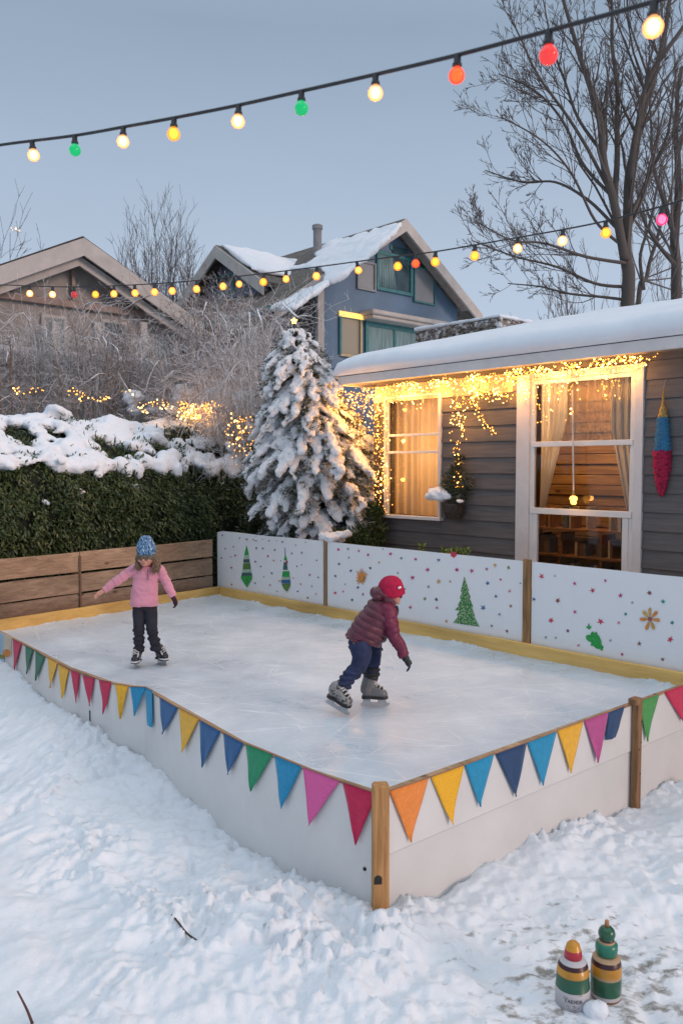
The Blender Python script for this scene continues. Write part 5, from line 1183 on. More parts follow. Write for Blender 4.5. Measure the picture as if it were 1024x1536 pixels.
# ------------------------------------------------------------------ hedge with its snow
H0 = hor(P_L)+nLF*.55-dLF*3.2; hl = onpl(388, 760, hor(P_L)+nLF*.7, -nLF); HL = (hor(hl)-H0).dot(dLF); HDp = 1.9; zh0, zh1 = 2.62, 3.36
HG = thing('evergreen_hedge', H0+dLF*HL/2, 'dense dark green hedge under a thick blanket of snow behind the plank fence', 'hedge')
rng = np.random.default_rng(5)
def hedge_surf(s, t, k=0):
    """s along, t: 0 bottom of front .. 1 top edge of front .. 2 back edge of the top"""
    s = np.asarray(s); t = np.asarray(t)
    fr_ = np.clip(t, 0, 1); tp = np.clip(t-1, 0, 1)
    y = .30*np.sin(tp*math.pi/2)*0 + tp*HDp - .10*np.sin(fr_*3.1)*(t < 1)
    y = y + .16*np.clip(fr_-.8, 0, .2)/.2
    z = .3+(zh0-.3)*fr_ + (zh1-zh0)*np.sin(tp*math.pi/2)
    P = np.array(H0)[None]+s[:, None]*np.array(dLF)[None]+y[:, None]*np.array(nLF)[None]; P[:, 2] = z
    b = fbm(P, 1.3, 3, 3)*.16+fbm(P, 4.5, 2, 4)*.06
    endr = np.clip((HL-s)/.5, 0, 1); endl = 1-(1-endr)**2
    P -= np.array(nLF)[None]*(b*(t < 1.3))[:, None]; P[:, 2] += b*(t >= 1)*.8
    P[:, 2] = np.where(t > .6, P[:, 2]-.5*(1-endl)*np.clip(t-.6, 0, 1), P[:, 2])
    P += np.array(nLF)[None]*((1-endl)*.35)[:, None]
    return P
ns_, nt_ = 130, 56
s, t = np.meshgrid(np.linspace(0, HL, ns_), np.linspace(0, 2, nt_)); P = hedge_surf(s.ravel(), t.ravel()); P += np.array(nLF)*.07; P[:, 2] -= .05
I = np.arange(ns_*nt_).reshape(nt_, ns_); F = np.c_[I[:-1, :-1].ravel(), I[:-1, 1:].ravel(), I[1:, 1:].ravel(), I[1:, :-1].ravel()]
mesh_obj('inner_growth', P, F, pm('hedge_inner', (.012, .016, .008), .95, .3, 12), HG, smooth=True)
M_HEDGE = leafmat('hedge_leaves', [(.014, .026, .009), (.035, .058, .018), (.07, .10, .030), (.12, .135, .05)])
n = 95000
s = rng.uniform(0, HL, n); t = np.where(rng.random(n) < .78, rng.uniform(0, 1.1, n), rng.uniform(1, 2, n)); P = hedge_surf(s, t)
cl = fbm(P, 3.6, 3, 8)
keep = rng.random(n) < np.clip(.62+cl*1.3, .15, 1); P = P[keep]; t = t[keep]; n = len(P)
out = np.where((t < 1)[:, None], -np.array(nLF)[None], np.array([[0, 0, 1.]]))
P = P+out*(rng.normal(.0, .035, n)+.05*fbm(P, 5, 2, 9))[:, None]
D = unit(out*.55+rng.normal(0, .5, (n, 3))+np.array([0, 0, -.55]))
Nn = unit(out+rng.normal(0, .5, (n, 3))); Nn = unit(Nn-D*(Nn*D).sum(1, keepdims=True))
V, F = cards(P, D, Nn, .085, .026, rng); mesh_obj('foliage', V, F, M_HEDGE, HG)
# snow blanket: overlapping pillows lying on the top and lapping over the front
mb = MB(); rg = random.Random(9)
def rotM(x, y, z): return Matrix((x, y, z)).transposed()
def hs(s, t): return Vector(hedge_surf(np.array([s]), np.array([t]))[0])
tl = (Z3*.35-nLF).normalized()
for i in range(560):
    s_ = rg.uniform(-.2, HL-.12); t_ = 1.02+.98*rg.random()**1.0
    if mnoise.noise((s_*1.6, t_*3.0, 4.4)) < -.13 and t_ < 1.85: continue
    p = hs(s_, t_); d = (hs(s_+.1, t_)-p).normalized(); e = (hs(s_, min(2, t_+.06))-p).normalized(); nn = d.cross(e).normalized()
    a = rg.gauss(0, .7); x = d*math.cos(a)+e*math.sin(a); y = nn.cross(x)
    r_ = rg.uniform(.09, .25); mb.ell(p+nn*.02, (r_*rg.uniform(.9, 1.7), r_*rg.uniform(.6, .95), r_*rg.uniform(.38, .58)), rotM(x, y, nn), 2)
# fingers lapping over the front edge
for i in range(60):
    s_ = rg.uniform(-.1, HL-.25); t0 = rg.uniform(.97, 1.12); ln_ = rg.uniform(.02, .055)*(1.2 if mnoise.noise((s_*1.1, 2, 2)) > 0 else .5); k = 4
    r_ = rg.uniform(.08, .16); sw = rg.gauss(0, .10)
    for j in range(k):
        q = j/(k-1); p = hs(s_+sw*q, t0-ln_*q); mb.ell(p-nLF*.02+Z3*.02, (r_*(1-.45*q), r_*(.75-.3*q), r_*(1.05-.3*q)), None, 2)
for (u, v, r_) in ((201, 733, .075), (143, 712, .05), (110, 730, .045), (118, 738, .05), (88, 690, .06), (66, 752, .05), (305, 700, .07), (340, 670, .09), (352, 700, .08), (372, 640, .10)):
    p = onpl(u, v, hs(HL/2, .85), -nLF); mb.ell(p-nLF*.06, (r_*1.5, r_*.8, r_*.85), rotM((dLF-Z3*.6).normalized(), nLF, (Z3+dLF*.6).normalized()), 2)
V, F, NN = mb.remesh(.026, 3); V = V+NN*(fbm(V, 5, 4, 5)*.05+fbm(V, 17, 3, 6)*.015)[:, None]; V[:, 2] += fbm(V, 2.4, 2, 15)*.03
mesh_obj('snow_blanket', V, F, M_SNOWC, HG, smooth=True)
# small frosted sprigs over the hedge end
tw = Twigs()
for i in range(240):
    s_ = HL-abs(rg.gauss(0, .75)); p = hs(s_, rg.uniform(.85, 1.6)); tw.tube(wander(rg, p, rvec(rg)*.5+Z3*.8-nLF*.3, rg.uniform(.12, .35), 4, .2, 0), [.006, .005, .004, .004, .003], 3)
tw.build('sprigs', M_FROST, HG)
rng = np.random.default_rng(15); n = 5200; s = rng.uniform(0, HL, n); t = rng.uniform(.9, 1.75, n); P = hedge_surf(s, t); P[:, 2] += .04+.10*rng.random(n); k_ = fbm(P, 2.2, 3, 31) > .2; P = P[k_]; n = len(P)
D = unit(np.array([0, 0, .8])-np.array(nLF)*.4+rng.normal(0, .6, (n, 3))); Nn = rng.normal(0, 1, (n, 3)); Nn = unit(Nn-D*(Nn*D).sum(1, keepdims=True)); V, F = cards(P, D, Nn, .10, .026, rng); mesh_obj('foliage', V, F, M_HEDGE, HG)
# snow mound that carries the glowing fairy lights
mp_ = onpl(298, 622, hs(HL/2, 1.75), -nLF)
t = thing('snow_mound', mp_-Z3*.35, 'snow mound glowing with a tangle of warm fairy lights at the hedge end', 'snow mound')
mb = MB()
for i in range(16): mb.ell(mp_+dLF*rg.uniform(-.40, .40)+nLF*rg.uniform(-.1, .3)+Z3*rg.uniform(-.28, .10), (rg.uniform(.12, .22), rg.uniform(.1, .2), rg.uniform(.08, .14)), None, 2)
V, F, NN = mb.remesh(.025, 2); V = V+NN*(fbm(V, 7, 3, 5)*.03)[:, None]; mesh_obj('snow_heap', V, F, M_SNOWC, t, smooth=True)
MOUND = mp_
for (u, v, y_, w_, lb) in ((306, 584, 16.4, .85, 'long low snow covered heap behind the glowing mound'), (222, 594, 16.0, .5, 'small snow covered heap behind the hedge left of the glowing mound'), (366, 590, 15.2, .4, 'snow covered bush top between the glowing mound and the fir')):
    c = at(u, v, y_); t = thing('snow_mound', c-Z3*.6, lb, 'snow mound'); mb = MB()
    for i in range(int(26*w_)+6): mb.ell(c+dLF*rg.uniform(-w_, w_)*.8+nLF*rg.uniform(-.2, .2)+Z3*rg.uniform(-.30, .02), (rg.uniform(.10, .2), rg.uniform(.1, .2), rg.uniform(.06, .11)), None, 2)
    V, F, NN = mb.remesh(.025, 2); V = V+NN*(fbm(V, 8, 4, 5)*.05)[:, None]; mesh_obj('snow_heap', V, F, M_SNOWC, t, smooth=True); tw = Twigs()
    for i in range(int(150*w_)): p = c+dLF*rg.uniform(-w_, w_)+nLF*rg.uniform(-.25, .2)+Z3*rg.uniform(-.55, 0); tw.tube(wander(rg, p, rvec(rg)+Z3*.5, rg.uniform(.2, .5), 4, .2, 0), [.008, .006, .005, .004, .003], 4)
    tw.build('twigs', M_FROST, t)

# ------------------------------------------------------------------ snow-laden fir
FD = 12.55
ft = at(442, 492, FD); fb = at(476, 800, FD); FB = Vector((fb.x, fb.y, 0)); FT = ft
FIR = thing('snowy_fir', FB, 'conical fir tree loaded with snow in front of the cottage corner', 'fir tree')
mb = MB(); ax = [FB-Z3*.2, FB+Z3*1.0, FB.lerp(Vector((FT.x, FT.y, 0)), .5)+Z3*2.6, FT]; mb.tube(smooth_path(ax), np.linspace(.09, .012, 19), 8); mb.build('trunk', M_BARK, FIR, smooth=True)
pxm = FD/FPX
prof_ = [(492, 442, 8), (515, 442, 26), (545, 440, 50), (575, 448, 58), (605, 455, 66), (640, 462, 80), (680, 470, 96), (720, 474, 101), (760, 476, 100), (800, 480, 104), (840, 482, 100)]
def fit_branch(c, o, L_):
    while L_ > .15:
        p = hor(c+o*L_); bb = (p-hor(B0)).dot(nFR); a_, b2 = ab(p)
        if (bb > .20 or c.z-.45*L_ > 1.75) and not (a_ > A0-.02 and b2 > WB-.10): break
        L_ *= .9
    return L_
def fir_ring(v):
    for (a, b_) in zip(prof_, prof_[1:]):
        if v <= b_[0]:
            f = (v-a[0])/(b_[0]-a[0]); return a[1]+(b_[1]-a[1])*f, (a[2]+(b_[2]-a[2])*f)
    return prof_[-1][1:]
snow = MB(); LP, LD, LN = [], [], []; tw = Twigs(); rg = random.Random(21); levels = 27
for li in range(levels):
    v = 500+(840-500)*(li/(levels-1))**.92; cu, rp = fir_ring(v); cu += 5; c = at(cu, v, FD); rad = rp*pxm; nb_ = int(5+9*min(1, rad/.8)); a0 = rg.random()*6.28
    for j in range(nb_):
        a = a0+2*math.pi*j/nb_+rg.gauss(0, .16); o = Vector((math.cos(a), math.sin(a), 0)); L_ = rad*rg.uniform(.72, 1.10)
        L_ = fit_branch(c, o, L_); lift = rg.uniform(.05, .25)*L_; drop = rg.uniform(.18, .42)*L_
        st = c+Z3*(lift*.6); mid = c+o*L_*.55+Z3*(lift*.75); tip = c+o*L_+Z3*(lift*.3-drop); pts = smooth_path([st, mid, tip], 5); k = len(pts)
        tw.tube(pts, np.linspace(.013, .004, k), 4)
        # secondary twigs with needles
        perp = Vector((-o.y, o.x, 0))
        for q in range(int(6+16*L_)):
            x = rg.uniform(.25, 1)*(k-1); i = min(int(x), k-2); p = pts[i].lerp(pts[i+1], x-i); sgn = rg.choice((-1, 1)); l2 = rg.uniform(.10, .24)*(.6+.5*L_)
            dd = (o*.75+perp*sgn*rg.uniform(.3, 1.)+Z3*rg.uniform(-.65, .05)).normalized()
            m_ = max(8, int(l2*120))
            for z in range(m_):
                f = (z+rg.random())/m_; base_ = p+dd*l2*f; LP.append(base_); LD.append((dd+rvec(rg)*.55+Z3*-.05)); LN.append(rvec(rg))
        # snow pads
        if rg.random() < (.95 if v < 690 else .74):
            vis = .5-.5*math.sin(a)
            wd = rg.uniform(.060, .125)*(.5+.65*min(1, L_/.8)); kk = 4
            for z in range(kk):
                f = .42+.58*z/(kk-1); x = f*(k-1); i = min(int(x), k-2); p = pts[i].lerp(pts[i+1], x-i); d = (pts[i+1]-pts[i]).normalized(); y = Z3.cross(d).normalized(); n_ = d.cross(y)
                sw = rg.gauss(0, .03); w2 = wd*(1-.25*abs(z-1.5)/1.5)
                snow.ell(p+n_*.035+perp*sw, (w2*1.75, w2*rg.uniform(.75, 1.2), w2*rg.uniform(.42, .62)), rotM(d, y, n_), 2)
                if rg.random() < .5:
                    dq = (d+perp*rg.choice((-1, 1))*.8-Z3*.5).normalized(); yq = Z3.cross(dq).normalized(); pp = p+dq*wd*.9; snow.ell(pp, (w2*1.35, w2*.6, w2*.42), rotM(dq, yq, dq.cross(yq)), 2)
# crown top snow
for (u, v, r_) in ((432, 508, .075), (428, 500, .05), (448, 507, .07), (458, 520, .07), (440, 530, .09), (420, 545, .09), (470, 545, .09)): snow.ell(at(u, v, FD-.06), (r_, r_, r_*.8), None, 2)
# the pad lying on the banner stake
pst = hor(onb(493, 805))
for q in range(8): snow.ell(pst+dFR*rg.uniform(-.14, .12)+nFR*rg.uniform(.0, .2)+Z3*(1.70+rg.uniform(-.05, .06)), (.11, .10, .055), None, 2)
V, F, NN = snow.remesh(.017, 2)
V = V+NN*(fbm(V, 9, 4, 5)*.042+fbm(V, 34, 3, 6)*.022)[:, None]
M_FIRSNOW = snowmat('fir_snow', (.80, .81, .84), .9, 70)
mesh_obj('snow_load', V, F, M_FIRSNOW, FIR, smooth=True)
P = np.array([p[:] for p in LP]); D = unit(np.array([p[:] for p in LD])); Nn = np.array([p[:] for p in LN]); Nn = unit(Nn-D*(Nn*D).sum(1, keepdims=True))
V, F = cards(P, D, Nn, .062, .010, np.random.default_rng(3), .1); M_NEEDLE = leafmat('fir_needles', [(.012, .020, .010), (.030, .048, .020), (.06, .075, .035), (.16, .17, .14)]); mesh_obj('foliage', V, F, M_NEEDLE, FIR)
tw.build('branches', M_TWIG, FIR)
print('fir needles', len(P))
# frost-whitened sprays standing proud of the pads
rng = np.random.default_rng(8); idx = rng.choice(len(P), size=len(P)//7, replace=False)
V, F = cards(P[idx]+np.array([0, 0, .05]), unit(D[idx]+np.array([0, 0, .2])), Nn[idx], .07, .011, rng, .1); mesh_obj('frosted_sprays', V, F, pm('frosted_needles', (.55, .56, .58), .8, .15, 9), FIR)
# green shrub between fir and cottage
def leafy(name, label, centres, nleaf, mat, cat, ln, wd, seed, stems=True):
    rg = random.Random(seed); rn = np.random.default_rng(seed); c0 = centres[0][0]; t = thing(name, Vector((c0.x, c0.y, 0)), label, cat); P = []; D = []; tw = Twigs()
    for c, r_ in centres:
        q = rn.normal(0, 1, (nleaf, 3)); q = unit(q)*(rn.random((nleaf, 1))**.45)*np.array(r_); P.append(np.array(c)+q); D.append(unit(q+np.array([0, 0, .1])+rn.normal(0, .15, (nleaf, 3))))
        tw.tube([Vector((c.x+rg.gauss(0, .02), c.y, -.1)), Vector((c.x, c.y, c.z*.6)), c], [.012, .010, .006], 5)
    P = np.concatenate(P); D = np.concatenate(D); Nn = rn.normal(0, 1, P.shape); Nn = unit(Nn-D*(Nn*D).sum(1, keepdims=True)); V, F = cards(P, D, Nn, ln, wd, rn); mesh_obj('leaves', V, F, mat, t); tw.build('stems', M_TWIG, t); return t
M_GRN = leafmat('shrub_leaves', [(.02, .035, .012), (.04, .075, .02), (.08, .12, .035)])
leafy('evergreen_shrub', 'dark green leafy shrub between fir and cottage wall below the small window', [(at(557, 800, 11.75), (.22, .2, .25)), (at(535, 815, 11.6), (.2, .2, .22)), (at(562, 770, 11.8), (.12, .12, .14)), (at(510, 815, 11.5), (.18, .18, .2))], 900, M_GRN, 'shrub', .07, .02, 4)
M_YG = leafmat('bright_leaves', [(.08, .13, .03), (.16, .24, .05), (.28, .36, .10)])
def wallp(u, v): return onw(u, v, WB-.42)
p1 = leafy('leafy_plant', 'bright green plant with a red flower peeping over the middle banner', [(wallp(668, 828), (.07, .06, .05)), (wallp(684, 829), (.07, .06, .055)), (wallp(698, 828), (.06, .06, .05)), (wallp(678, 834), (.09, .06, .05))], 60, M_YG, 'plant', .06, .03, 5)
mb = MB(); fp = wallp(680, 833)-N*.06
for k in range(6): a = k*1.05; mb.ell(fp+U*.018*math.cos(a)+Z3*.018*math.sin(a), (.018, .012, .018), None, 1)
mb.build('flower', pm('red_petals', (.5, .02, .02), .6), p1, smooth=True)
leafy('leafy_plant', 'small bright green sprig peeping over the banner below the glowing window', [(wallp(632, 820), (.035, .04, .05)), (wallp(634, 828), (.04, .04, .04))], 30, M_YG, 'plant', .05, .022, 6)
# ------------------------------------------------------------------ festoon strings
def glow_bulb(name, shell, core, es, ec):
    m, nt, b = newmat(name+'_shell'); L = nt.links.new; b.inputs['Base Color'].default_value = c4(shell); b.inputs['Roughness'].default_value = .08; b.inputs['Emission Color'].default_value = c4(shell); b.inputs['Emission Strength'].default_value = es
    tr = nd(nt, 'ShaderNodeBsdfTransparent'); tr.inputs[0].default_value = c4(tuple(min(1, x*.5+.5) for x in shell)); mx = nd(nt, 'ShaderNodeMixShader'); mx.inputs[0].default_value = .62; L(tr.outputs[0], mx.inputs[1]); L(b.outputs[0], mx.inputs[2]); L(mx.outputs[0], nt.nodes['Material Output'].inputs[0])
    return [m, emat(name+'_filament', core, ec)]
BM = {'w': glow_bulb('warm_white_bulb', (1, .48, .17), (1, .78, .46), 1.0, 7), 'a': glow_bulb('amber_bulb', (1, .38, .02), (1, .62, .12), 1.0, 3.0), 'g': emat('green_bulb', (.0, .55, .17), .55, (.0, .35, .10), .08), 'r': emat('red_bulb', (1, .05, .045), .6, (.6, .03, .03), .1), 'o': glow_bulb('orange_red_bulb', (1, .10, .03), (1, .30, .03), .75, 1.6), 'm': glow_bulb('magenta_bulb', (.9, .04, .22), (1, .5, .6), .8, 3), 'k': emat('dim_red_bulb', (.8, .04, .05), .35, (.45, .03, .04), .1), 'p': glow_bulb('pale_warm_bulb', (1, .40, .05), (1, .68, .22), 1.0, 4)}  # plain green and red bulbs have a weak glow added to their colour
BN = {'w': 'glowing warm white bulb', 'a': 'glowing amber bulb', 'g': 'green bulb', 'r': 'red bulb', 'o': 'orange red bulb', 'm': 'magenta bulb', 'k': 'faintly glowing dark red bulb', 'p': 'glowing pale yellow bulb'}
M_SOCK = pm('black_socket', (.018, .02, .024), .5, .15, 20)
def bulb_mesh(sz):
    # globe bulb hanging down from origin (bottom of the cable)
    so_ = [(.20, .02), (.23, -.04), (.235, -.40), (.30, -.44), (.31, -.62), (.27, -.66)]
    gl = [(.20, -.60), (.26, -.70), (.40, -.86), (.50, -1.05), (.53, -1.22), (.48, -1.42), (.36, -1.58), (.18, -1.68), (.03, -1.71)]
    return [(r*sz, z*sz) for r, z in so_], [(r*sz, z*sz) for r, z in gl]
def festoon(name, cable_px, bulbs, label, cr_, dirs=None):
    pts = [at(u, v, d) for u, v, d in cable_px]; path = smooth_path(pts, 10)
    t = thing(name, path[0], label, 'string lights')
    mb = MB(); mb.tube(path, cr_, 7); mb.build('cable', M_CABLE, t, smooth=True)
    cache = {}
    for (u, v, c, sz, tilt) in bulbs:
        # the point of the cable above this bulb
        best = None
        for a, b_ in zip(path, path[1:]):
            def pu(p): 
                q = p-CAM; f = q.y*cp-q.z*sp; return 512+FPX*q.x/f
            ua, ub = pu(a), pu(b_)
            if (ua-u)*(ub-u) <= 0: best = a.lerp(b_, (u-ua)/(ub-ua+1e-9)); break
        if best is None: continue
        key = (c, sz)
        if key not in cache:
            sp_, gp_ = bulb_mesh(sz); m1 = MB().lathe((0, 0, 0), sp_, 14); m2 = MB().lathe((0, 0, 0), gp_, 18)
            if isinstance(BM[c], list): m2.ell((0, 0, -1.15*sz), (.36*sz, .36*sz, .42*sz), None, 2, 1)
            cache[key] = []
            for nm, mm, mt, in (('socket', m1, M_SOCK), ('bulb', m2, BM[c])):
                me = bpy.data.meshes.new(nm); me.from_pydata(mm.v, [], mm.f); [me.materials.append(x) for x in (mt if isinstance(mt, list) else [mt])]; me.polygons.foreach_set('material_index', mm.m); me.polygons.foreach_set('use_smooth', [True]*len(me.polygons)); cache[key].append(me)
        o = bpy.data.objects.new('socket', cache[key][0]); COL.objects.link(o); o.parent = t; o.location = best-ORG[t.name]-Z3*cr_*.6; o.rotation_euler = (rnd.gauss(0, .05), tilt, rnd.random()*6)
        o2 = bpy.data.objects.new('bulb', cache[key][1]); COL.objects.link(o2); o2.parent = o; o2['label'] = BN[c]
    return t
near = [(-60,229,3.5),(0,217,3.35),(110,203,3.15),(190,189,3.0),(262,176,2.88),(358,157,2.72),(452,136,2.58),(563,111,2.42),(685,82,2.25),(820,46,2.05),(965,6,1.86),(1060,-24,1.75),(1300,-110,1.45)]
festoon('festoon_string', near, [(a_, b_, c_, d_*.89, e_) for a_, b_, c_, d_, e_ in [(48,0,'w',.048,0),(112,0,'g',.047,-.05),(185,0,'w',.046,0),(261,0,'a',.0475,0),(358,0,'w',.046,0),(452,0,'g',.0455,0),(563,0,'w',.046,0),(686,0,'o',.0465,0),(823,0,'r',.049,.12),(981,0,'w',.0475,0)]], 'near thick cable of ten large coloured globe bulbs sloping up across the sky', .0056)
far = [(u_, v_, d_*.74) for u_, v_, d_ in [(-60,427,9.6),(0,427,9.4),(100,430,9.0),(200,427,8.6),(300,420,8.2),(394,410,7.8),(475,400,7.4),(535,392,7.1),(596,384,6.85),(653,377,6.6),(712,367,6.35),(776,356,6.05),(844,344,5.75),(908,331,5.5),(992,309,5.2),(1060,288,5.0)]]
festoon('festoon_string', far, [(a_, b_, c_, d_*.97, e_) for a_, b_, c_, d_, e_ in [(44,0,'w',.052,0),(79,0,'w',.052,0),(111,0,'k',.05,.25),(143,0,'a',.052,0),(171,0,'p',.052,0),(202,0,'p',.052,0),(232,0,'p',.052,0),(258,0,'p',.052,0),(295,0,'p',.052,0),(334,0,'p',.05,0),(359,0,'p',.045,.1),(396,0,'a',.05,0),(429,0,'p',.046,0),(475,0,'p',.05,0),(535,0,'p',.045,-.4),(596,0,'a',.05,0),(624,0,'o',.048,.1),(653,0,'a',.05,0),(712,0,'a',.05,0),(776,0,'w',.048,0),(844,0,'w',.048,0),(908,0,'a',.048,0),(992,0,'m',.05,0)]], 'farther thin cable of many small amber bulbs hung between cottage and houses', .0042)

# ------------------------------------------------------------------ fairy lights
M_FAIRY = emat('fairy_light', (1, .38, .05), 3.2, (.9, .6, .2)); M_FAIRY2 = emat('fairy_light_bright', (1, .58, .17), 7.0, (.9, .6, .3)); M_WIRE = pm('fairy_wire', (.10, .07, .035), .6)
def fairy(name, label, strands, loc, cat='string lights', jitter=.02, r=(.0058, .0098), kind_stuff=True):
    """strands: list of (points, spacing)"""
    t = thing(name, loc, label, cat); wires = Twigs(); A = []; rg = random.Random(len(strands)*3+1)
    for pts, sp_ in strands:
        pts = [Vector(p) for p in pts]; wires.tube(pts, [.0022]*len(pts), 3)
        tot = 0
        for a, b_ in zip(pts, pts[1:]):
            L_ = (b_-a).length; x = 0
            while tot+ (L_-x) >= sp_:
                x += sp_-tot; tot = 0
                if x > L_: break
                A.append(a.lerp(b_, x/L_)+rvec(rg)*jitter)
            tot += max(0, L_-x)
    V0, F0_ = ico(1); F0_ = np.array(F0_)
    for nm, mt, frac, (r0, r1) in (('fairy_bulbs', M_FAIRY, .72, r), ('bright_fairy_bulbs', M_FAIRY2, 1, (r[0]*1.15, r[1]*1.25))):
        sel = [p for p in A if (rg.random() < .72) == (nm == 'fairy_bulbs')]
        if not sel: continue
        V = np.concatenate([V0*rg.uniform(r0, r1)+np.array(p) for p in sel]); F = np.concatenate([F0_+i*len(V0) for i in range(len(sel))])
        o = mesh_obj(nm, V, F, mt, t, smooth=True); o['kind'] = 'stuff'
    wires.build('wire', M_WIRE, t); print(name, len(A)); return t
LB_ = WB-.12
def lw(u, v, b=LB_): return onw(u, v, b)
rg = random.Random(77)
def eave_v(u): return 580-(u-510)*.1167
def drop_strand(u, v0, v1, sway=4, k=7, b=None):
    b = b if b is not None else LB_+rg.uniform(-.1, .05); ph = rg.random()*6
    return [lw(u+sway*math.sin(ph+i*.9)*i/k+rg.gauss(0, 1.0), v0+(v1-v0)*i/k, b) for i in range(k+1)]
st = []
# swags along the eave
u = 506.
while u < 945:
    w_ = rg.uniform(34, 60); v = eave_v(u); v2 = eave_v(u+w_); sag = rg.uniform(6, 16)
    st.append(([lw(u+w_*i/8, v+(v2-v)*i/8+6+sag*math.sin(math.pi*i/8)*.6, EB+.06) for i in range(9)], .028))
    st.append(([lw(u+w_*i/8, v+(v2-v)*i/8+12+sag*math.sin(math.pi*i/8+.6), WB-.10) for i in range(9)], .04)); u += w_*rg.uniform(.55, .8)
eave_set = st
# clusters tied at the hooks over the tall window
for u in (610, 660, 716, 770, 808, 858, 905, 938):
    v = eave_v(u)+6
    for k in range(3): eave_set.append(([lw(u+rg.uniform(-17, 17), v+rg.uniform(-1, 10), EB+.05+rg.uniform(-.04, .04)) for i in range(9)], .05))
t_e = fairy('icicle_lights', 'bright warm fairy lights swagged along the cottage eave', eave_set, lw(700, 560))
st = []
for u in np.arange(510, 960, 5.5):
    v = eave_v(u)+12
    if u < 575: d = rg.uniform(25, 70)
    elif u < 665: d = rg.uniform(15, 42)
    elif u < 770: d = rg.uniform(18, 45)
    elif u < 800: d = rg.uniform(30, 62)
    elif u < 872: d = rg.uniform(25, 85)
    else: d = rg.uniform(10, 45) if rg.random() < .55 else 0
    if 905 < u < 930: d = 55
    if d > 4: st.append((drop_strand(u, v, v+d, 3), .055))
fairy('icicle_lights', 'short icicle strands of fairy lights hanging below the eave swags', st, lw(720, 600))
st = []
for u in np.arange(527, 583, 5.2): st.append((drop_strand(u, 588, rg.uniform(650, 700) if u < 560 else rg.uniform(700, 770), 4, 9, LB_-rg.uniform(.0, .15)), .05))
for u in (566, 571, 577, 581): st.append((drop_strand(u, 600, 772, 3, 10, LB_-.05), .045))
fairy('curtain_lights', 'dense curtain of fairy lights down the cottage corner behind the fir', st, lw(560, 650))
st = []
for k in range(9): u = 688+rg.gauss(0, 6); st.append((drop_strand(u, 592, rg.uniform(635, 662), 4, 7), .045))
for k in range(5): st.append((drop_strand(684+rg.gauss(0, 3), 655, 735, 6, 7), .075))
fairy('garland_lights', 'vertical garland of fairy lights beside the small glowing window', st, lw(688, 640))
st = []
for k in range(5):
    pts = [(703, 596), (712, 606), (718, 622), (727, 636), (741, 651)]; st.append(([lw(a+rg.gauss(0, 2.5)*(1-i*.2), b_+rg.gauss(0, 2.5)*(1-i*.2)) for i, (a, b_) in enumerate(pts)], .045))
for k in range(5): st.append(([lw(700+rg.uniform(-5, 65), 585+rg.uniform(-3, 16)) for i in range(6)], .06))
fairy('garland_lights', 'short diagonal garland of fairy lights on the grey clapboard', st, lw(715, 610))
# cluster on the mound and lights strewn in the shrubs
st = []
for k in range(26): st.append(([onpl(300+rg.uniform(-36, 34), 617+rg.uniform(-15, 14), MOUND-nLF*rg.uniform(.15, .32), -nLF) for i in range(5)], .09))
fairy('net_lights', 'tangle of warm fairy lights over the glowing snow mound', st, MOUND, r=(.009, .015))
st = []
for (u, v, k) in ((30, 588, 5), (55, 586, 3), (108, 588, 6), (125, 595, 5), (150, 600, 8), (190, 590, 2), (235, 606, 9), (215, 612, 5), (255, 612, 6), (20, 345, 1)):
    for q in range(k): st.append(([at(u+rg.gauss(0, 9), v+rg.gauss(0, 4), 14.6+rg.uniform(-.2, .2)) for i in range(3)], .16))
fairy('strewn_lights', 'few scattered fairy lights strewn in the brown shrubs behind the hedge', st, at(130, 600, 14.6), r=(.007, .014))
st = []
for k in range(30): st.append((drop_strand(rg.uniform(335, 408), rg.uniform(605, 640), rg.uniform(650, 720), 8, 6, WB+.3), .12))
st2 = []
for k in range(34):
    u = rg.uniform(345, 410); v = rg.uniform(610, 640); st2.append(([at(u+rg.gauss(0, 4), v+i*rg.uniform(6, 13), 13.1+rg.uniform(-.2, .1)) for i in range(6)], .13))
fairy('shrub_lights', 'fairy lights threaded through the frosted shrub left of the fir', st2, at(375, 650, 13.1), r=(.007, .012))
def lamp(name, loc, e, r_=.03, col=(1, .42, .09)):
    l = bpy.data.lights.new(name, 'POINT'); l.energy = e; l.color = col; l.shadow_soft_size = r_; o = bpy.data.objects.new(name, l); COL.objects.link(o); o.location = loc
# star on the fir top
t = thing('tree_top_light', at(441, 482, FD-.03), 'glowing amber star light on the tip of the snowy fir', 'light')
mb = MB(); c = at(441, 481, FD-.03); pts = []
for i in range(10): a = math.pi/2+i*math.pi/5; q = .052 if i % 2 == 0 else .026; pts.append(c+Vector((math.cos(a)*q, 0, math.sin(a)*q)))
mb.poly(pts, Vector((0, .02, 0))); mb.ell(c+Vector((0, .01, 0)), (.036, .034, .036), sub=2); mb.build('star', emat('amber_star', (1, .50, .10), 6, (.9, .5, .1)), t)
mb = MB(); mb.lathe(c-Z3*.12, [(.012, -.05), (.016, 0), (.016, .07)], 8); mb.build('clip', M_SOCK, t)
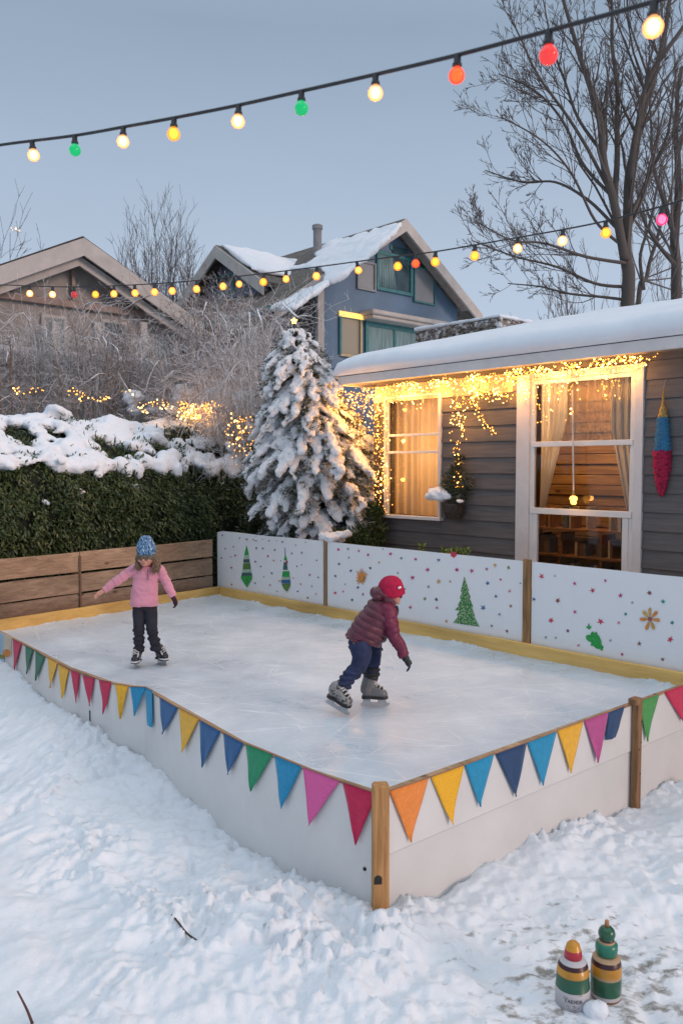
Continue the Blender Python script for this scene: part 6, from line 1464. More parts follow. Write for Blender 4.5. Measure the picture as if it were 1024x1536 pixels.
# pendant in the tall window
pa = onw(858, 585, WB-.13); pb = onw(860, 742, WB-.13)
t = thing('hanging_pendant', pa, 'pendant of amber bulbs on a white cord in front of the tall window', 'pendant light')
mb = MB(); mb.tube([pa, pb], .010, 8); mb.build('cord', pm('white_cord', (.6, .56, .52), .5), t)
mb = MB()
for (dx, dz, r_) in ((0, -.03, .026), (-.028, -.045, .022), (.027, -.045, .022), (-.010, -.085, .026), (.016, -.09, .022)): mb.ell(pb+U*dx+Z3*dz, (r_, r_, r_*1.2), None, 2)
mb.build('bulb_cluster', emat('amber_cluster', (1, .48, .08), 4.5, (.8, .4, .05)), t, smooth=True)
mb = MB(); mb.lathe(pb, [(.012, -.02), (.022, -.015), (.016, .03), (.011, .05)], 10); mb.build('cap', pm('brass_cap', (.4, .25, .08), .3, metal=1), t)
# swag of evergreen and snow on the right of the small window
SW = onw(682, 735, WB-.14)
t = thing('hanging_basket', SW, 'evergreen wall basket with a rounded heap of snow at the small window', 'basket')
rn = np.random.default_rng(2); P = []; D = []
for (u, v, r_, k) in ((688, 688, .05, 120), (684, 705, .07, 200), (680, 722, .12, 360), (672, 736, .13, 380), (690, 738, .11, 300), (700, 722, .07, 140), (682, 762, .08, 160)):
    c = np.array(onw(u, v, WB-.12)); q = unit(rn.normal(0, 1, (k, 3)))*rn.random((k, 1))**.5*r_*np.array([1, .8, 1]); P.append(c+q); D.append(unit(q+rn.normal(0, .03, (k, 3))))
P = np.concatenate(P); D = np.concatenate(D); Nn = rn.normal(0, 1, P.shape); Nn = unit(Nn-D*(Nn*D).sum(1, keepdims=True)); V, F = cards(P, D, Nn, .07, .014, rn); mesh_obj('foliage', V, F, M_NEEDLE, t)
tw = Twigs()
for k in range(16): tw.tube(wander(rg, onw(696, 722, WB-.12), U*1.0+Z3*rg.uniform(-.4, .5)-N*.3, rg.uniform(.1, .22), 3, .1, 0), [.006, .005, .004, .003], 4)
tw.build('twigs', M_TWIG, t)
mb = MB(); bc_ = onw(680, 772, WB-.13); mb.lathe(bc_, [(.03, -.06), (.10, -.05), (.135, .04), (.14, .13), (.12, .15)], 20, wob=lambda a, i: 1+.05*math.sin(a*9+i*2)); mb.build('basket_body', pm('dark_wicker', (.05, .038, .03), .9, .3, 30, .8, 60), t)
mb = MB(); sc0 = onw(655, 742, WB-.20)
for (da, dz, r_) in ((0, 0, .13), (-.09, -.02, .09), (.09, .01, .10), (.03, .045, .10), (-.05, .035, .09)): mb.ell(sc0+U*da+Z3*dz, (r_, r_*.85, r_*.62), None, 2)
for (da, dz, r_) in ((.17, -.02, .075), (-.14, -.035, .06), (.06, -.035, .10)): mb.ell(sc0+U*da+Z3*dz, (r_, r_*.9, r_*.7), None, 2)
for (u, v, r_) in ((690, 752, .05),): mb.ell(onw(u, v, WB-.20), (r_*1.2, r_, r_*.6), None, 2)
V, F, NN = mb.remesh(.012, 2); V = V+NN*(fbm(V, 16, 4, 3)*.024)[:, None]; mesh_obj('snow_heap', V, F, M_SNOWC, t, smooth=True)
# light that the fairy lights give
for u, e in ((520, 10), (555, 12), (600, 9), (650, 8), (700, 7), (760, 7), (820, 8), (880, 5), (930, 4)):
    lamp('eave_glow', onw(u, eave_v(u)+24, WB-.22), e*1.5)
lamp('corner_glow', onw(560, 660, WB-.3), 6); lamp('corner_glow', onw(540, 610, WB-.45), 4); lamp('corner_glow', onw(574, 720, WB-.2), 3)
lamp('garland_glow', onw(688, 640, WB-.22), 2); lamp('mound_glow', MOUND-nLF*.36+Z3*.06, 16); lamp('shrub_glow', at(372, 645, 13.0), 5); lamp('strewn_glow', at(240, 606, 14.5), 3); lamp('strewn_glow', at(120, 592, 14.4), 2); lamp('pendant_glow', pb-N*.1-Z3*.05, 1.2)
# ------------------------------------------------------------------ the two skating children
def skin_tube(mb, pts, rad, n=14, ell=None, ends=True):
    P = smooth_path([Vector(p) for p in pts], 5); r = []
    for i in range(len(rad)-1): r += list(np.linspace(rad[i], rad[i+1], 5, endpoint=False))
    r.append(rad[-1]); mb.tube(P, r, n, ell=ell)
    if ends:
        mb.ell(P[0], (r[0],)*3, None, 2); mb.ell(P[-1], (r[-1],)*3, None, 2)
def hand(mb, wrist, d, palm_n, curl, sz=1.0, thumb=1):
    """palm with four fingers of unequal length and a thumb from its side"""
    d = Vector(d).normalized(); n = Vector(palm_n); n = (n-d*n.dot(d)).normalized(); s = d.cross(n)*thumb; w_ = Vector(wrist)
    pl = .062*sz
    mb.tube([w_-d*.02*sz, w_+d*pl*.3, w_+d*pl*.7, w_+d*pl], [.018*sz, .022*sz, .026*sz, .023*sz], 12, ell=None)
    mb.ell(w_+d*pl*.62, (.012*sz,)*3, None, 2)
    for k, (off, ln) in enumerate(((.021, .056), (.007, .063), (-.007, .058), (-.020, .045))):
        p = w_+d*pl*.92+s*off*sz; dd = d.copy(); pts = [p-d*.012*sz, p]
        for q in range(3): dd = (dd+n*curl*(.55+.25*q)+s*off*2).normalized(); p = p+dd*ln*sz/3; pts.append(p)
        mb.tube(pts, [.0085*sz, .0088*sz, .008*sz, .0074*sz, .006*sz], 8); mb.ell(pts[-1], (.006*sz,)*3, None, 1)
    p = w_+d*pl*.25+s*.018*sz; dd = (d*.55+s*.8+n*.25).normalized(); pts = [p-s*.01*sz, p+dd*.02*sz]; q = pts[-1]
    for k in range(2): dd = (dd+d*.45+n*curl*.4).normalized(); q = q+dd*.02*sz; pts.append(q)
    mb.tube(pts, [.010*sz, .0095*sz, .0085*sz, .007*sz], 8); mb.ell(pts[-1], (.007*sz,)*3, None, 1)
M_SKIN = pm('skin', (.56, .30, .22), .5, .06, 10, .05, 200, sub=.08, col2=(.60, .27, .21)); M_LIP = pm('lips', (.45, .13, .12), .45); M_EYE = pm('eye', (.03, .02, .015), .2)
M_BLADE = pm('skate_blade', (.55, .57, .60), .28, .1, 30, metal=.85); M_SOLE = pm('black_sole', (.02, .02, .022), .5, .2, 20)
def skate(parent, toe_dir, ankle, heel, ln, wid, shaft_r, boot_m, label, pitch_v, sole_h, laces=True, holder_m=None, tongue_m=None):
    """boot > sole, laces, blade. heel = ground point of the heel; toe_dir horizontal; pitch_v = extra upward vector per metre towards the heel"""
    d = Vector(toe_dir).normalized(); up = Vector(pitch_v).normalized(); d = (d-up*d.dot(up)).normalized(); s = d.cross(up); h = Vector(heel); A = Vector(ankle)
    P = lambda x, y, z: h+d*(x*ln)+s*(y*wid)+up*z
    mb = MB(); rings = []
    secs = [(-.03, .40, .03, .125), (.06, .50, .0, .14), (.22, .50, .0, .15), (.38, .47, .0, .13), (.52, .50, .0, .105), (.70, .53, .0, .082), (.86, .50, .0, .07), (.97, .38, .004, .055), (1.02, .16, .012, .035)]
    for x, w_, z0, z1 in secs:
        r = []
        for j in range(14):
            a = 2*math.pi*j/14; ca, sa = math.cos(a), math.sin(a); e = .7
            r.append(P(x, w_*math.copysign(abs(ca)**e, ca), sole_h+z0+(z1-z0)*(.5+.5*math.copysign(abs(sa)**e, sa))))
        rings.append(r)
    mb.loft(rings)
    a0 = P(.17, 0, sole_h+.07); mb.tube(smooth_path([a0, a0.lerp(A, .5), A], 4), np.linspace(shaft_r*1.05, shaft_r, 9), 14); mb.ell(a0, (shaft_r*1.05,)*3, None, 2)
    V, F, NN = mb.remesh(.006, 3)
    root = mesh_obj('ice_skate', V, F, boot_m, parent, smooth=True); root['label'] = label
    mb = MB(); rings = []
    for x, w_ in ((-.05, .30), (0, .50), (.2, .52), (.38, .42), (.55, .52), (.75, .56), (.9, .50), (1.0, .34), (1.04, .12)):
        rings.append([P(x, w_, sole_h-.008), P(x, w_, sole_h+.012), P(x, -w_, sole_h+.012), P(x, -w_, sole_h-.008)])
    mb.loft(rings); mb.build('sole', M_SOLE, root)
    # blade with its two stanchions
    mb = MB(); t = s*.006; bl = []
    outline = [(-.10, .016), (-.09, .004), (0, .0), (.5, -.001), (.95, .0), (1.06, .008), (1.11, .022), (1.10, .034), (1.0, .030), (.90, sole_h-.006), (.62, sole_h-.006), (.60, .034), (.32, .034), (.30, sole_h-.006), (.02, sole_h-.006), (-.02, .032)]
    mb.poly([P(x, 0, z)-t/2 for x, z in outline], t); mb.build('blade', holder_m or M_BLADE, root)
    if laces:
        mb = MB()
        q0, q1, q2 = P(.84, 0, sole_h+.070), P(.50, 0, sole_h+.115), A+d*shaft_r*.93-up*.02; path = smooth_path([q0, q1, q2], 6); tg = MB(); tg.tube([p-d*.006-up*.006 for p in path], np.linspace(.020, .024, len(path)), 10, ell=(1.25, .75)); tg.build('tongue', M_SOLE, root, smooth=True)
        for k in range(10):
            p = path[1+k] if 1+k < len(path) else path[-1]; t_ = (path[min(k+2, len(path)-1)]-path[k]).normalized(); nn_ = s.cross(t_); nn_ = nn_ if nn_.dot(up+d*.5) > 0 else -nn_; w_ = .030; tilt = (1 if k % 2 else -1)*t_*.011; p = p+nn_*.010
            mb.tube([p-s*w_-nn_*.012-tilt, p-s*w_*.45+nn_*.006-tilt*.4, p+s*w_*.45+nn_*.006+tilt*.4, p+s*w_-nn_*.012+tilt], [.0040]*4, 6)
        mb.build('laces', tongue_m or pm('white_laces', (.62, .61, .6), .7), root)
    return root
def ridges(V, NN, axes, pitch, amp, sharp=.5):
    """quilt seams: V pulled in along regular rings round the nearest axis"""
    best = np.full(len(V), 9e9); s = np.zeros(len(V))
    for (a, b_, ph) in axes:
        a = np.array(a); d = np.array(b_)-a; l = np.linalg.norm(d); d = d/l; q = V-a; t = q@d; tt = np.clip(t, 0, l); dist = np.linalg.norm(q-tt[:, None]*d, axis=1)
        m_ = dist < best; best = np.where(m_, dist, best); s = np.where(m_, t+ph, s)
    w_ = np.abs(np.sin(math.pi*s/pitch))**sharp
    return V+NN*((w_-.75)*amp)[:, None]

# ---- girl in pink
g0 = onz(222, 1000, ZI); gs_ = (1/5.69)/FPX*(g0.y*cp+1.5*sp)
def GP(x, y, dy=0): return Vector((g0.x+(x-580)*gs_, g0.y+dy, ZI+(1255-y)*gs_*1.015))
GIRL = thing('person', g0, 'child in a pink top and blue bobble-less knit hat balancing on skates with arms spread', 'person')
GIRL['label'] = 'child in pink top and blue knit hat balancing on skates with both arms spread'
hc = GP(578, 318, -.015)
mb = MB()
mb.ell(hc, (.077, .091, .104), None, 3); mb.ell(GP(575, 365, -.045), (.052, .055, .045), None, 2); mb.ell(GP(572, 388, -.062), (.024, .022, .016), None, 2)   # skull, jaw, chin
mb.ell(GP(574, 345, -.108), (.013, .018, .013), None, 2); mb.ell(GP(574, 330, -.098), (.009, .014, .018), None, 2)
for sx_ in (-1, 1): mb.ell(hc+Vector((sx_*.083, .012, -.012)), (.012, .02, .026), None, 2); mb.ell(hc+Vector((sx_*.042, -.066, -.035)), (.026, .022, .022), None, 2)
skin_tube(mb, [GP(578, 360, .02), GP(575, 440, .03)], [.042, .046])
mb.tube([GP(575, 425, .03), GP(570, 470, .02), GP(556, 560, .02), GP(552, 660, .02), GP(552, 745, .02)], [.06, .10, .095, .09, .09], 14, ell=(1, .7))
RS, RE, RW = GP(485, 425, .03), GP(330, 525, .0), GP(213, 607, -.04); LS, LE, LW = GP(668, 425, .03), GP(752, 560, .02), GP(812, 672, -.03)
skin_tube(mb, [RS, RE, RW], [.036, .030, .021]); skin_tube(mb, [LS, LE, LW], [.036, .030, .021])
hand(mb, RW, (-.82, -.25, -.55), (.3, -.5, -.8), .35, .95, 1); 
HL_, HRn = GP(508, 730, .02), GP(602, 730, .02); KL, KR = GP(508, 930, -.01), GP(620, 930, -.01); AL, AR = GP(505, 1120, .01), GP(645, 1100, .02)
skin_tube(mb, [HL_, KL, AL], [.054, .034, .028]); skin_tube(mb, [HRn, KR, AR], [.054, .034, .028])
V, F, NN = mb.remesh(.0055, 2); mesh_obj('body', V, F, M_SKIN, GIRL, smooth=True)
mb = MB()
for sx_ in (-1, 1): mb.ell(hc+Vector((sx_*.033, -.090, -.002)), (.011, .007, .006), None, 2)
mb.build('eyes', M_EYE, GIRL, smooth=True)
mb = MB(); mb.ell(GP(573, 368, -.098), (.019, .007, .0045), None, 2); mb.ell(GP(573, 373, -.096), (.015, .007, .005), None, 2); mb.build('mouth', M_LIP, GIRL, smooth=True)
# top
mb = MB()
secs = [(405, 572, .058, .050), (420, 572, .085, .062), (440, 573, .118, .075), (480, 570, .128, .088), (560, 562, .128, .092), (650, 552, .136, .096), (710, 549, .143, .100), (742, 549, .140, .099)]
rings = []
for y, x, rx, ry in secs:
    c = GP(x, y, .025); rings.append([c+Vector((rx*math.copysign(abs(math.cos(a))**.85, math.cos(a)), ry*math.copysign(abs(math.sin(a))**.85, math.sin(a)), 0)) for a in [2*math.pi*j/24 for j in range(24)]])
mb.loft(rings)
skin_tube(mb, [GP(520, 428, .03), GP(475, 430, .03), GP(330, 525, .0), GP(222, 600, -.037)], [.05, .057, .049, .036], ends=False); skin_tube(mb, [GP(640, 428, .03), GP(678, 435, .03), GP(752, 560, .02), GP(808, 664, -.028)], [.05, .057, .048, .036], ends=False)
V, F, NN = mb.remesh(.0062, 3)
wr = fbm(V*np.array([1, 1, 2.0]), 13, 3, 4)*.009+fbm(V, 30, 2, 6)*.003
V = V+NN*wr[:, None]; V = ridges(V, NN, [(RS, RW, 0), (LS, LW, .01)], .062, .010, .6) if False else V
# sleeve creases
for (a, b_) in ((RS, RW), (LS, LW)):
    aa = np.array(a); d = np.array(b_-a); l = np.linalg.norm(d); d /= l; q = V-aa; t = q@d; dist = np.linalg.norm(q-np.clip(t, 0, l)[:, None]*d, axis=1); m_ = (t > .07)*(dist < .075)
    V = V-NN*(m_*.007*np.clip(np.sin(t*2*math.pi/.085+fbm(V, 9, 2, 3)*2)-.45, 0, 1)*1.6)[:, None]
mesh_obj('top', V, F, pm('pink_fleece', (.64, .27, .355), .9, .08, 7, .25, 180, sheen=.3), GIRL, smooth=True)
mb = MB(); mb.tube([GP(602, 420, -.068), GP(603, 470, -.074), GP(604, 515, -.078)], [.004]*3, 6); mb.build('zip', pm('dark_pink_zip', (.25, .06, .10), .5), GIRL)
mb = MB(); nk = [GP(575, 412, .025)+Vector((.062*math.cos(a), .054*math.sin(a), .008*math.sin(a*2))) for a in [2*math.pi*j/20 for j in range(21)]]; mb.tube(nk, [.012]*21, 8, cap=False); mb.build('collar', pm('pink_collar', (.60, .22, .32), .9, .08, 9, .2, 150), GIRL, smooth=True)
# trousers
mb = MB(); mb.tube([GP(551, 690, .02), GP(551, 735, .02), GP(552, 770, .02)], [.10, .106, .09], 18, ell=(1, .78))
skin_tube(mb, [GP(507, 745, .02), GP(508, 850, .005), KL, GP(506, 1030, .0), GP(505, 1128, .01)], [.070, .063, .056, .054, .052], ends=False); skin_tube(mb, [GP(602, 745, .02), GP(612, 850, .005), KR, GP(634, 1030, .0), GP(650, 1108, .015)], [.070, .063, .056, .055, .054], ends=False)
V, F, NN = mb.remesh(.006, 2); V = V+NN*(fbm(V, 14, 3, 14)*.006)[:, None]; zr_ = (1255-(V[:, 2]-ZI)/gs_/1.015)
low = np.clip((zr_-905)/40, 0, 1); V = V+NN*(low*(.0055*np.sin(zr_*.15+fbm(V, 9, 2, 5)*3)+.006*np.sin(zr_*.075)))[:, None]
mesh_obj('trousers', V, F, pm('charcoal_trousers', (.018, .019, .030), .85, .25, 12, .3, 150), GIRL, smooth=True)
mb = MB(); hand(mb, LW+Vector((.0, 0, 0)), (.42, -.35, -.84), (-.6, -.7, 0), .75, 1.0, -1); mb.tube([LW-Vector((.02, -.01, -.03)), LW+Vector((.006, 0, -.012))], [.026, .024], 12); V, F, NN = mb.remesh(.004, 1); mesh_obj('glove', V, F, pm('dark_wine_glove', (.055, .015, .025), .85), GIRL, smooth=True)
# hat: ribbed knit, blue with white flecks, grey band
m, nt, b = newmat('flecked_blue_knit'); L = nt.links.new; tc = nd(nt, 'ShaderNodeTexCoord'); mp = nd(nt, 'ShaderNodeMapping'); mp.inputs['Scale'].default_value = (1, 1, .45); L(tc.outputs['Object'], mp.inputs[0]); vo = nd(nt, 'ShaderNodeTexNoise', Scale=85., Detail=2.); L(mp.outputs[0], vo.inputs['Vector'])
cr = nd(nt, 'ShaderNodeValToRGB'); E = cr.color_ramp.elements; E[0].position = .36; E[0].color = (.02, .045, .10, 1); E[1].position = .66; E[1].color = (.42, .55, .66, 1); q = E.new(.5); q.color = (.06, .18, .36, 1); L(vo.outputs['Fac'], cr.inputs[0]); L(cr.outputs[0], b.inputs['Base Color']); b.inputs['Roughness'].default_value = .95
bp = nd(nt, 'ShaderNodeBump', Strength=.8, Distance=.006); L(vo.outputs['Fac'], bp.inputs['Height']); L(bp.outputs[0], b.inputs['Normal'])
def hat_shell(name, c, tilt, secs, mat, parent, ribs=26, amp=.004, ysc=1.12):
    ax = Vector(tilt).normalized(); X = Vector((1, 0, 0)); X = (X-ax*X.dot(ax)).normalized(); Y = ax.cross(X); mb = MB(); rings = []
    for z, r_ in secs: rings.append([c+ax*z+X*((r_+amp*math.cos(ribs*a)*min(1, r_/.06))*math.cos(a))+Y*((r_*ysc+amp*math.cos(ribs*a)*min(1, r_/.06))*math.sin(a)) for a in [2*math.pi*j/104 for j in range(104)]])
    mb.loft(rings); A_ = np.array(mb.v); A_ = A_+(A_-np.array(c))/np.linalg.norm(A_-np.array(c), axis=1, keepdims=True)*(fbm(A_, 11, 3, 5)*.009+fbm(A_, 60, 2, 6)*.0022)[:, None]; mb.v = [tuple(q) for q in A_]; return mb.build(name, mat, parent, smooth=True)
hc2 = GP(580, 270, -.014)
hat_shell('hat', hc2, (.0, -.10, 1), [(-.035, .086), (-.01, .091), (.02, .092), (.05, .088), (.078, .080), (.100, .068), (.120, .057), (.132, .053), (.144, .046), (.151, .029), (.153, .004)], m, GIRL)
hat_shell('hat_band', hc2, (.0, -.10, 1), [(-.086, .078), (-.083, .088), (-.06, .093), (-.035, .093), (-.030, .086)], pm('tweed_hat_band', (.17, .155, .13), .95, .5, 90, .5, 150), GIRL)
# hair falling from under the hat to the shoulders
tw = Twigs(); rg = random.Random(31)
for k in range(300):
    a = rg.uniform(-.5, math.pi+.5); ca, sa = math.cos(a), math.sin(a)
    st_ = hc+Vector((.079*ca, .010+.076*sa, .02)); side = 1 if ca > 0 else -1
    if side > 0: e1 = GP(668+rg.gauss(0, 14), 372+rg.gauss(0, 18), -.01+.05*sa); e2 = GP(664+rg.gauss(0, 20), 445+rg.gauss(0, 14), -.06+.10*sa)
    else: e1 = GP(508+rg.gauss(0, 8), 360+rg.gauss(0, 14), -.01+.05*sa); e2 = GP(522+rg.gauss(0, 20), 422+rg.gauss(0, 12), -.06+.10*sa)
    if sa > .75: e1 = hc+Vector((ca*.1, .10, -.10)); e2 = GP(580+ca*90, 440, .115)
    tw.tube(smooth_path([st_, e1, e2], 5), np.r_[np.linspace(.0045, .0055, 6), np.linspace(.005, .0015, 5)], 4)
for k in range(70):      # fringe under the band
    a = rg.uniform(-2.6, -.55); st_ = hc+Vector((.082*math.cos(a), .003+.092*math.sin(a), .014)); tw.tube([st_, st_+Vector((rg.gauss(0, .008), -.006, -.024)), st_+Vector((rg.gauss(0, .014), -.004, -rg.uniform(.03, .052)))], [.004, .004, .0015], 4)
tw.build('hair', pm('light_brown_hair', (.23, .15, .095), .6, .3, 60), GIRL)
mb_boot = pm('navy_sneaker_skate', (.025, .028, .045), .5, .3, 20)
M_CHK = dots('black_white_boot', (.03, .032, .045), (.62, .62, .64))
def front_skate(heel, d, ank, lab):
    r = skate(GIRL, d, ank, heel, .175, .078, .042, pm('black_skate_boot', (.022, .024, .035), .45, .3, 12), lab, (0, .05, 1), .055)
    # white sole rim and stripes on the toe
    d = Vector(d).normalized(); s = Vector((d.y, -d.x, 0)); mb = MB(); h = Vector(heel)
    mb.tube([h+d*.10+s*.044+Z3*.075, h+d*.15+s*.042+Z3*.074, h+d*.180+s*.02+Z3*.073, h+d*.184+Z3*.073, h+d*.180-s*.02+Z3*.073, h+d*.15-s*.042+Z3*.074, h+d*.10-s*.044+Z3*.075], [.008]*7, 8)
    for q in (-.024, .024): mb.tube([h+d*.08+s*q+Z3*.165, h+d*.12+s*q*1.25+Z3*.142, h+d*.155+s*q*1.2+Z3*.118], [.007, .009, .007], 6)
    mb.build('white_trim', pm('white_boot_trim', (.66, .66, .68), .6), r, smooth=True); return r
ft1 = GP(493, 1258, -.0); ft1.z = ZI+.002; ft2 = GP(672, 1215, .16); ft2.z = ZI+.002
front_skate(ft1+Vector((-.01, .05, 0)), (.03, -1, 0), GP(505, 1118, .015), 'dark skate seen from the front')
front_skate(ft2+Vector((-.035, -.02, 0)), (.62, -.78, 0), GP(648, 1098, .02), 'dark skate turned outwards')

# ---- child in the wine-red puffer jacket
b0 = onz(554, 1064.5, ZI); bs_ = (1/5.12)/FPX*b0.y*1.0
def BP(x, y, dy=0): return Vector((b0.x+(x-480)*bs_, b0.y+dy, ZI+(1200-y)*bs_*1.012))
BOY = thing('person', b0, 'child in wine red puffer jacket and crimson beanie leaning forward in mid stride on skates', 'person')
hb = BP(640, 262, .02); mb = MB()
fd = Vector((.86, .28, -.30)).normalized()             # where the face looks
mb.ell(hb, (.100, .088, .104), None, 3); fc = BP(668, 325, .025)
mb.ell(fc, (.066, .062, .062), None, 2); mb.ell(BP(688, 362, .035), (.036, .042, .032), None, 2); mb.ell(BP(700, 377, .04), (.020, .022, .016), None, 2)
mb.ell(BP(727, 330, .05), (.016, .011, .011), None, 2); mb.ell(BP(655, 322, -.058), (.020, .012, .028), None, 2); mb.ell(BP(712, 357, .05), (.012, .018, .008), None, 2)
skin_tube(mb, [BP(650, 330, .03), BP(610, 400, .04)], [.048, .052])
mb.tube([BP(605, 400, .04), BP(560, 460, .04), BP(480, 560, .04), BP(430, 640, .03)], [.07, .09, .085, .07], 14)
S1, E1, W1_ = BP(618, 415, -.075), BP(655, 590, -.10), BP(745, 765, -.11); S2, E2, W2_ = BP(610, 420, .155), BP(580, 560, .24), BP(560, 660, .16)
skin_tube(mb, [S1, E1, W1_], [.040, .032, .022]); skin_tube(mb, [S2, E2, W2_], [.040, .032, .022])
HB1, HB2 = BP(400, 668, -.055), BP(495, 690, .11); K1, A1_ = BP(392, 835, -.10), BP(268, 985, -.13); K2, A2 = BP(520, 830, .09), BP(492, 955, .10)
skin_tube(mb, [HB1, K1, A1_], [.058, .038, .030]); skin_tube(mb, [HB2, K2, A2], [.055, .036, .030])
V, F, NN = mb.remesh(.006, 2); mesh_obj('body', V, F, M_SKIN, BOY, smooth=True)
mb = MB(); mb.ell(BP(716, 314, .0), (.010, .012, .010), None, 2); mb.ell(BP(722, 312, .075), (.010, .012, .010), None, 2); mb.build('eyes', M_EYE, BOY, smooth=True)
mb = MB(); mb.ell(BP(713, 358, .05), (.011, .018, .0045), None, 2); mb.build('mouth', M_LIP, BOY, smooth=True)
mb = MB(); gl = [BP(655, 318, -.066), BP(690, 313, -.045), BP(716, 312, -.022), BP(728, 312, .02), BP(732, 312, .06)]; mb.tube(gl, [.0035, .004, .006, .005, .006], 6)
for (x, dy) in ((722, -.003), (731, .075)): mb.ell(BP(x, 320, dy), (.010, .024, .017), None, 2)
mb.build('glasses', M_BLACK, BOY, smooth=True)
# jacket
M_PUFF = pm('wine_puffer', (.105, .016, .036), .5, .16, 7, .25, 90, sheen=.15); M_PUFF2 = pm('wine_sleeve', (.155, .010, .045), .5, .12, 7, .25, 90)
ta, tb = BP(590, 385, .04), BP(428, 672, .035); td = (tb-ta).normalized(); tn = td.cross(Vector((0, 1, 0))).normalized()   # across the body in the picture plane
mb = MB(); rings = []
def jr(c, half, dep):
    return [Vector(c)+tn*(half*math.copysign(abs(math.cos(a))**.8, math.cos(a)))+Vector((0, 1, 0))*(dep*math.copysign(abs(math.sin(a))**.8, math.sin(a))) for a in [2*math.pi*j/26 for j in range(26)]]
for (xa, ya, xb, yb, dep) in ((585, 322, 668, 372, .085), (545, 335, 690, 408, .115), (492, 350, 692, 448, .150), (448, 400, 680, 520, .165), (408, 448, 655, 580, .165), (368, 502, 630, 632, .165), (332, 562, 600, 676, .165), (305, 608, 572, 700, .163), (292, 636, 556, 712, .155)):
    pa_, pb2 = BP(xa, ya, .035), BP(xb, yb, .035); c = (pa_+pb2)/2; half = (pb2-pa_).length/2; ax_ = (pb2-pa_).normalized()
    rings.append([c+ax_*(half*math.copysign(abs(math.cos(a))**.8, math.cos(a)))+Vector((0, 1, 0))*(dep*math.copysign(abs(math.sin(a))**.8, math.sin(a))) for a in [2*math.pi*j/26 for j in range(26)]])
mb.loft(rings)
V, F, NN = mb.remesh(.0068, 4); V = V+NN*(fbm(V*np.array([1, 1, 1.6]), 9, 4, 4)*.016)[:, None]; V = ridges(V, NN, [(BP(600, 350, .04), BP(430, 690, .035), .01)], .058, .013, .6); V = V+NN*(fbm(V, 24, 2, 7)*.004)[:, None]
jk = mesh_obj('jacket', V, F, M_PUFF, BOY, smooth=True)
for nm, (S_, E_, W_) in (('near', (S1, E1, W1_)), ('far', (S2, E2, W2_))):
    mb = MB(); skin_tube(mb, [S_+Vector((-.035, .02 if nm == 'near' else -.02, .015)), S_+Vector((.0, 0, -.01)), S_.lerp(E_, .55), E_, E_.lerp(W_, .6), W_+(W_-E_).normalized()*-.005], [.066, .070, .064, .056, .050, .043], ends=False)
    mb.ell(S_+Vector((-.02, 0, .0)), (.070, .062, .074), None, 2)
    V, F, NN = mb.remesh(.0062, 3); V = V+NN*(fbm(V*np.array([1, 1, 1.7]), 13, 3, 9)*.012)[:, None]; V = ridges(V, NN, [(S_, E_, .0), (E_, W_, .0)], .075, .006, .6); o = mesh_obj('sleeve', V, F, M_PUFF2, jk, smooth=True)
# hood
mb = MB()
for (x, y, dy, r_) in ((520, 288, .035, (.038, .10, .04)), (555, 285, .03, (.05, .115, .042)), (590, 305, .03, (.055, .12, .04)), (540, 320, .035, (.055, .12, .04)), (505, 305, .035, (.03, .085, .035)), (625, 345, -.065, (.045, .03, .035)), (650, 372, -.055, (.032, .028, .04))): mb.ell(BP(x, y, dy), r_, None, 2)
V, F, NN = mb.remesh(.006, 4); V = V+NN*(fbm(V, 16, 3, 2)*.008)[:, None]; mesh_obj('hood', V, F, M_PUFF, jk, smooth=True)
mb = MB(); mb.tube(smooth_path([BP(680, 395, -.03), BP(692, 420, -.03), BP(690, 460, -.025)], 4), [.018, .016, .015, .014, .013, .012, .011, .010, .008], 8); mb.build('strap', M_BLACK, jk, smooth=True)
# jeans
M_JEAN = pm('dark_blue_jeans', (.016, .028, .085), .8, .22, 10, .3, 160)
mb = MB(); mb.tube([BP(428, 610, .03), BP(425, 672, .03), BP(440, 712, .03)], [.115, .125, .100], 18)
skin_tube(mb, [BP(402, 678, -.05), BP(415, 760, -.085), BP(382, 850, -.105), BP(320, 915, -.12), BP(268, 985, -.132)], [.098, .085, .068, .062, .058], ends=False); skin_tube(mb, [BP(500, 690, .10), BP(517, 770, .10), BP(516, 835, .095), BP(505, 890, .095), BP(492, 960, .10)], [.088, .066, .059, .061, .062], ends=False)
V, F, NN = mb.remesh(.0064, 2); V = V+NN*(fbm(V*np.array([1, 1, 1.8]), 14, 3, 24)*.010)[:, None]
zz = 1200-(V[:, 2]-ZI)/bs_/1.012; low = np.clip((zz-845)/40, 0, 1); V = V+NN*(low*.007*np.sin(zz*.16+fbm(V, 8, 2, 5)*3))[:, None]
mesh_obj('jeans', V, F, M_JEAN, BOY, smooth=True)
mb = MB(); skin_tube(mb, [BP(500, 880, .095), BP(498, 925, .098), BP(493, 968, .10)], [.068, .074, .073], ends=False); V, F, NN = mb.remesh(.006, 2); zz = V[:, 2]; V = V+NN*(.007*np.sin(zz*150+fbm(V, 12, 2, 4)*3)+.006*fbm(V, 20, 2, 5))[:, None]; mesh_obj('leg_warmer', V, F, M_BLACK, BOY, smooth=True)
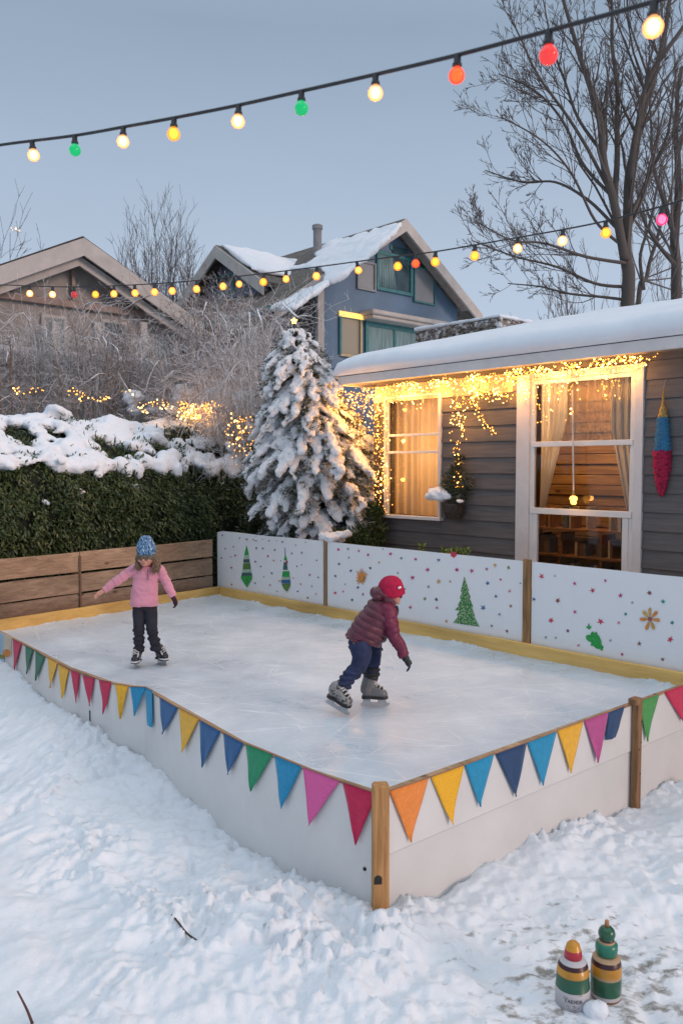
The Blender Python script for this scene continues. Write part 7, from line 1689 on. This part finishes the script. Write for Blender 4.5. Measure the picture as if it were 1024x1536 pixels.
# gloves
mb = MB(); d_ = (W1_-E1).normalized(); hand(mb, W1_+d_*.01, d_*.9+Vector((.15, 0, -.1)), (-.35, .1, -.3), .95, 1.12, 1); mb.tube([W1_-d_*.015, W1_+d_*.03], [.033, .031], 12); V, F, NN = mb.remesh(.0042, 1); mesh_obj('glove', V, F, M_BLACK, BOY, smooth=True)
mb = MB(); d_ = (W2_-E2).normalized(); hand(mb, W2_+d_*.01, d_, (1, 0, 0), .8, 1.1, -1); mb.tube([W2_-d_*.015, W2_+d_*.03], [.033, .031], 12); V, F, NN = mb.remesh(.0042, 1); mesh_obj('glove', V, F, M_BLACK, BOY, smooth=True)
# beanie
M_BEAN = pm('crimson_knit', (.46, .010, .060), .95, .12, 30, .5, 130)
ax_ = Vector((-.30, -.06, 1)).normalized(); bc_ = BP(645, 275, .02)
hat_shell('beanie', bc_, ax_, [(-.052, .088), (-.050, .104), (-.03, .108), (0, .110), (.03, .106), (.06, .096), (.085, .078), (.105, .052), (.116, .025), (.119, .003)], M_BEAN, BOY, 34, .0035, .94)
hat_shell('beanie_cuff', bc_, ax_, [(-.060, .092), (-.060, .106), (-.050, .1095), (-.020, .1105), (-.010, .108), (-.008, .100)], M_BEAN, BOY, 34, .004, .94)
mb = MB(); q = BP(706, 244, -.075); mb.ell(q+Vector((.0, .0, 0)), (.019, .010, .010), rotM(Vector((.8, .5, .25)).normalized(), Vector((-.5, .8, 0)).normalized(), Vector((-.2, -.1, 1)).normalized()), 2); mb.build('hat_tag', pm('white_tag', (.7, .7, .7), .6), BOY, smooth=True)
tw = Twigs()
for k in range(50): a = BP(650+rg.gauss(0, 14), 330+rg.gauss(0, 5), -.055+.1*rg.random()**3); tw.tube([a, a+Vector((-.012, 0, -.02)), a+Vector((-.02, .0, -.042))], [.004, .004, .0015], 4)
tw.build('hair', pm('dark_hair', (.10, .065, .04), .6), BOY)
# skates: grey hockey-like boots
m, nt, b = newmat('grey_skate_boot'); L = nt.links.new; tc = nd(nt, 'ShaderNodeTexCoord'); n = nd(nt, 'ShaderNodeTexNoise', Scale=26., Detail=2., Distortion=1.2); L(tc.outputs['Object'], n.inputs['Vector']); cr = nd(nt, 'ShaderNodeValToRGB'); cr.color_ramp.elements[0].position = .42; cr.color_ramp.elements[0].color = (.05, .05, .052, 1); cr.color_ramp.elements[1].position = .50; cr.color_ramp.elements[1].color = (.26, .25, .245, 1); L(n.outputs['Fac'], cr.inputs[0]); L(cr.outputs[0], b.inputs['Base Color']); b.inputs['Roughness'].default_value = .45
M_GB = m; M_GB2 = pm('silver_skate_boot', (.17, .17, .175), .42, .15, 8); M_HOLD = pm('pale_blade_holder', (.50, .51, .53), .35, .1, 10, metal=.4)
h2 = BP(432, 1180, .10); h2.z = ZI+.003
skate(BOY, (.95, -.12, 0), BP(492, 955, .10), h2, .205, .095, .058, M_GB2, 'silver skate gliding flat on the ice', (0, .04, 1), .075, holder_m=M_HOLD)
t1 = BP(318, 1238, -.20); t1.z = ZI+.003; hd = Vector((.80, -.50, 0)).normalized(); pit = Vector((.30, -.19, 1)).normalized(); dd = (hd-pit*hd.dot(pit)).normalized()
skate(BOY, hd, BP(268, 985, -.132), t1-dd*.225, .205, .095, .058, M_GB, 'grey patterned skate with its heel lifted pushing off', pit, .078, holder_m=M_HOLD)
# ------------------------------------------------------------------ painted bottles and bits lying in the snow
bgz = lambda B: max(gz(B.x, B.y), -.02)
GRN = pm('enamel_green', (.010, .095, .045), .3, .12, 8, coat=.3); TEA = pm('enamel_teal', (.012, .17, .105), .35, .12, 8, coat=.2); YEL = pm('enamel_yellow', (.55, .25, .018), .35, .15, 8, coat=.2); MAR = pm('enamel_maroon', (.045, .010, .014), .35, .2, 8); RED = pm('enamel_red', (.40, .012, .035), .35, .1, 8, coat=.2); CRM = pm('label_grey_white', (.50, .48, .50), .5, .06, 8); WOD = pm('turned_wood', (.42, .20, .08), .6, .2, 12); TAN = pm('tan_band', (.45, .30, .17), .5, .15, 9); GLD = pm('ochre_cap', (.55, .30, .03), .35, .15, 9); OBR = pm('brown_base', (.20, .085, .025), .45, .2, 9)
sB = 1/FPX*BOT_A.length  # metres per photo pixel at the bottles, roughly
px_ = (BOT_A.y*cp+CAM.z*sp)/FPX
za = bgz(BOT_A)-.012
HK = .90
t = thing('painted_bottle', Vector((BOT_A.x, BOT_A.y, za)), 'shorter painted bottle with yellow tipped red cap and lettered white base', 'bottle', 'two painted bottles in the snow')
h = px_
def prof(L_): return [(r*px_, z*h*HK)+((m,) if True else ()) for r, z, m in L_]
mats = [CRM, GRN, YEL, MAR, CRM]
mb = MB(); mb.lathe(Vector((BOT_A.x, BOT_A.y, za)), prof([(20, 0, 0), (25, 2, 0), (25.5, 26, 0), (25, 33, 0), (24.6, 33.5, 1), (23.8, 56, 1), (23.6, 56.4, 2), (22, 68, 2), (21.7, 68.3, 3), (19.8, 75, 3), (19.5, 75.3, 4), (17, 80, 4), (12, 81.5, 4)]), 36); mb.build('bottle_body', mats, t, smooth=True)
mb = MB(); mb.lathe(Vector((BOT_A.x, BOT_A.y, za)), prof([(13, 80.5, 0), (13.2, 86, 0), (11.8, 95, 0), (11.6, 95.3, 1), (9.6, 103, 1), (5.5, 107.5, 1), (.5, 108.8, 1)]), 28); mb.build('cap', [RED, YEL], t, smooth=True)
# the lettering: short dark strokes on the white base
toc = (CAM-BOT_A); toc.z = 0; toc.normalize(); rt = Vector((-toc.y, toc.x, 0)); rt = rt if rt.x > 0 else -rt
def onbody(dx, z, off=.0012):
    r = 25.6*px_; a = dx*px_/r; return Vector((BOT_A.x, BOT_A.y, za))+(toc*math.cos(a)+rt*math.sin(a))*(r+off)+Z3*z*h
mb = MB(); M_INK = pm('black_ink', (.015, .015, .018), .6)
strokes = [[(-12, 24), (-9.5, 20), (-7, 24)], [(-9.5, 20), (-9.8, 16)], [(-6.5, 16.5), (-4.8, 22), (-3, 16.5)], [(-6, 18.6), (-3.6, 18.6)], [(-1.6, 22), (-1.6, 16.5)], [(-1.4, 19), (1.2, 22)], [(-1.2, 19), (1.4, 16.5)], [(3, 22), (3, 16.5)], [(3, 19.4), (5.6, 19.4)], [(5.6, 22), (5.6, 16.5)], [(7.4, 22), (7.4, 16.5), (9.6, 17.3), (10.4, 19.5), (9.4, 21.6), (7.4, 22)], [(12, 16.5), (12, 22), (14.2, 21.2), (14, 19.2), (12, 19)], [(12.6, 19), (14.8, 16.6)],
 [(1.5, 13.5), (4, 13), (2.6, 10)], [(-8, 11.5), (-4, 11)], [(-7, 8), (-2.5, 7.4)], [(-1, 7.6), (6, 7)], [(-5, 4.6), (5, 4)], [(7, 10), (10, 9.6)], [(8, 28.5), (15, 29)]]
for k, s_ in enumerate(strokes): mb.tube([onbody(x, z) for x, z in s_], [.0011 if k < 14 else .0006]*len(s_), 5)
mb.build('lettering', M_INK, t)
zb = bgz(BOT_B)-.012; base = Vector((BOT_B.x, BOT_B.y, zb))
HK = .815
t = thing('painted_bottle', base, 'taller painted bottle with green tiered stopper and wooden tip in the snow', 'bottle', 'two painted bottles in the snow')
px_ = (BOT_B.y*cp+CAM.z*sp)/FPX; h = px_
mats = [OBR, CRM, GRN, TAN, YEL, MAR, TAN]
mb = MB(); mb.lathe(base, prof([(19, 0, 0), (21.5, 2, 0), (22, 8, 0), (22.1, 8.3, 1), (22.3, 15, 1), (22.4, 15.3, 2), (22.6, 46, 2), (22.6, 46.3, 3), (22.6, 51, 3), (22.6, 51.3, 4), (21.8, 68, 4), (21.7, 68.3, 5), (20.2, 77, 5), (20, 77.3, 6), (17.5, 82, 6), (13, 83.5, 6)]), 36); mb.build('bottle_body', mats, t, smooth=True)
mb = MB(); mb.lathe(base, prof([(13.5, 83, 0), (15.5, 87, 0), (16.5, 96, 0), (16, 104, 0), (12.5, 107.5, 0), (11, 108, 1), (11.2, 111, 1), (11.3, 111.3, 2), (10.8, 114, 2), (10, 114.3, 3), (12.4, 119, 3), (12.6, 124, 3), (11, 130, 3), (7.5, 134.5, 3), (3.6, 136, 3)]), 30); mb.build('stopper', [TEA, TAN, MAR, GRN], t, smooth=True)
mb = MB(); mb.lathe(base, prof([(3.4, 135, 0), (3.3, 145, 0), (2.4, 147.5, 0), (.3, 148, 0)]), 14); mb.build('tip', WOD, t, smooth=True)
def snow_lump(px, label, r_):
    p = onz(*px, .0); p.z = gz(p.x, p.y)
    V, F, NN = MB().ell(p+Z3*r_*.45, (r_*1.15, r_, r_*.85), None, 3).ell(p+Vector((r_*.7, .02, r_*.1)), (r_*.7, r_*.6, r_*.5), None, 3).remesh(.006, 1)
    V = V+NN*(fbm(V, 22, 4, 3)*.012)[:, None]; tag(mesh_obj('snowball', V, F, M_SNOW, loc=p, smooth=True), label, 'snowball')
snow_lump((893, 1522), 'rounded lump of snow in front of the two painted bottles', .050)
# twigs in the snow
def twig(pix, r_, label, zoff=None):
    pts = []
    for u, v, dz in pix: p = onz(u, v, .03); p.z = gz(p.x, p.y)+dz; pts.append(p)
    mb = MB(); mb.tube(smooth_path(pts, 4), r_, 6); tag(mb.build('twig', pm('twig_bark', (.05, .03, .025), .8), loc=pts[0], smooth=True), label, 'twig')
twig([(258, 1392, .004), (268, 1402, .012), (280, 1411, .010), (297, 1423, .0)], .006, 'short dark twig half sunk in the middle of the snow')
tw0 = onz(52, 1545, 0); tw0.z = gz(tw0.x, tw0.y)-.03; tw1 = at(26, 1487, tw0.y+.05)
mb = MB(); mb.tube(smooth_path([tw0, tw0.lerp(tw1, .5)+Vector((.006, 0, 0)), tw1], 4), np.linspace(.008, .004, 9), 7); tag(mb.build('twig', pm('red_twig_bark', (.10, .035, .025), .7), loc=tw0, smooth=True), 'thin reddish twig sticking up at the lower left corner of the snow', 'twig')
